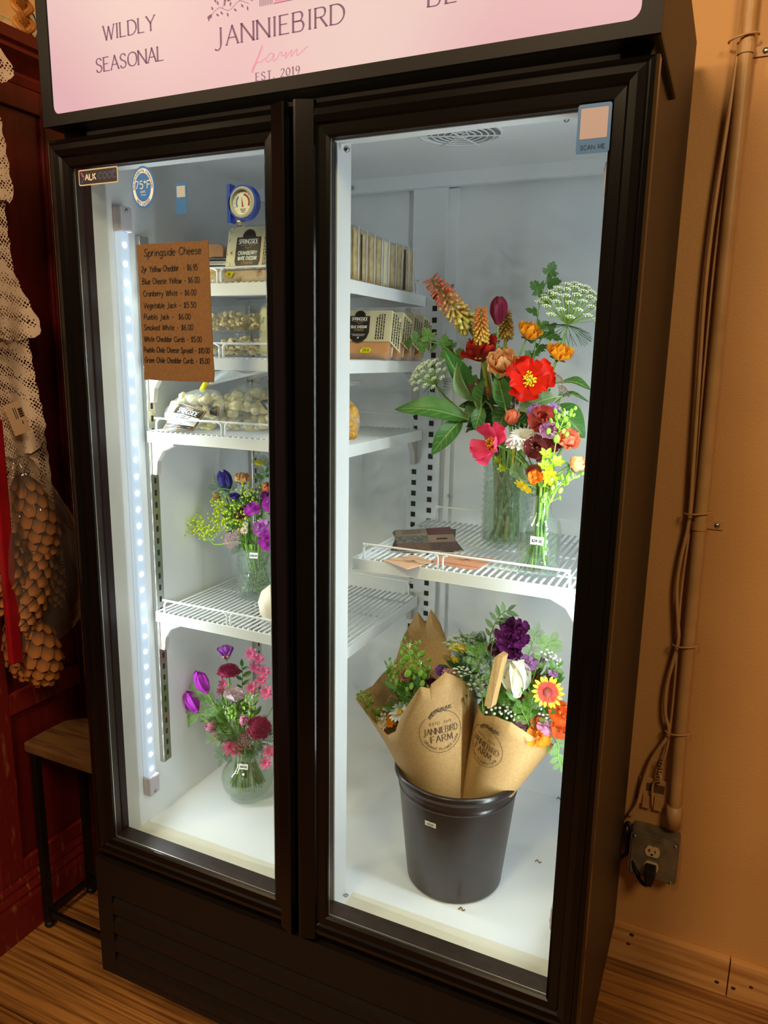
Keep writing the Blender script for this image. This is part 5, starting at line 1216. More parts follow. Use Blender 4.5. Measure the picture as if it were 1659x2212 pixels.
# black plastic flower bucket
BK = (.709, .250, .4625)
t = thing('flower_bucket', 'large black plastic bucket holding two paper-wrapped bouquets', 'bucket', BK)
BPL = M('bucket_black', '#151112', .3, var='#1b1617', scale=12, bump=.06, bscale=30)
m = MB(); m.lathe([(.0, .0), (.088, .0), (.0935, .006), (.1155, .218), (.1165, .224), (.1215, .226), (.1235, .230), (.1235, .236), (.121, .240), (.117, .240), (.1155, .236), (.090, .010), (.0, .008)], 56, BK); part('body', m, BPL, t, smooth=True)
m = MB(); m.lathe([(.1137, .199), (.1150, .201), (.1155, .204), (.1150, .207), (.1143, .209)], 56, BK); part('ridge', m, BPL, t, smooth=True)
a_ = math.atan2(-1.0-BK[1], 1.118-BK[0])-.43; n_ = Vector((math.cos(a_), math.sin(a_), -.1)); tagstick(t, Vector(BK)+Vector((math.cos(a_)*.1105, math.sin(a_)*.1105, .172)), n_, '$35.00', .0225, .0105)

# postcards and envelopes on the wide shelf
t0 = 1.1215
def card(label, q, th, z, mat, name, cat, grp=None):
    t = thing(name, label, cat, (sum(p[0] for p in q)/len(q), sum(p[1] for p in q)/len(q), z), grp)
    m = MB(); m.prism([(p[0], p[1]) for p in q], 2, z, z+th); part('sheet', m, mat, t); return t
PQ = [(0.5221, 0.345, 1.127), (0.6117, 0.4291, 1.127), (0.6925, 0.2563, 1.127), (0.5927, 0.1978, 1.127)]
PQ = [(p[0], p[1]) for p in PQ]
lbs = ['bottom postcard of the printed stack on the wide shelf', 'second printed postcard from the bottom of the stack, turned askew', 'third printed postcard of the stack, corner sticking out', 'top postcard of the stack with six dark flower pictures']
for k in range(4):
    c = Vector((.594, .313)); an = (.10, -.12, .06, 0)[k]; q = []
    for p in PQ:
        d = Vector(p)-c; q.append((c.x+d.x*math.cos(an)-d.y*math.sin(an), c.y+d.x*math.sin(an)+d.y*math.cos(an)))
    t = card(lbs[k], q, .0009, t0+.0011*k, M('postcard_edge', '#cfc4ba', .5) if k < 3 else M('postcard_brown', '#6d5548', .4), 'postcard', 'card', 'printed postcards in the stack')
    f = lambda u, v, q=q, k=k: Vector((q[0][0]*(1-u)*(1-v)+q[1][0]*u*(1-v)+q[2][0]*u*v+q[3][0]*(1-u)*v, q[0][1]*(1-u)*(1-v)+q[1][1]*u*(1-v)+q[2][1]*u*v+q[3][1]*(1-u)*v, t0+.0011*k+.0011))
    if k < 3:
        m = MB(); poly(m, [(0, 0), (1, 0), (1, 1), (0, 1)], f); part('print', m, M('postcard_dark', '#3c2b27', .4), t)
    else:
        cols = ['#9a8a7e', '#4a1c22', '#3b3f4d', '#a08678', '#7c5a48', '#3a2522']
        for i in range(6):
            a, b_ = (i % 2)*.55, (i//2)/3; w_ = .55 if i % 2 == 0 else .45
            m = MB(); poly(m, [(a, b_), (a+w_, b_), (a+w_, b_+1/3), (a, b_+1/3)], f); part('picture', m, M('card_%s' % cols[i][1:], cols[i], .4, var={0: '#857467', 1: '#7e2a30', 2: '#8d8a7a', 3: '#93796b', 4: '#5c4034', 5: '#6d4a40'}[i], scale=110 if i in (1, 2, 4, 5) else 20), t)
        m = MB(); g = lambda u, v: f(u, v)+Vector((0, 0, .0002))
        for i in range(2): ribbon(m, [(.12, .10+.1*i), (.45, .10+.1*i)], .025, g)
        write(m, 'JANNIEBIRD', .06, .012, lambda u, v: g(u, -v+.55), .775, 0, 1.6, wide=.42); part('lettering', m, M('card_ink', '#4a3a32', .6), t)
EP = M('peach_paper', '#e6a382', .65, var='#dd9877', scale=12); EP2 = M('pale_peach_paper', '#e8b898', .65)
def flat(pxs): return [(p[0], p[1]) for p in pxs]
E1 = flat([(0.5917, 0.1403, 1.1225), (0.625, 0.1975, 1.1225), (0.6752, 0.1719, 1.1225), (0.652, 0.1068, 1.1225)])
E2 = flat([(0.6755, 0.1755, 1.1225), (0.6726, 0.2346, 1.1225), (0.7666, 0.2354, 1.1225), (0.7569, 0.1698, 1.1225)])
lE = ['pale peach envelope with dark print lying by itself near the shelf front', 'lower salmon envelope of the fanned pair beside the postcards', 'upper salmon envelope of the fanned pair, with dark print']
for k, (q, mt, dz) in enumerate(((E1, EP2, 0), ([(p[0]-.004, p[1]-.012) for p in E2], EP, 0), (E2, EP, .0012))):
    t = card(lE[k], q, .0009, t0+dz, mt, 'envelope', 'envelope', 'peach envelopes')
    if k != 1:
        c = Vector((sum(p[0] for p in q)/4, sum(p[1] for p in q)/4, t0+dz+.0012)); U = (Vector((q[2][0], q[2][1], 0))-Vector((q[0][0], q[0][1], 0))).normalized()
        U = (Vector((.9, -.1, 0))).normalized(); V = Vector((.1, .9, 0)).normalized(); f = plane_fn(c, U, V); m = MB()
        write(m, 'JANNIEBIRD', .004, .0006, f, 0, -.002, 1.8); write(m, 'farm', .003, .0005, f, 0, -.008, 1.8); poly(m, [(-.002, .004), (.004, .008), (.010, .005), (.004, .004)], f); part('lettering', m, M('envelope_ink', '#5a3327', .6), t)

# ---------------------------------------------------------------- tall vase bouquet
MOUTH[0] = ((VA[0], VA[1], VA[2]+.162), .038)
GA = 'flowers in the tall bubble vase'; GAL = 'leaves in the tall bubble vase'
ea = random.Random(31)
def EA(): a = ea.uniform(0, 6.3); q = ea.uniform(.2, .75)*.042; return (VA[0]+q*math.cos(a), VA[1]+q*math.sin(a), VA[2]+.012)
ORG = C3('#ffb02a', var='#f59a14', scale=60); PEACH = C3('#fac688', var='#f2b272', scale=60); RED = C3('#e0220f', var='#c41608', scale=25); REDD = C3('#b81d10', var='#98130a', scale=25)
MAR = C3('#8e2745', var='#7b1e3a', scale=20, stretch=(8, 1, 1)); CORAL = C3('#ef8a66', var='#e87a58', scale=50); PINK = C3('#ee4f7c', var='#e23a6a', scale=40); PEACH2 = C3('#f3b27a', var='#eea066', scale=60)
poker('largest red hot poker spike, leaning out over the bouquet', (0.5991, 0.31, 1.6121), (0.6601, 0.33, 1.5377), .046, EA(), GA, '#d9704a', '#e9df7c')
poker('orange red hot poker standing between the red poppy and the maroon tulip', (0.6995, 0.3, 1.5598), (0.6987, 0.31, 1.5091), .030, EA(), GA, '#e28238', '#efc65a')
poker('red hot poker behind the maroon tulip, mostly hidden', (0.7157, 0.4, 1.5595), (0.7177, 0.4, 1.5222), .030, EA(), GA, '#cf943e', '#d9ab4c')
tulip('maroon tulip upright at the top of the tall bouquet', (0.7141, 0.36, 1.5578), .043, (0, 1, .12), EA(), MAR, GA, sm=GREENP, wide=.72, open_=90, curl=.10)
ranunculus('orange ranunculus seen from the side below the maroon tulip', (0.78, 0.33, 1.5149), 0.0492, (.35, .75, .45), EA(), ORG, GA)
m1_ = ranunculus('orange ranunculus under the large white lace flower', (0.8376, 0.32, 1.4795), 0.0499, (.3, .75, .45), EA(), ORG, GA)
umbel('large white lace flower arching at the top corner of the tall bouquet', (0.8591, 0.3, 1.5595), 0.1167, (.18, .93, .30), EA(), GA, n=52, dome=.75)
umbel('smaller white lace flower drooping beside the peony leaves', (0.6058, 0.3, 1.4416), 0.0858, (-.45, .75, .45), EA(), GA, n=34, dome=.6)
poppy('dark red poppy turned away behind the peach ranunculus', (0.7026, 0.32, 1.4677), 0.0874, (-.2, .75, .25), EA(), REDD, GA, 5, 40)
ranunculus('peach ranunculus in the middle of the tall bouquet', (0.75, 0.28, 1.4597), 0.0646, (-.1, .55, .75), EA(), PEACH, GA)
poppy('bright scarlet poppy with yellow centre facing out', (0.8031, 0.26, 1.4354), 0.0817, (-.05, .25, 1), EA(), RED, GA, 6, 22)
YD = M('yarrow_maroon', '#8a2a44', .6, var='#b0606c', scale=300)
yarrow('maroon yarrow head under the dark red poppy', (0.6878, 0.31, 1.4202), 0.027, (-.2, .5, .8), EA(), YD, GA)
yarrow('maroon yarrow head below the peach ranunculus', (0.7257, 0.29, 1.4139), 0.0247, (0, .5, .9), EA(), YD, GA)
yarrow('maroon yarrow head between the peach ranunculus and scarlet poppy', (0.762, 0.3, 1.4422), 0.0278, (.1, .6, .8), EA(), YD, GA)
yarrow('maroon yarrow head beneath the scarlet poppy', (0.7719, 0.29, 1.401), 0.0293, (.1, .4, .9), EA(), YD, GA)
YG = M('yarrow_dusty', '#a9707c', .6, var='#8f9a62', scale=260)
yarrow('dusty pink yarrow head beside the scarlet poppy', (0.8168, 0.33, 1.4529), 0.0278, (.4, .6, .5), EA(), YG, GA)
yarrow('greenish yarrow head in the middle of three beside the scarlet poppy', (0.8365, 0.33, 1.4389), 0.0277, (.6, .7, .3), EA(), YG, GA)
yarrow('greenish yarrow head lowest beside the scarlet poppy', (0.8485, 0.33, 1.4176), 0.0293, (.6, .6, .3), EA(), YG, GA)
LP = lobed(LEAFP)
sprig('parsley-leaved sprig rising highest in the tall bouquet', [(0.8016, 0.36, 1.6148), (0.7932, 0.36, 1.5898), (0.7873, 0.36, 1.5499), (0.7864, 0.36, 1.5095), (0.7825, 0.36, 1.4602)], EA(), .033, GAL, LP, 8)
sprig('parsley-leaved sprig beside the orange ranunculus', [(0.8037, 0.38, 1.5224), (0.788, 0.38, 1.5018), (0.78, 0.37, 1.4601), (0.7738, 0.37, 1.4179)], EA(), .030, GAL, LP, 7)
sprig('parsley-leaved sprig reaching toward the blue cheddar', [(0.5582, 0.33, 1.4989), (0.5893, 0.33, 1.5008), (0.6221, 0.33, 1.4909), (0.6563, 0.34, 1.4577), (0.6825, 0.35, 1.4069)], EA(), .028, GAL, LP, 10)
sprig('parsley-leaved sprig above the smaller lace flower', [(0.6221, 0.35, 1.4896), (0.6383, 0.35, 1.4787), (0.6577, 0.35, 1.4534), (0.687, 0.35, 1.4071)], EA(), .027, GAL, LP, 7)
sprig('dark leafy sprig among the poker stems', [(0.6926, 0.39, 1.5056), (0.7072, 0.39, 1.4844), (0.7164, 0.38, 1.4502), (0.7263, 0.37, 1.3992)], EA(), .026, GAL, lobed(LEAFD), 8)
U_ = (.1, -.75, .65)
bigleaf('longest green peony leaf reaching out over the shelf gap', (0.6812, 0.3, 1.3625), (0.5502, 0.27, 1.376), .047, U_, GAL, EA(), arch=.10)
bigleaf('peony leaf hanging down with curled tip beside the pilaster', (0.6723, 0.3, 1.3621), (0.626, 0.27, 1.2954), .036, (.3, -.9, .4), GAL, EA(), arch=.14)
bigleaf('upright narrow peony leaf behind the smaller lace flower', (0.6887, 0.31, 1.3985), (0.6316, 0.3, 1.4871), .036, (.5, -.8, .2), GAL, EA(), arch=-.05, cup=.5)
bigleaf('pale upright peony leaf folded along its rib', (0.6939, 0.3, 1.3958), (0.6663, 0.28, 1.4645), .026, (-.4, -.8, .3), GAL, EA(), LEAFB, arch=.08, cup=.6)
bigleaf('peony leaf standing before the dark red poppy', (0.7147, 0.28, 1.3861), (0.72, 0.28, 1.4374), .030, (-.6, -.8, .1), GAL, EA(), arch=.03, cup=.4)
bigleaf('peony leaf standing below the peach ranunculus', (0.7616, 0.27, 1.387), (0.7457, 0.26, 1.4471), .034, (.3, -.9, .2), GAL, EA(), arch=.06, cup=.3)
bigleaf('small peony leaf curling down over the vase rim', (0.7146, 0.28, 1.3877), (0.7077, 0.27, 1.3452), .026, (.3, -.9, .3), GAL, EA())
bigleaf('broad peony leaf below the scarlet poppy', (0.8442, 0.27, 1.4093), (0.7916, 0.25, 1.3863), .062, (-.1, -.85, .5), GAL, EA(), LEAFB, arch=.06)
bigleaf('narrow leaf arching beyond the dusty yarrow', (0.8368, 0.35, 1.4321), (0.8945, 0.33, 1.4215), .024, (0, -.5, .9), GAL, EA())
bigleaf('thin dark leaf below the greenish yarrow, bending at its tip', (0.8315, 0.34, 1.3946), (0.8928, 0.33, 1.4008), .016, (0, -.4, .9), GAL, EA(), LEAFD, arch=.25)
bigleaf('large peony leaf hanging over the small bottle', (0.8419, 0.3, 1.3921), (0.8988, 0.28, 1.3427), .050, (-.1, -.85, .5), GAL, EA(), arch=.14)
bigleaf('dark peony leaf inside the bouquet above the vase rim', (0.7167, 0.33, 1.3836), (0.6743, 0.3, 1.3563), .050, (.2, -.7, .6), GAL, EA(), LEAFD)
bigleaf('shaded peony leaf behind the coral ranunculus bud', (0.7544, 0.32, 1.3857), (0.7442, 0.28, 1.3424), .042, (.2, -.8, .5), GAL, EA(), LEAFD)
bigleaf('dark peony leaf beneath the scarlet poppy, half hidden', (0.7775, 0.33, 1.382), (0.8155, 0.3, 1.3611), .05, (-.2, -.8, .5), GAL, EA(), LEAFD)
bigleaf('shaded leaf lowest over the bubble vase', (0.734, 0.34, 1.3668), (0.7212, 0.29, 1.3277), .038, (.3, -.8, .4), GAL, EA(), LEAFD)
filler('dense dark foliage at the heart of the tall bouquet', (0.7343, 0.365, 1.3945), .060, 70, .045, oval(LEAFD), None, squash=(1.1, .8, .75))
# thick bare stems in the vase
for k in range(8):
    a = ea.uniform(0, 6.3); b_ = a+PI+ea.uniform(-.8, .8); m = MB(); m.tube([(VA[0]+.034*math.cos(a), VA[1]+.034*math.sin(a), VA[2]+.011), (VA[0]+.012*math.cos(b_), VA[1]+.012*math.sin(b_), VA[2]+.10), (VA[0]+.034*math.cos(b_), VA[1]+.034*math.sin(b_), VA[2]+.20)], ea.uniform(.0028, .0042), 8)
    solo('cut_stem', m, [GREEN, STEMB, GREENP, M('poker_stem', '#a8a23c', .5)][k % 4], ['thick green flower stem inside the bubble vase', 'brown woody stem inside the bubble vase', 'pale green flower stem inside the bubble vase', 'yellowish flower stem inside the bubble vase'][k % 4], 'stem', ['green stems in the bubble vase', 'brown stems in the bubble vase', 'pale stems in the bubble vase', 'yellowish stems in the bubble vase'][k % 4], smooth=True)

# ---------------------------------------------------------------- small bottle posy
MOUTH[0] = ((VB[0], VB[1], VB[2]+.136), .012)
GB = 'flowers in the small bottle vase'
def EB(): a = ea.uniform(0, 6.3); q = ea.uniform(.2, .8)*.026; return (VB[0]+q*math.cos(a), VB[1]+q*math.sin(a), VB[2]+.014)
def viaB(p): return p
poppy('hot pink poppy with orange stamens hanging out of the posy', (0.7682, 0.19, 1.332), 0.0738, (-.62, .12, .8), EB(), PINK, GB, 5, 24, cen='#f0a81c', sm=GREENB)
ranunculus('coral ranunculus bud at the top of the posy', (0.7862, 0.22, 1.3699), 0.0435, (.2, .8, .35), EB(), CORAL, GB, tight=True)
daisy('shaggy white chrysanthemum in the posy', (0.8142, 0.2, 1.3432), 0.0609, (-.1, .85, .45), EB(), C3('#f3f2ea'), GB, 20, W=.30, rows=3, ruf=.14, cr=.16, name='chrysanthemum', cen='#e9e6cf', curl=-.35)
LILAC = C3('#b58ac0', var='#9a6bab', scale=50); RUST = C3('#a83a2c', var='#8b2a26', scale=40); MAUVE = C3('#b0708f', var='#8c4a7a', scale=45); DKM = C3('#5c1320', var='#7a2a22', scale=45)
ruffled('lilac snapdragon floret at the top of the posy', (0.826, 0.22, 1.3872), 0.029, (-.4, .6, .6), EB(), LILAC, GB)
ruffled('second lilac snapdragon floret, beside the rust coloured one', (0.8572, 0.22, 1.3886), 0.0302, (.3, .7, .6), EB(), LILAC, GB)
ruffled('rust red snapdragon in the middle of the posy', (0.8459, 0.19, 1.3758), 0.0461, (0, .3, .9), EB(), RUST, GB, n=10)
ruffled('mauve and rust snapdragon floret below the rust red one', (0.858, 0.18, 1.3624), 0.0295, (.1, .1, 1), EB(), MAUVE, GB)
ruffled('dark maroon pansy beside the white chrysanthemum', (0.842, 0.18, 1.3318), 0.0417, (-.1, .2, 1), EB(), DKM, GB, n=8)
ruffled('dark maroon floret behind the green seed pods', (0.8638, 0.2, 1.3409), 0.03, (.2, .3, .9), EB(), DKM, GB, n=8)
ranunculus('coral ranunculus beside the seed pods of the posy', (0.8878, 0.19, 1.3449), 0.0427, (.4, .45, .7), EB(), CORAL, GB)
ranunculus('pale peach ranunculus lowest on the outer side of the posy', (0.9042, 0.17, 1.3107), 0.0435, (.75, .3, .55), EB(), PEACH2, GB, tight=True)
bract('lime green bupleurum in front of the posy', (0.8677, 0.16, 1.3135), 0.0467, (.1, .55, .8), EB(), GB, 3)
bract('lime green bupleurum under the hot pink poppy', (0.7781, 0.2, 1.2974), 0.0342, (-.3, .3, .9), EB(), GB, 2)
pincushion('rust brown scabiosa above the small orange flower', (0.8389, 0.18, 1.2939), 0.027, (-.1, .7, .7), EB(), C3('#8a3320', var='#a85a30', scale=90), GB)
poppy('small orange geum facing out of the posy', (0.8477, 0.155, 1.2875), 0.025, (-.1, .2, 1), EB(), C3('#ef7a1a'), GB, 6, 14, name='geum', cen='#f2b21c')
daisy('yellow coreopsis hanging down beside the bottle neck', (0.8262, 0.17, 1.2692), 0.033, (-.5, -.75, .4), EB(), C3('#f5d414'), GB, 9, W=.5, ruf=.08, name='coreopsis')
daisy('yellow coreopsis behind the small orange geum', (0.8671, 0.17, 1.2885), 0.031, (.45, .3, .8), EB(), C3('#f5d414'), GB, 9, W=.5, ruf=.08, name='coreopsis')
pods('stem of bright green seed pods rising through the posy', [(0.8839, 0.18, 1.3899), (0.8793, 0.18, 1.373), (0.8727, 0.18, 1.3507), (0.8695, 0.18, 1.321)], EB(), GB, 24, .0075, name='pennycress')
pods('stem of green seed pods hanging outside the pale peach ranunculus', [(0.9068, 0.175, 1.2911), (0.8965, 0.175, 1.2828), (0.8824, 0.175, 1.2742), (0.8698, 0.18, 1.2457)], EB(), GB, 16, .007, name='pennycress')
pods('short stem of seed pods beside the bottle neck', [(0.882, 0.165, 1.2793), (0.8777, 0.165, 1.2663), (0.8704, 0.17, 1.2475), (0.863, 0.18, 1.2336)], EB(), GB, 10, .008, name='pennycress')
bigleaf('grey-green leaf low in the posy beside the bubble vase', (0.8092, 0.2, 1.2796), (0.8012, 0.19, 1.3035), .022, (0, -.9, .3), GB, EB(), LEAFB)
sprig('feathery white-dotted stem between the two vases', [(0.8054, 0.23, 1.3187), (0.8097, 0.23, 1.2993), (0.8199, 0.22, 1.2777), (0.8319, 0.21, 1.2488)], EB(), .020, GB, feather(LEAFB), 6)
for k in range(5):
    a = ea.uniform(0, 6.3); m = MB(); q = (VB[0]+.008*math.cos(a), VB[1]+.008*math.sin(a)); b_ = a+PI; m.tube([(VB[0]+.024*math.cos(b_), VB[1]+.022*math.sin(b_), VB[2]+.012), (q[0], q[1], VB[2]+.11), (VB[0]+.012*math.cos(a), VB[1]+.012*math.sin(a), VB[2]+.16)], ea.uniform(.0016, .0026), 7)
    solo('cut_stem', m, GREENB, 'bright green cut stem standing in the small bottle vase', 'stem', 'stems in the small bottle vase', smooth=True)

# ---------------------------------------------------------------- round bowl bouquet
MOUTH[0] = ((VD[0], VD[1], VD[2]+.112), .028)
GD = 'flowers in the round bowl vase'
def ED(): a = ea.uniform(0, 6.3); q = ea.uniform(.6, 1.)*.038; return (VD[0]+q*math.cos(a), VD[1]+q*math.sin(a), VD[2]+.022)
MAG = C3('#b52ec2', var='#c845cf', scale=20, stretch=(9, 1, 1)); ORCH = C3('#b863c6', var='#a44fb4', scale=30); PKL = C3('#ee84aa', var='#e26894', scale=60); BLUSH = C3('#e6a5b8', var='#dd90a8', scale=60); PALEA = C3('#d9c3c4', var='#cbb0b4', scale=50); BURG = C3('#8a1c44', var='#a8335a', scale=120)
poppy('orchid purple anemone highest in the bowl bouquet', (0.1329, 0.29, 0.7891), 0.0634, (-.1, .95, .0), ED(), ORCH, GD, 6, 62, name='anemone')
pincushion('burgundy scabiosa under the orchid purple anemone', (0.1537, 0.27, 0.7729), 0.0521, (0, .8, .5), ED(), BURG, GD, dome=.4)
tulip('upper magenta anemone bud in the bowl bouquet', (0.0851, 0.26, 0.7346), .047, (-.35, .75, .35), ED(), MAG, GD, name='anemone_bud', wide=.74)
tulip('lower magenta anemone bud leaning toward the light strip', (0.0606, 0.25, 0.6856), .049, (-.4, .75, .35), ED(), MAG, GD, name='anemone_bud', wide=.76)
spike('pink larkspur spike along the door stile', [(0.1949, 0.3, 0.8118), (0.2147, 0.3, 0.8012), (0.2087, 0.29, 0.7828), (0.2358, 0.29, 0.7795), (0.2337, 0.28, 0.7632), (0.2085, 0.28, 0.7401), (0.2547, 0.27, 0.7432)], .032, ED(), PKL, GD)
spike('pink larkspur half hidden behind the burgundy scabiosa', [(0.1064, 0.31, 0.7163), (0.0978, 0.31, 0.6958), (0.115, 0.31, 0.6948)], .022, ED(), PKL, GD)
poppy('pale blush anemone with a dark centre in the bowl bouquet', (0.1843, 0.25, 0.7143), 0.0659, (0, .75, .6), ED(), PALEA, GD, 6, 52, name='anemone', cen='#2a2420')
ranunculus('pink ranunculus facing out beside the dark scabiosa', (0.2178, 0.235, 0.6833), 0.0468, (0, .2, 1), ED(), BLUSH, GD, tight=True)
ranunculus('pink ranunculus turned aside on the outer edge', (0.1205, 0.25, 0.6374), 0.0465, (-.6, .2, .6), ED(), BLUSH, GD, tight=True)
pincushion('large dark wine scabiosa near the bowl rim', (0.2542, 0.24, 0.6731), 0.0547, (.2, .35, .9), ED(), BURG, GD, dome=.6)
yarrow('wine red yarrow under the large dark scabiosa', (0.224, 0.235, 0.6393), 0.0429, (0, .5, .8), ED(), M('yarrow_wine', '#8c3f5e', .6, var='#a85f74', scale=200), GD)
spike('single pink larkspur floret at the bowl rim', [(0.1784, 0.235, 0.6121), (0.1821, 0.24, 0.6037)], .040, ED(), PKL, GD)
spike('pink larkspur floret hanging outside the bowl', [(0.2696, 0.24, 0.5914), (0.2786, 0.24, 0.6216)], .032, ED(), PKL, GD)
yarrow('dusty pink yarrow behind the outer pink ranunculus', (0.1355, 0.27, 0.6465), 0.0234, (-.2, .5, .7), ED(), M('yarrow_dusty', '#a9707c', .6), GD)
yarrow('rust pink yarrow below the outer pink ranunculus', (0.1326, 0.25, 0.6127), 0.0254, (-.3, .3, .8), ED(), M('yarrow_rust', '#b0604c', .6), GD)
FL = feather(M('anemone_leaf', '#6ba235', .45, var='#568a2c', scale=40, trl=.2)); FD = feather(LEAFD)
sprig('feathery green leaf collar beneath the lower magenta bud', [(0.0305, 0.25, 0.6451), (0.0618, 0.25, 0.6535), (0.0938, 0.26, 0.6564), (0.1311, 0.27, 0.6316)], ED(), .030, GD, FL, 8)
sprig('feathery green leaf collar beneath the upper magenta bud', [(0.0684, 0.26, 0.714), (0.0892, 0.26, 0.707), (0.0999, 0.27, 0.6764), (0.1438, 0.27, 0.623)], ED(), .032, GD, FL, 8)
sprig('bright feathery leaf in the middle of the bowl bouquet', [(0.0935, 0.27, 0.6807), (0.1193, 0.27, 0.6692), (0.1446, 0.27, 0.6463), (0.1617, 0.28, 0.5993)], ED(), .030, GD, FL, 8)
sprig('dark ferny sprig drooping over the bowl shoulder', [(0.1517, 0.24, 0.5707), (0.1654, 0.24, 0.5972), (0.1777, 0.25, 0.6181), (0.1824, 0.27, 0.6209)], None, .026, GD, FD, 8)
sprig('grey-green rosemary sprig beside the wine red yarrow', [(0.1207, 0.24, 0.6089), (0.1472, 0.24, 0.6269), (0.1794, 0.24, 0.6404), (0.1894, 0.26, 0.6161)], None, .024, GD, feather(LEAFB), 8)
sprig('dark leafy sprig beside the pink larkspur spike', [(0.1688, 0.3, 0.7754), (0.1693, 0.3, 0.7473), (0.1657, 0.3, 0.7066), (0.1751, 0.29, 0.6442)], ED(), .024, GD, oval(LEAFP), 10)
pods('round lime seed pods around the pale blush anemone', [(0.2305, 0.25, 0.7366), (0.2239, 0.25, 0.7132), (0.2098, 0.26, 0.6776), (0.1879, 0.28, 0.6174)], ED(), GD, 26, .0075, name='pennycress')
pods('small lime buds in front of the pale blush anemone', [(0.1712, 0.24, 0.7002), (0.1783, 0.24, 0.6884), (0.1828, 0.25, 0.6647), (0.1824, 0.27, 0.6209)], ED(), GD, 16, .007, name='pennycress')
filler('crowded green foliage in the middle of the bowl bouquet', (0.1593, 0.285, 0.6428), .062, 110, .030, oval(LEAFP), None, squash=(1, .7, 1))
filler('feathery foliage above the bowl rim', (0.2014, 0.27, 0.6199), .055, 70, .032, FD, None, squash=(1.2, .8, .7))
for k in range(12):
    a = 2*PI*k/12+ea.uniform(-.15, .15); m = MB(); q = ea.uniform(.030, .046); m.tube(bez((VD[0]+q*math.cos(a), VD[1]+q*math.sin(a), VD[2]+.02+.01*ea.random()), (VD[0]+.03*math.cos(a), VD[1]+.03*math.sin(a), VD[2]+.05), (VD[0]+.016*math.cos(a), VD[1]+.016*math.sin(a), VD[2]+.08), (VD[0]+.014*math.cos(a+.5), VD[1]+.014*math.sin(a+.5), VD[2]+.12), 7), ea.uniform(.0015, .0024), 7)
    solo('cut_stem', m, [GREEN, M('stem_olive', '#93a035', .5)][k % 2], 'green flower stem fanning out inside the bowl vase', 'stem', 'stems in the bowl vase', smooth=True)

# ---------------------------------------------------------------- bouquet in the patterned vase
MOUTH[0] = ((VC[0], VC[1], VC[2]+.115), .038)
GC = 'flowers in the patterned cylinder vase'
def EC(): a = ea.uniform(0, 6.3); q = ea.uniform(.2, .9)*.036; return (VC[0]+q*math.cos(a), VC[1]+q*math.sin(a), VC[2]+.014)
IND = C3('#4a3f9a', var='#3a2f86', scale=20, stretch=(8, 1, 1)); MAGP = C3('#c44ac9', var='#b034b6', scale=30)
daisy('flat yellow button flower at the top of the patterned vase', (0.1907, 0.35, 1.2386), 0.0346, (.05, .95, .25), EC(), C3('#cfc41c'), GC, 22, W=.16, rows=2, cr=.6, cen='#c9bb20', name='button_flower')
tulip('indigo anemone bud standing highest on the outer side', (0.1134, 0.33, 1.1926), .042, (-.2, .8, .3), EC(), IND, GC, name='anemone_bud', wide=.8)
ranunculus('peach ranunculus opened flat beside the indigo bud', (0.1525, 0.34, 1.1976), 0.0431, (0, .9, .3), EC(), C3('#efb57c', var='#e2a066', scale=60), GC)
ranunculus('round coral ranunculus beside the door stile', (0.2336, 0.31, 1.1897), 0.0396, (.2, .4, .8), EC(), C3('#ea8a5e', var='#e07848', scale=60), GC, tight=True)
poppy('indigo anemone cupped above the lime spurge', (0.1521, 0.31, 1.1586), 0.0305, (.1, .75, .4), EC(), IND, GC, 6, 55, name='anemone')
ranunculus('small orange bud on the outer edge of the patterned vase', (0.0906, 0.33, 1.1558), 0.0271, (-.5, .7, .3), EC(), C3('#e8a860'), GC, tight=True)
ruffled('upper magenta sweet pea in the patterned vase', (0.2132, 0.29, 1.1477), 0.0376, (-.3, .6, .6), EC(), MAGP, GC, name='sweet_pea')
ruffled('magenta sweet pea cut off by the door stile', (0.2624, 0.28, 1.1644), 0.033, (.2, .4, .8), EC(), MAGP, GC, name='sweet_pea')
ruffled('pale magenta sweet pea in the lower middle', (0.2429, 0.28, 1.1104), 0.0393, (-.2, .3, .9), EC(), C3('#c87ccf'), GC, name='sweet_pea')
ruffled('lowest magenta sweet pea above the price tag', (0.262, 0.27, 1.0896), 0.0409, (0, .2, 1), EC(), MAGP, GC, name='sweet_pea')
ruffled('purple sweet pea under the coral ranunculus', (0.2447, 0.3, 1.1753), 0.0295, (.1, .4, .8), EC(), C3('#8a2490'), GC, name='sweet_pea')
ruffled('dark burgundy floret beside the upper magenta sweet pea', (0.1698, 0.31, 1.1325), 0.0345, (-.2, .5, .7), EC(), C3('#5a1e2c'), GC, name='snapdragon')
euphorbia('lime spurge sprays around the indigo anemone', [(0.1031, 0.32, 1.148), (0.1012, 0.32, 1.1309), (0.0993, 0.32, 1.1116), (0.1305, 0.31, 1.1409), (0.1478, 0.31, 1.1375), (0.136, 0.31, 1.1174), (0.1492, 0.3, 1.1062), (0.1687, 0.3, 1.1434), (0.194, 0.3, 1.1846), (0.2057, 0.3, 1.1736), (0.12, 0.31, 1.1262), (0.1283, 0.31, 1.1501), (0.1595, 0.3, 1.1198), (0.174, 0.3, 1.1131)], .024, EC(), GC)
euphorbia('lime spurge sprays reaching far out of the patterned vase', [(0.0601, 0.29, 1.0844), (0.0762, 0.29, 1.1022), (0.0848, 0.29, 1.0926), (0.0934, 0.29, 1.0851), (0.0585, 0.29, 1.1087), (0.1113, 0.3, 1.0935), (0.1318, 0.3, 1.1063), (0.0676, 0.29, 1.08), (0.0988, 0.3, 1.0963)], .022, EC(), GC)
YP = M('yarrow_pink', '#c9909c', .6, var='#b87a88', scale=250)
yarrow('pink yarrow hanging at the vase rim', (0.163, 0.28, 1.0745), 0.0362, (-.5, -.1, .85), EC(), YP, GC)
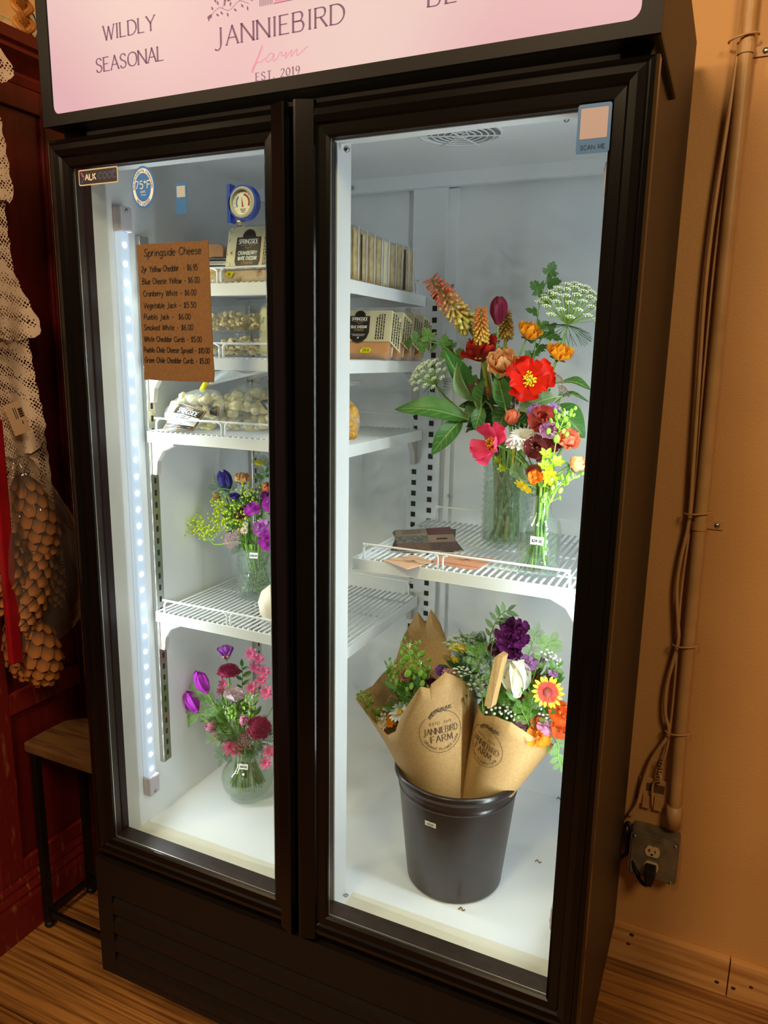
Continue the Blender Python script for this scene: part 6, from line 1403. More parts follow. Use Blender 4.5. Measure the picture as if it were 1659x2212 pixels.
yarrow('pink yarrow above the hanging one', (0.1733, 0.29, 1.0922), 0.0282, (-.3, .5, .8), EC(), YP, GC)
daisy('tiny white feverfew daisy in the patterned vase', (0.1965, 0.28, 1.1011), 0.0169, (-.1, .2, 1), EC(), C3('#f3f0e6'), GC, 12, W=.4, cr=.42)
daisy('tiny white feverfew daisy above the other one', (0.1933, 0.29, 1.112), 0.013, (0, .5, .9), EC(), C3('#f3f0e6'), GC, 12, W=.4, cr=.42)
umbel('small white lace head beside the magenta sweet peas', (0.2292, 0.29, 1.117), 0.0238, (0, .5, .9), EC(), GC, n=10)
umbel('small white lace head near the small orange bud', (0.1212, 0.32, 1.1624), 0.0206, (-.2, .7, .6), EC(), GC, n=10)
sprig('feathery collar below the highest indigo bud', [(0.1016, 0.32, 1.1794), (0.1205, 0.32, 1.179), (0.1428, 0.32, 1.1748), (0.1533, 0.33, 1.145)], EC(), .030, GC, FD, 8)
sprig('dark feathery leaf behind the yellow button flower', [(0.204, 0.37, 1.2393), (0.1939, 0.37, 1.2209), (0.1823, 0.37, 1.1938), (0.1797, 0.36, 1.153)], EC(), .030, GC, FD, 9)
sprig('green bract below the yellow button flower', [(0.2085, 0.35, 1.2174), (0.2022, 0.35, 1.2035), (0.1968, 0.35, 1.1771), (0.1888, 0.35, 1.145)], EC(), .026, GC, oval(LEAFP), 6)
filler('crowded greenery inside the patterned vase bouquet', (0.1774, 0.33, 1.116), .052, 100, .028, oval(LEAFP), None, squash=(1, .6, 1))
filler('ferny greenery at the rim of the patterned vase', (0.1955, 0.32, 1.0676), .040, 40, .026, FL, None, squash=(1.1, .7, .5))
for k in range(14):
    a = ea.uniform(0, 6.3); b_ = a+ea.uniform(1.5, 4.5); m = MB(); m.tube([(VC[0]+.036*math.cos(a), VC[1]+.036*math.sin(a), VC[2]+.013), (VC[0]+.02*math.cos(b_), VC[1]+.02*math.sin(b_), VC[2]+.07), (VC[0]+.034*math.cos(b_), VC[1]+.034*math.sin(b_), VC[2]+.125)], ea.uniform(.0014, .0024), 6)
    solo('cut_stem', m, [GREEN, GREENB][k % 2], 'thin green stem crossing inside the patterned vase', 'stem', 'stems in the patterned vase', smooth=True)

# ---------------------------------------------------------------- kraft-wrapped bouquets in the bucket
KRAFT = M('kraft_paper', '#b48e5a', .7, var='#a8814d', scale=220, bump=.25, bscale=12, detail=2, trl=.06)
KINK = M('kraft_print', '#33261c', .7)
def wrap(label, B, T, r0, r1, hs, logo, seed, flare):
    B, T = Vector(B), Vector(T); ax = (T-B); L = ax.length; ax.normalize(); e1 = Vector((.906, .42, 0)); e1 = (e1-ax*e1.dot(ax)).normalized(); e2 = ax.cross(e1)*-1
    if e2.y < 0: e2 = -e2
    t = thing('kraft_wrap', label, 'wrapping paper', tuple(B), 'kraft paper wraps in the bucket'); hs = sorted(hs)
    def hh(th):
        th %= 360; q = hs+[(hs[0][0]+360, hs[0][1])]
        if th < hs[0][0]: th += 360
        for a, b_ in zip(q, q[1:]):
            if a[0] <= th <= b_[0]: return a[1]+(b_[1]-a[1])*(th-a[0])/max(1e-6, b_[0]-a[0])
    def S(th, s, off=0.):
        a = math.radians(th); r = r0+(r1-r0)*s+off; k = 1+.012*math.sin(3*a+seed)*s+.008*math.sin(8*a+seed*2)*s+flare*math.exp(-((th % 360-180)/26)**2)*s*s
        return B+ax*(s*L)+(e1*math.cos(a)+e2*math.sin(a))*(r*k)
    m = MB(); n = 120
    angs = sorted(set([i*360/n for i in range(n+1)]+[h[0]+d for h in hs for d in (-.6, .6) if 0 < h[0]+d < 360]))
    nu = len(angs)-1
    v = [S(angs[i], hh(angs[i])*j/10) for j in range(11) for i in range(nu+1)]
    f = [(j*(nu+1)+i, j*(nu+1)+i+1, (j+1)*(nu+1)+i+1, (j+1)*(nu+1)+i) for j in range(10) for i in range(nu)]
    m.add(v, f); m2 = m.mesh('paper', KRAFT, B, True, fix=False); o = link('paper', m2, t); md = o.modifiers.new('sheet', 'SOLIDIFY'); md.thickness = .0007
    th0, s0, k = logo
    def F(u, v): s = s0+v/L; r = r0+(r1-r0)*s; return S(th0+math.degrees(u/r), s, .0009)
    m = MB(); R = .0405*k
    cp = circle_pts(R, 72); ribbon(m, [p for i, p in enumerate(cp) if not 14 < i < 27], .0007*k, F)
    write(m, 'ESTD. 2019', .0048*k, .0005*k, F, 0, .0150*k, 3.2)
    write(m, 'JANNIEBIRD', .0125*k, .00105*k, F, 0, -.003*k, 2., contrast=.45, wide=.66)
    write(m, 'FARM', .0130*k, .0014*k, F, 0, -.0195*k, 2.4, contrast=.35, wide=.85)
    arc_text(m, 'ORGANIC FLOWER FARM', .0362*k, .0044*k, .0006*k, -PI/2, F, 3.4, True)
    part('lettering', m, KINK, t, fix=False)
    m = MB(); st = [(p.x, p.y) for p in spline([(-.022*k, .030*k, 0), (-.010*k, .040*k, 0), (.004*k, .0415*k, 0), (.020*k, .044*k, 0)], 5)]; ribbon(m, st, .0006*k, F); r = random.Random(4)
    for i, q in enumerate(st):
        for s_ in (-1, 1):
            an = .35+s_*r.uniform(.6, 1.2); l = .0058*k; ca, sa = math.cos(an), math.sin(an)
            poly(m, [q, (q[0]+ca*l*.5-sa*.0009*k, q[1]+sa*l*.5+ca*.0009*k), (q[0]+ca*l, q[1]+sa*l), (q[0]+ca*l*.5+sa*.0009*k, q[1]+sa*l*.5-ca*.0009*k)], F)
    part('print_motif', m, KINK, t, fix=False)
    return t, S
W1, S1 = wrap('larger kraft paper wrap with a round printed farm logo facing out', (.694, .222, .600), (.634, .250, .840), .042, .106,
     [(0, .86), (25, .94), (50, 1.07), (64, 1.42), (72, 1.54), (78, 1.43), (84, 1.53), (100, 1.36), (115, 1.16), (150, 1.04), (180, 1.01), (192, .84), (207, .745), (225, .79), (246, .97), (266, 1.14), (274, 1.11), (275, 1.14), (290, 1.21), (312, 1.09), (340, .94)], (281, .765, 1.0), 1, .26)
W2, S2 = wrap('smaller kraft paper wrap turned so its printed logo is foreshortened', (.746, .232, .600), (.818, .250, .820), .030, .078,
     [(0, .89), (40, .84), (80, 1.05), (100, 1.14), (150, .95), (185, 1.03), (205, 1.02), (225, 1.10), (245, 1.13), (265, 1.10), (290, 1.06), (320, 1.0), (340, .95)], (220, .80, .95), 3, 0.)
m = MB(); q = [(0.7811, 0.16, 0.8797), (0.7929, 0.16, 0.8771), (0.8068, 0.17, 0.9703), (0.7984, 0.17, 0.9737), (0.7921, 0.17, 0.9674)]
m.add(q+[tuple(Vector(p)+Vector((.004, .02, 0))) for p in q], [(0, 1, 2, 3, 4), (9, 8, 7, 6, 5)]+[(i, (i+1) % 5, 5+(i+1) % 5, 5+i) for i in range(5)]); part('paper_corner', m, KRAFT, W2)
MOUTH[0] = ((.682, .228, .700), .035)
GE = 'flowers in the larger kraft wrap'; GF = 'flowers in the smaller kraft wrap'
def E1_(): return (.694+ea.uniform(-.015, .015), .225+ea.uniform(-.012, .012), .62)
def E2_(): return (.750+ea.uniform(-.012, .012), .234+ea.uniform(-.010, .010), .62)
pods('tall pennycress stem of green pods beside the back of the paper', [(0.6121, 0.22, 0.9371), (0.6156, 0.22, 0.9145), (0.6211, 0.22, 0.8874), (0.6347, 0.22, 0.843)], E1_(), GE, 30, .0095, name='pennycress')
pods('pennycress stem of green pods above the coral pink yarrow', [(0.5695, 0.245, 0.8787), (0.5759, 0.245, 0.8606), (0.5864, 0.245, 0.8365), (0.6062, 0.245, 0.7967)], E1_(), GE, 26, .009, name='pennycress')
pods('pennycress stem in front of the pink yarrow', [(0.6003, 0.225, 0.8622), (0.6047, 0.225, 0.8439), (0.6111, 0.225, 0.8213), (0.6165, 0.245, 0.7794)], E1_(), GE, 22, .009, name='pennycress')
pods('pennycress stem of green pods near the back paper corner', [(0.6357, 0.22, 0.9072), (0.6344, 0.22, 0.8854), (0.6313, 0.22, 0.8612), (0.6392, 0.21, 0.8294)], E1_(), GE, 22, .009, name='pennycress')
pods('low pennycress stem at the outer paper corner', [(0.5183, 0.215, 0.8168), (0.5266, 0.215, 0.8019), (0.5381, 0.215, 0.7799), (0.5563, 0.225, 0.7397)], E1_(), GE, 20, .008, name='pennycress')
YC = M('yarrow_coral', '#c98068', .6, var='#d89a84', scale=200); YK = M('yarrow_rose', '#b96a72', .6, var='#c98288', scale=200)
yarrow('coral yarrow head above the paper fold', (0.6436, 0.245, 0.8792), 0.0373, (.1, .75, .55), E1_(), YC, GE)
yarrow('coral yarrow head behind the paper tip', (0.6988, 0.21, 0.9025), 0.0307, (.2, .75, .5), E1_(), YC, GE)
yarrow('rose pink yarrow head above the white daisy', (0.5755, 0.235, 0.81), 0.0309, (-.4, .5, .75), E1_(), YK, GE)
daisy('white daisy with yellow centre at the paper edge', (0.6027, 0.205, 0.8061), 0.0461, (-.35, .55, .7), E1_(), C3('#f4f3ec'), GE, 16, W=.3, cr=.3)
poppy('orange flower just showing over the paper edge', (0.5874, 0.21, 0.779), 0.0305, (-.4, .4, .8), E1_(), C3('#ee8c1a'), GE, 6, 25, name='marigold')
daisy('white daisy low at the outer paper corner', (0.5615, 0.215, 0.7686), 0.0309, (-.5, .3, .8), E1_(), C3('#ecebe2'), GE, 14, W=.3, cr=.28)
umbel('grey-green lace head under the rose pink yarrow', (0.5656, 0.225, 0.7817), 0.0401, (-.4, .5, .7), E1_(), GE, n=14)
ruffled('dark magenta stock behind the coral yarrow', (0.6528, 0.235, 0.8634), 0.0318, (.1, .6, .7), E1_(), C3('#6a1450'), GE, name='stock_flower')
ruffled('maroon snapdragon among the pennycress', (0.6208, 0.235, 0.8461), 0.0268, (0, .5, .8), E1_(), C3('#7a2020'), GE)
ruffled('dusty rose snapdragon behind the pennycress', (0.6061, 0.22, 0.873), 0.0283, (-.2, .6, .7), E1_(), C3('#a8605c'), GE)
ruffled('purple stock beside the back paper strip', (0.6798, 0.22, 0.8975), 0.0276, (.1, .6, .7), E1_(), C3('#6b3a86'), GE, name='stock_flower')
umbel('white lace head between the two wraps', (0.7378, 0.235, 0.8831), 0.0515, (.2, .75, .5), E1_(), GE, n=24)
umbel('green lace head above the paper tip', (0.7167, 0.22, 0.9068), 0.0375, (0, .85, .4), E1_(), GE, n=16)
filler('green foliage inside the larger kraft wrap', (0.6276, 0.215, 0.8293), .045, 44, .030, oval(LEAFP), None, squash=(1.2, .7, .9))
MOUTH[0] = ((.690, .240, .710), .035)
# smaller wrap and the bouquets behind it
umbel('broad white lace head at the back of the bucket', (0.703, 0.28, 0.9372), 0.085, (-.05, .93, .3), E1_(), GE, n=36)
daisy('yellow aster with fine petals at the back of the bucket', (0.7023, 0.25, 0.9376), 0.04, (.1, .85, .4), E1_(), C3('#e3cf2a'), GE, 26, W=.16, rows=2, cr=.4, name='aster')
daisy('yellow aster bud beneath the open yellow aster', (0.694, 0.25, 0.9137), 0.0262, (-.1, .8, .5), E1_(), C3('#d8c52c'), GE, 20, W=.16, rows=2, cr=.4, name='aster')
MOUTH[0] = ((.766, .238, .700), .028)
daisy('yellow aster above the white tulip', (0.8016, 0.22, 0.9408), 0.0248, (.1, .8, .5), E2_(), C3('#e8d22a'), GF, 24, W=.16, rows=2, cr=.4, name='aster')
PUR = C3('#66145c', var='#4d0d48', scale=40)
for k, (a, s_) in enumerate((((0.797, 0.24, 1.0023), .036), ((0.8182, 0.23, 1.0041), .036), ((0.7964, 0.22, 0.9915), .038), ((0.8183, 0.22, 0.9885), .040), ((0.8025, 0.22, 0.9717), .042), ((0.7816, 0.23, 0.9571), .036), ((0.8132, 0.22, 0.9597), .036))):
    q = ruffled('dark purple stock spike rising above the yellow aster at the back of the bucket', a, s_, (frd.uniform(-.4, .4), .4, .8), E2_(), PUR, GF, name='stock_flower', n=10)
    if k == 0: stock = q
    else:      # one plant: the florets' meshes become parts of the first
        off = Matrix.Translation(q.location-stock.location)
        for ch in list(q.children): ch.matrix_basis = off @ ch.matrix_basis; ch.parent = stock
        bpy.data.objects.remove(q)
tulip('white tulip open wide in the smaller wrap', (0.8249, 0.2, 0.9218), .058, (-.05, .9, .35), E2_(), C3('#f1efdc', var='#e6e6cc', scale=20, stretch=(8, 1, 1)), GF, wide=.9, open_=84)
GAI = C3('#b0301c', grad=('#f0b21e', .50, .72))
daisy('red and yellow blanket flower facing out of the smaller wrap', (0.8866, 0.172, 0.9218), 0.0531, (.25, .2, 1), E2_(), GAI, GF, 18, W=.28, cr=.34, cen='#7a2a20', name='blanket_flower', ruf=.05)
RST = C3('#a8402a', var='#8a2a22', scale=40); ORG2 = C3('#e2621e', var='#d04c14', scale=40); LIL2 = C3('#b685b4', var='#9a5f9e', scale=50); ORG3 = C3('#f29a26', var='#e8801a', scale=40)
ruffled('rust snapdragon behind the white tulip', (0.8409, 0.24, 0.9134), 0.0382, (.2, .5, .7), E2_(), RST, GF)
ruffled('rust orange snapdragon beneath the white tulip', (0.8388, 0.22, 0.891), 0.0362, (.1, .3, .9), E2_(), C3('#9a4a20', var='#b05a28', scale=40), GF)
ruffled('mauve snapdragon between the yellow aster and lace', (0.8407, 0.22, 0.9459), 0.0359, (.1, .6, .7), E2_(), LIL2, GF)
ruffled('second mauve snapdragon above the blanket flower', (0.8507, 0.24, 0.9455), 0.028, (.2, .6, .7), E2_(), LIL2, GF)
ruffled('small mauve floret on the outer side above the blanket flower', (0.8863, 0.21, 0.9434), 0.0208, (.5, .4, .7), E2_(), LIL2, GF)
ruffled('dark plum floret beside the blanket flower', (0.8831, 0.21, 0.9307), 0.0208, (.5, .4, .7), E2_(), C3('#4a1838'), GF)
ruffled('burnt orange nemesia beneath the blanket flower', (0.9023, 0.205, 0.8732), 0.0465, (.4, .3, .8), E2_(), ORG2, GF, name='nemesia')
ruffled('orange nemesia resting on the paper edge', (0.8722, 0.19, 0.8277), 0.0436, (.1, .25, 1), E2_(), ORG3, GF, name='nemesia')
ruffled('red orange nemesia hanging at the outer paper edge', (0.9052, 0.2, 0.8449), 0.0353, (.5, .2, .8), E2_(), C3('#d6542a'), GF, name='nemesia')
ruffled('orange and pink nemesia above the paper edge', (0.87, 0.205, 0.8464), 0.0309, (.1, .4, .9), E2_(), C3('#d9703c'), GF, name='nemesia')
ruffled('mauve nemesia beside the orange one on the paper edge', (0.8806, 0.195, 0.8448), 0.0274, (.2, .3, .9), E2_(), C3('#c08aa8'), GF, name='nemesia')
ruffled('mauve nemesia at the inner paper edge', (0.8371, 0.2, 0.8356), 0.0279, (-.2, .4, .9), E2_(), C3('#b87a9c'), GF, name='nemesia')
ranunculus('small coral red ranunculus at the inner corner of the smaller wrap', (0.7831, 0.215, 0.8603), 0.0235, (-.2, .5, .8), E2_(), C3('#e0604c'), GF, tight=True)
WL = '#f6f5f2'
umbel('white candytuft beside the coral red ranunculus', (0.7839, 0.205, 0.8514), 0.0317, (-.1, .5, .9), E2_(), GF, name='candytuft', n=9, col=WL)
umbel('white candytuft above the inner paper edge', (0.8075, 0.205, 0.8603), 0.0298, (0, .5, .9), E2_(), GF, name='candytuft', n=9, col=WL)
umbel('white candytuft in the middle above the paper edge', (0.8212, 0.2, 0.8514), 0.028, (0, .3, 1), E2_(), GF, name='candytuft', n=9, col=WL)
umbel('airy white coriander head at the top corner', (0.8733, 0.23, 0.9641), 0.0292, (.3, .6, .7), E2_(), GF, n=9, col=WL)
umbel('airy white coriander head on the outer side', (0.8875, 0.23, 0.9565), 0.0226, (.5, .5, .7), E2_(), GF, n=8, col=WL)
umbel('small white lace head beneath the blanket flower', (0.8785, 0.205, 0.8677), 0.0242, (.2, .4, .9), E2_(), GF, n=10, col=WL)
FG = feather(M('dill_green', '#7cae45', .5, var='#6a9a3a', scale=40, trl=.2))
sprig('tall ferny sprig beside the dark purple stock', [(0.7929, 0.24, 1.0313), (0.779, 0.24, 1.0185), (0.7696, 0.24, 0.9993), (0.7625, 0.24, 0.9669), (0.7694, 0.23, 0.9225)], E2_(), .026, GF, oval(LEAFB), 14)
sprig('second ferny sprig before the dark purple stock', [(0.7932, 0.24, 0.9929), (0.777, 0.24, 0.974), (0.7723, 0.22, 0.9625), (0.7744, 0.22, 0.9185)], E2_(), .020, GF, feather(LEAFB), 10)
sprig('grey-green ferny sprig at the back top corner', [(0.8414, 0.25, 0.991), (0.8405, 0.24, 0.9768), (0.836, 0.23, 0.9534), (0.8326, 0.22, 0.9127)], E2_(), .026, GF, feather(LEAFB), 10)
sprig('pale leafy sprig on the far upper side', [(0.8728, 0.24, 0.9871), (0.8639, 0.24, 0.9725), (0.8568, 0.23, 0.9531), (0.849, 0.22, 0.9161)], E2_(), .028, GF, FG, 9)
sprig('dill sprig between the two kraft wraps', [(0.7511, 0.2, 0.9588), (0.752, 0.2, 0.9396), (0.7583, 0.2, 0.9142), (0.7659, 0.2, 0.8622)], E2_(), .026, GF, FG, 10)
sprig('dill sprig in front of the narrow paper corner', [(0.7837, 0.205, 0.9263), (0.7778, 0.205, 0.9074), (0.7718, 0.205, 0.8882), (0.7654, 0.215, 0.8463)], E2_(), .022, GF, FG, 8)
sprig('green chervil sprig under the white tulip', [(0.7984, 0.21, 0.8919), (0.8117, 0.21, 0.8814), (0.8252, 0.21, 0.8666), (0.8382, 0.215, 0.836)], E2_(), .024, GF, FL, 9)
sprig('bright feathery sprig before the rust orange snapdragon', [(0.8553, 0.2, 0.8927), (0.8546, 0.2, 0.8776), (0.8532, 0.2, 0.8598), (0.8579, 0.205, 0.8275)], E2_(), .026, GF, FG, 10)
sprig('bright feathery sprig between candytuft and nemesia', [(0.8373, 0.195, 0.8716), (0.8437, 0.195, 0.8598), (0.851, 0.195, 0.8483), (0.8584, 0.205, 0.8187)], E2_(), .022, GF, FG, 9)
sprig('ferny sprig drooping outside the smaller wrap', [(0.9154, 0.185, 0.7859), (0.9095, 0.185, 0.8019), (0.9081, 0.19, 0.8208), (0.8966, 0.195, 0.833), (0.8819, 0.205, 0.8378)], None, .018, GF, FG, 12)
sprig('leafy sprig above the blanket flower', [(0.8935, 0.21, 0.9551), (0.8825, 0.21, 0.9401), (0.8713, 0.21, 0.9249), (0.8608, 0.21, 0.8965)], E2_(), .022, GF, oval(LEAFP), 8)
filler('dense greenery at the back of the bucket', (0.7431, 0.26, 0.9057), .060, 70, .030, feather(LEAFD), None, squash=(1.2, .6, .7))
filler('leafy greenery inside the smaller kraft wrap', (0.8412, 0.225, 0.8859), .055, 60, .028, oval(LEAFP), None, squash=(1.1, .7, .9))
filler('feathery greenery around the blanket flower', (0.8467, 0.245, 0.8513), .045, 40, .026, FG, None, squash=(1.2, .5, .8))
filler('leafy greenery just inside the front edge of the smaller wrap', (0.8149, 0.24, 0.828), .045, 60, .026, FL, None, squash=(1.3, .8, .7))
filler('leafy greenery behind the orange nemesia', (0.8639, 0.23, 0.835), .042, 50, .026, FG, None, squash=(1., .8, .9))
filler('small leaves among the pennycress', (0.6075, 0.23, 0.8037), .045, 50, .024, feather(LEAFP), None, squash=(1.2, .8, .9))
filler('dark leaves between the two wraps', (0.719, 0.24, 0.8808), .040, 50, .024, oval(LEAFD), None, squash=(.9, .8, .9))
for k, (c, lb) in enumerate((((0.8544, 0.3529, 0.4635), 'dried leaf curl on the cooler floor beside the bucket'), ((0.7576, 0.1565, 0.4635), 'dried petal scrap on the cooler floor before the bucket'), ((0.8466, 0.5956, 0.4635), 'dried leaf scrap at the back of the cooler floor'))):
    m = MB(); m.tube(spline([(c[0]-.006, c[1], c[2]), (c[0]-.002, c[1]+.003, c[2]+.003), (c[0]+.003, c[1]-.001, c[2]+.0015), (c[0]+.006, c[1]+.002, c[2]+.002)], 4), [.0012]*13, 5)
    solo('leaf_scrap', m, M('dried_leaf', '#7a5a3a', .7), lb, 'leaf scrap')

# ---------------------------------------------------------------- red cabinet beside the cooler
RED_ = M('red_paint', '#640c10', .45, var='#4d090c', scale=5, stretch=(6, 6, .8), bump=.15, bscale=40)
WORN = M('worn_red_paint', '#70140f', .5, var='#9a5a30', scale=16, stretch=(5, 5, .9), detail=6, ramp=(.58, .74), bump=.2, bscale=30)
cab = thing('painted_cabinet', 'tall dark red painted cabinet with crown moulding beside the cooler', 'cabinet', (-.70, .15, 0))
def kbox(name, a, b, mat=RED_, bevel=.003, par=cab): m = MB(); m.box(a, b); return part(name, m, mat, par, bevel=bevel)
kbox('carcass', (-1.0, -.55, .02), (-.402, .68, 2.06))
kbox('stile', (-.404, .06, .165), (-.392, .128, 2.06), WORN); kbox('stile', (-.404, .345, .165), (-.392, .68, 2.06)); kbox('stile', (-.404, -.55, .165), (-.392, -.02, 2.06), WORN)
kbox('rail', (-.404, .128, .165), (-.392, .345, .205), WORN); kbox('rail', (-.404, .128, 2.0), (-.392, .345, 2.06)); kbox('rail', (-.404, .128, .60), (-.392, .345, .655), WORN)
kbox('bead', (-.3935, .352, .165), (-.389, .357, 2.06), RED_, .001)
m = MB(); m.prism([(-.404, 0), (-.385, 0), (-.385, .10), (-.388, .112), (-.386, .12), (-.391, .135), (-.389, .148), (-.394, .165), (-.404, .165)], 1, -.55, .68) if False else None
v = [(-.404, .0), (-.384, .0), (-.384, .095), (-.388, .108), (-.385, .118), (-.391, .135), (-.389, .146), (-.395, .165), (-.404, .165)]
m = MB(); m.prism([(p[0], p[1]) for p in v], 1, -.55, .68); part('plinth', m, WORN, cab)
v = [(-.404, 2.05), (-.390, 2.05), (-.386, 2.066), (-.388, 2.074), (-.372, 2.094), (-.356, 2.106), (-.358, 2.116), (-.350, 2.122), (-.350, 2.146), (-.404, 2.150)]
m = MB(); m.prism([(p[0], p[1]) for p in v], 1, -.55, .69); part('crown_moulding', m, RED_, cab)
kbox('top_board', (-1.02, -.56, 2.06), (-.40, .69, 2.150))
# braided strap and pale lace bundle on top
STRAW = M('straw', '#b9772f', .55, var='#9a5f22', scale=50, bump=.4, bscale=90)
t = thing('braided_strap', 'braided tan wicker strap standing up from the top of the red cabinet', 'basket handle', (-.385, .315, 2.15))
for k in range(3):
    for w_ in range(2):
        pts = []
        for i in range(60):
            z = 2.15+.0042*i; a = z*62+k*2*PI/3; off = .0045*(w_-.5)
            pts.append((-.385+.008*math.sin(2*a)+.002*w_, .315-.10*(z-2.15)+.019*math.sin(a)+off, z))
        m = MB(); m.tube(pts, .0055, 7); part('strand', m, STRAW, t, smooth=True)
LACEM = M('lace_cloth_plain', '#d9c9b8', .8, var='#a4978a', scale=130, bump=.8, bscale=130)
m = MB(); m.grid(lambda u, v: (-.40-.05*math.sin(PI*u)+.01*math.sin(9*v), .352+.10*u, 2.151+.075*math.sin(PI*min(1, v*.98+.02))*(.7+.3*math.cos(3*u))+.004*math.sin(25*u)), 16, 10)
solo('lace_bundle', m, LACEM, 'folded pale lace bundle lying on top of the red cabinet', 'fabric', smooth=True)
m = MB()
for k in range(9): m.tube([(-.43+.022*math.cos(a), .268+.004*k+.002*math.sin(a), 2.173+.022*math.sin(a)) for a in [2*PI*i/20 for i in range(21)]], .0011, 5, False)
solo('wire_coil', m, M('pale_wire', '#d8c48f', .35, metal=.4), 'pale wire coil lying on the red cabinet beside the strap', 'coil')

# lace garment hung before the cabinet
def lace(name, base, scale, thr, seed):
    if name in MATS: return MATS[name]
    m = bpy.data.materials.new(name); m.use_nodes = True; MATS[name] = m; nt = m.node_tree; N = nt.nodes; L = nt.links; b = N['Principled BSDF']
    b.inputs['Base Color'].default_value = lin(base); b.inputs['Roughness'].default_value = .85; b.inputs['Specular IOR Level'].default_value = .2
    tc = N.new('ShaderNodeTexCoord'); mp = N.new('ShaderNodeMapping'); mp.inputs['Scale'].default_value = (.15, 1, .9); mp.inputs['Rotation'].default_value = (.6, 0, 0); L.new(tc.outputs['Object'], mp.inputs[0])
    vo = N.new('ShaderNodeTexVoronoi'); vo.inputs['Scale'].default_value = scale; vo.inputs['Randomness'].default_value = .25; L.new(mp.outputs[0], vo.inputs[0])
    wv = N.new('ShaderNodeTexWave'); wv.wave_type = 'RINGS'; wv.inputs['Scale'].default_value = 9; wv.inputs['Distortion'].default_value = 3.5; L.new(mp.outputs[0], wv.inputs[0])
    mm = N.new('ShaderNodeMath'); mm.operation = 'MULTIPLY_ADD'; L.new(wv.outputs[0], mm.inputs[0]); mm.inputs[1].default_value = -.20; mm.inputs[2].default_value = thr
    lt = N.new('ShaderNodeMath'); lt.operation = 'LESS_THAN'; L.new(vo.outputs['Distance'], lt.inputs[0]); L.new(mm.outputs[0], lt.inputs[1])
    tr = N.new('ShaderNodeBsdfTransparent'); mx = N.new('ShaderNodeMixShader'); L.new(lt.outputs[0], mx.inputs[0]); L.new(b.outputs[0], mx.inputs[1]); L.new(tr.outputs[0], mx.inputs[2]); L.new(mx.outputs[0], N['Material Output'].inputs[0])
    return m
LC = lace('cream_lace', '#e6cdb6', 165, .42, 1); LC2 = lace('cream_lace_open', '#d9c0aa', 160, .58, 2); LCB = M('lace_lining', '#c8ae94', .85, var='#8f7a68', scale=160)
t = thing('lace_garment', 'cream crochet lace garment hanging in tiers before the red cabinet', 'garment', (-.33, .1, 1.2))
def panel(name, ze, x0, mat, scal, y_l=-.12, fold=.008, nz=26, ny=30, xo=0.):
    """hanging sheet from y_l to the right-hand edge curve ze [(z, y)], scalloped hem at the bottom"""
    zt, zb = ze[0][0], ze[-1][0]
    def edge(z):
        for a, b_ in zip(ze, ze[1:]):
            if b_[0] <= z <= a[0]: return a[1]+(b_[1]-a[1])*(a[0]-z)/(a[0]-b_[0])
        return ze[-1][1]
    def fn(u, v):
        z = zt+(zb-zt)*v; y = y_l+(edge(z)-y_l)*u
        hem = scal*abs(math.sin(y*95))*max(0, (v-.8)/.2) if v > .8 else 0
        return (x0+fold*math.sin(y*38+z*3)*(.3+v)+.004*math.sin(y*90)*v, y+.0025*math.sin(z*160)*(u > .97), z-hem)
    m = MB(); m.grid(fn, ny, nz); return part(name, m, mat, t, smooth=True, fix=False)
panel('underskirt', [(1.34, .24), (1.24, .252), (1.10, .262), (1.0, .272), (.93, .275)], -.345, LC2, .006)
panel('skirt', [(1.62, .196), (1.50, .212), (1.40, .222), (1.30, .237), (1.262, .225), (1.245, .205)], -.330, LC, .012)
panel('bodice', [(1.90, .168), (1.76, .178), (1.66, .186), (1.58, .203), (1.5, .21)], -.325, LC, .0)
panel('peplum', [(1.66, .150), (1.62, .185), (1.58, .205), (1.54, .222), (1.515, .228), (1.500, .200)], -.312, LC, .008)
panel('sleeve_ruffle', [(1.98, .165), (1.90, .178), (1.82, .188), (1.795, .193), (1.785, .180)], -.312, LC, .008)
panel('shoulder_ruffle', [(2.10, .17), (2.072, .197), (2.055, .208), (2.035, .214), (2.020, .196)], -.32, LC, .008)
t2 = thing('swing_tag', 'buff paper swing tag with a bar code on the lace garment', 'tag', (-.300, .185, 1.39))
TP = [(-0.302, 0.1113, 1.3538), (-0.302, 0.153, 1.3649), (-0.302, 0.1765, 1.2959), (-0.302, 0.1348, 1.287)]
m = MB(); m.add(TP+[(p[0]+.0008, p[1], p[2]) for p in TP], [(3, 2, 1, 0), (4, 5, 6, 7), (0, 1, 5, 4), (1, 2, 6, 5), (2, 3, 7, 6), (3, 0, 4, 7)]); part('card', m, M('buff_card', '#dbb691', .7), t2)
A, B_, D_ = Vector(TP[0]), Vector(TP[1]), Vector(TP[3]); f = lambda u, v: A+(B_-A)*u+(D_-A)*v+Vector((.0012, 0, 0))
m = MB()
for k in range(12): ribbon(m, [(.66, .22+.025*k), (.92, .22+.025*k)], .008+.008*(k % 3), f)
for k in range(2): ribbon(m, [(.42+.11*k, .16), (.42+.11*k, .52)], .04, f)
ribbon(m, [(.70, .62), (.70, .74)], .05, f)
part('print', m, INK, t2)
m = MB(); m.tube([f(.5, .06), f(.5, -.1), f(.55, -.5)], .0006, 4); part('string', m, M('tag_string', '#cbb59a', .7), t2)

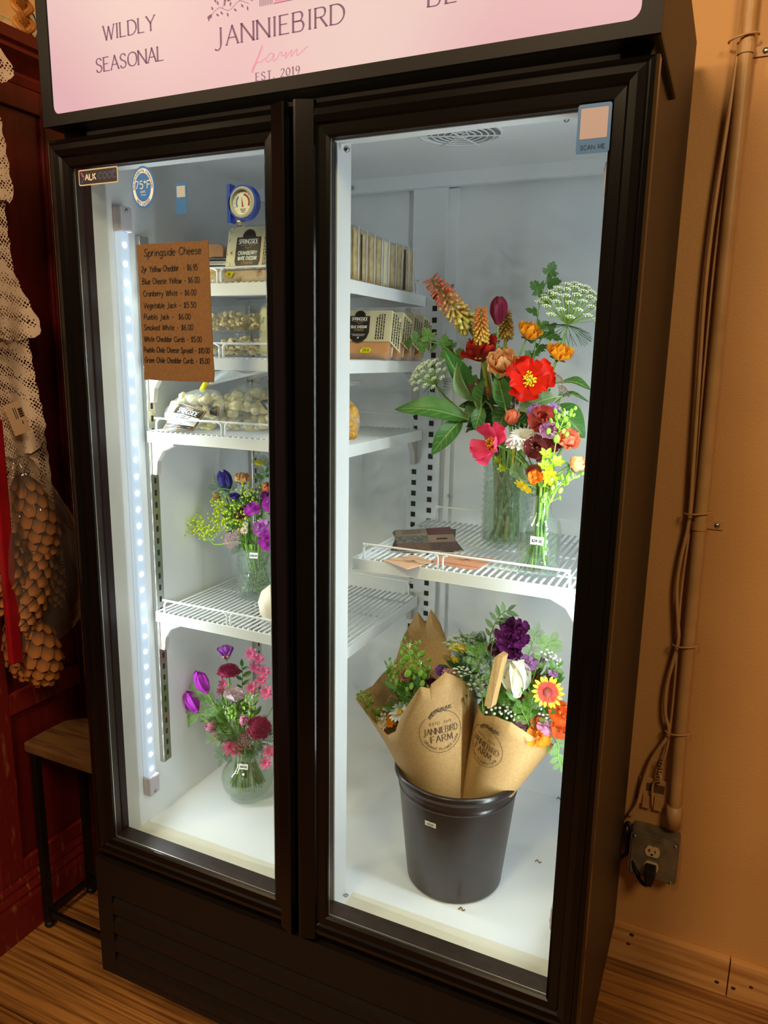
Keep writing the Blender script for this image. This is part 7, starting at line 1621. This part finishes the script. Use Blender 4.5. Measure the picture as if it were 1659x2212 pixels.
# pine cones in a cellophane bag
CONE = M('pine_cone', '#4a2a12', .6, grad=('#a96a30', .35, .85), bump=.4, bscale=80); COND = M('pine_cone_core', '#3e2412', .8)  # shade in the gaps is painted: scale colour darkens toward the base
sm_ = MB(); sm_.grid(lambda u, v: ((u*2-1)*.34*(math.sin(PI*min(1, v*.82+.10))**.6), v, .10*(1-(u*2-1)**2)-.30*v*v+.16*v), 4, 5)
sm2 = MB(); V0 = sm_.v; F0 = sm_.f; n0 = len(V0); sm2.add(V0, F0); sm2.add([(a, b_, c-.07*(1-b_*.4)) for a, b_, c in V0], [tuple(reversed(q)) for q in F0])
scm = sm2.mesh('scale', CONE, None, True, fix=False)
def cone(label, a, b_, w_, n=64):
    a, b_ = Vector(a), Vector(b_); ax = b_-a; L = ax.length; ax.normalize(); t = thing('pine_cone', label, 'pine cone', tuple(a), 'pine cones by the lace garment'); Q = rot_to(ax)
    pr_ = lambda h: w_/2*(math.sin(PI*min(1, .12+.80*h))**.75)
    m = MB(); m.lathe([(max(.002, pr_(i/10)*.60), L*i/10) for i in range(11)], 12); link('core', m.mesh('core', COND, None, True), t, Q.copy())
    for i in range(n):
        h = (i+.4)/n; an = i*2.39996; s_ = w_*.42*(.75+.4*math.sin(PI*h))
        mt = Q @ Matrix.Translation((0, 0, L*h)) @ Matrix.Rotation(an, 4, 'Z') @ Matrix.Translation((0, pr_(h)*.50, 0)) @ Matrix.Rotation(math.radians(60-10*(1-h)), 4, 'X') @ Matrix.Rotation(PI, 4, 'Y') @ Matrix.Scale(s_, 4)
        link('scale', scm, t, mt)
cone('lowest pine cone, hanging wide open below the bag', (-0.285, 0.1148, 0.8861), (-0.285, 0.1449, 0.731), .105, 58)
cone('tall pine cone in the middle of the bag', (-0.28, 0.1685, 1.0344), (-0.28, 0.094, 0.8661), .088, 72)
cone('upper pine cone seen through the crumpled film', (-0.29, 0.131, 1.2031), (-0.29, 0.1795, 1.0174), .098, 70)
cone('slim pine cone against the red bar', (-0.29, 0.0986, 1.0763), (-0.29, 0.0699, 0.9048), .066, 60)
cone('slim pine cone on the far side of the bag, toward the cooler', (-0.3, 0.2065, 1.0155), (-0.3, 0.2107, 0.8826), .052, 50)
cone('shaded pine cone at the bottom behind the lowest one', (-0.32, 0.1058, 0.8776), (-0.32, 0.1271, 0.7356), .085, 52)
BAGF = clear('cellophane', '#f6f2ec', 1., .06, .05, '#cfc7bd', bump=1., bscale=26, ior=1.5)
def bagfn(u, v):
    th = 2*PI*u; z = 1.245-.42*v; hw = .018+.100*min(1, v*1.7)**.8; yc = .125+.075*v
    return (-.275+.050*min(1, v*3)*math.cos(th)*(1-.55*max(0, v-.6)/.4)+.006*math.sin(5*th+9*v), yc+hw*math.sin(th)+.006*math.sin(7*th+14*v), z+.02*math.sin(th)*v+.008*math.sin(3*th))
m = MB(); m.grid(bagfn, 40, 22)
t = solo('cellophane_bag', m, BAGF, 'crumpled clear cellophane bag round the pine cones', 'bag', smooth=True)
m = MB(); m.box((-.278, .048, .79), (-.262, .076, 1.33)); 
t = solo('red_bar', m, M('red_gloss_paint', '#a01420', .35, var='#8a1019', scale=14), 'bright red painted wooden bar hanging beside the pine cones', 'bar', bevel=.004)
# rustic stool
t = thing('rustic_stool', 'small stool with a rough wooden slab top on thin black metal legs', 'stool', (-.22, .25, 0))
SLAB = M('slab_wood', '#6e4c29', .6, var='#442c16', scale=5, stretch=(1.5, 14, 4), detail=8, bump=.4, bscale=14, ramp=(.4, .7))
rs = random.Random(8); back = [(-.385+.385*i/11, .285+.05*i/11+rs.uniform(-.010, .010)+.035*math.sin(i*.5)) for i in range(12)]
pl = [(-.385, .150), (-.19, .149), (0, .147)]+[(p[0], p[1]) for p in back[::-1]]+[(-.388, .215)]
m = MB(); m.prism(pl, 2, .497, .523); part('slab_top', m, SLAB, t, bevel=.005)
IRON = M('black_iron', '#0b0a0a', .4)
for x, y_ in ((-.358, .160), (-.03, .160), (-.358, .30), (-.03, .33)):
    m = MB(); m.box((x-.009, y_-.009, .018), (x+.009, y_+.009, .497)); l = part('leg', m, IRON, t, bevel=.001)
    m = MB(); m.ball((x, y_, .010), .013, 10, 6, (1, 1, .8)); part('foot', m, CORD, l, smooth=True)
for a, b_ in (((-.358, .155, .035), (-.03, .165, .05)), ((-.363, .16, .035), (-.353, .30, .05)), ((-.035, .16, .035), (-.025, .33, .05)), ((-.358, .295, .035), (-.03, .305, .05))):
    m = MB(); m.box(a, b_); part('stretcher', m, IRON, t)
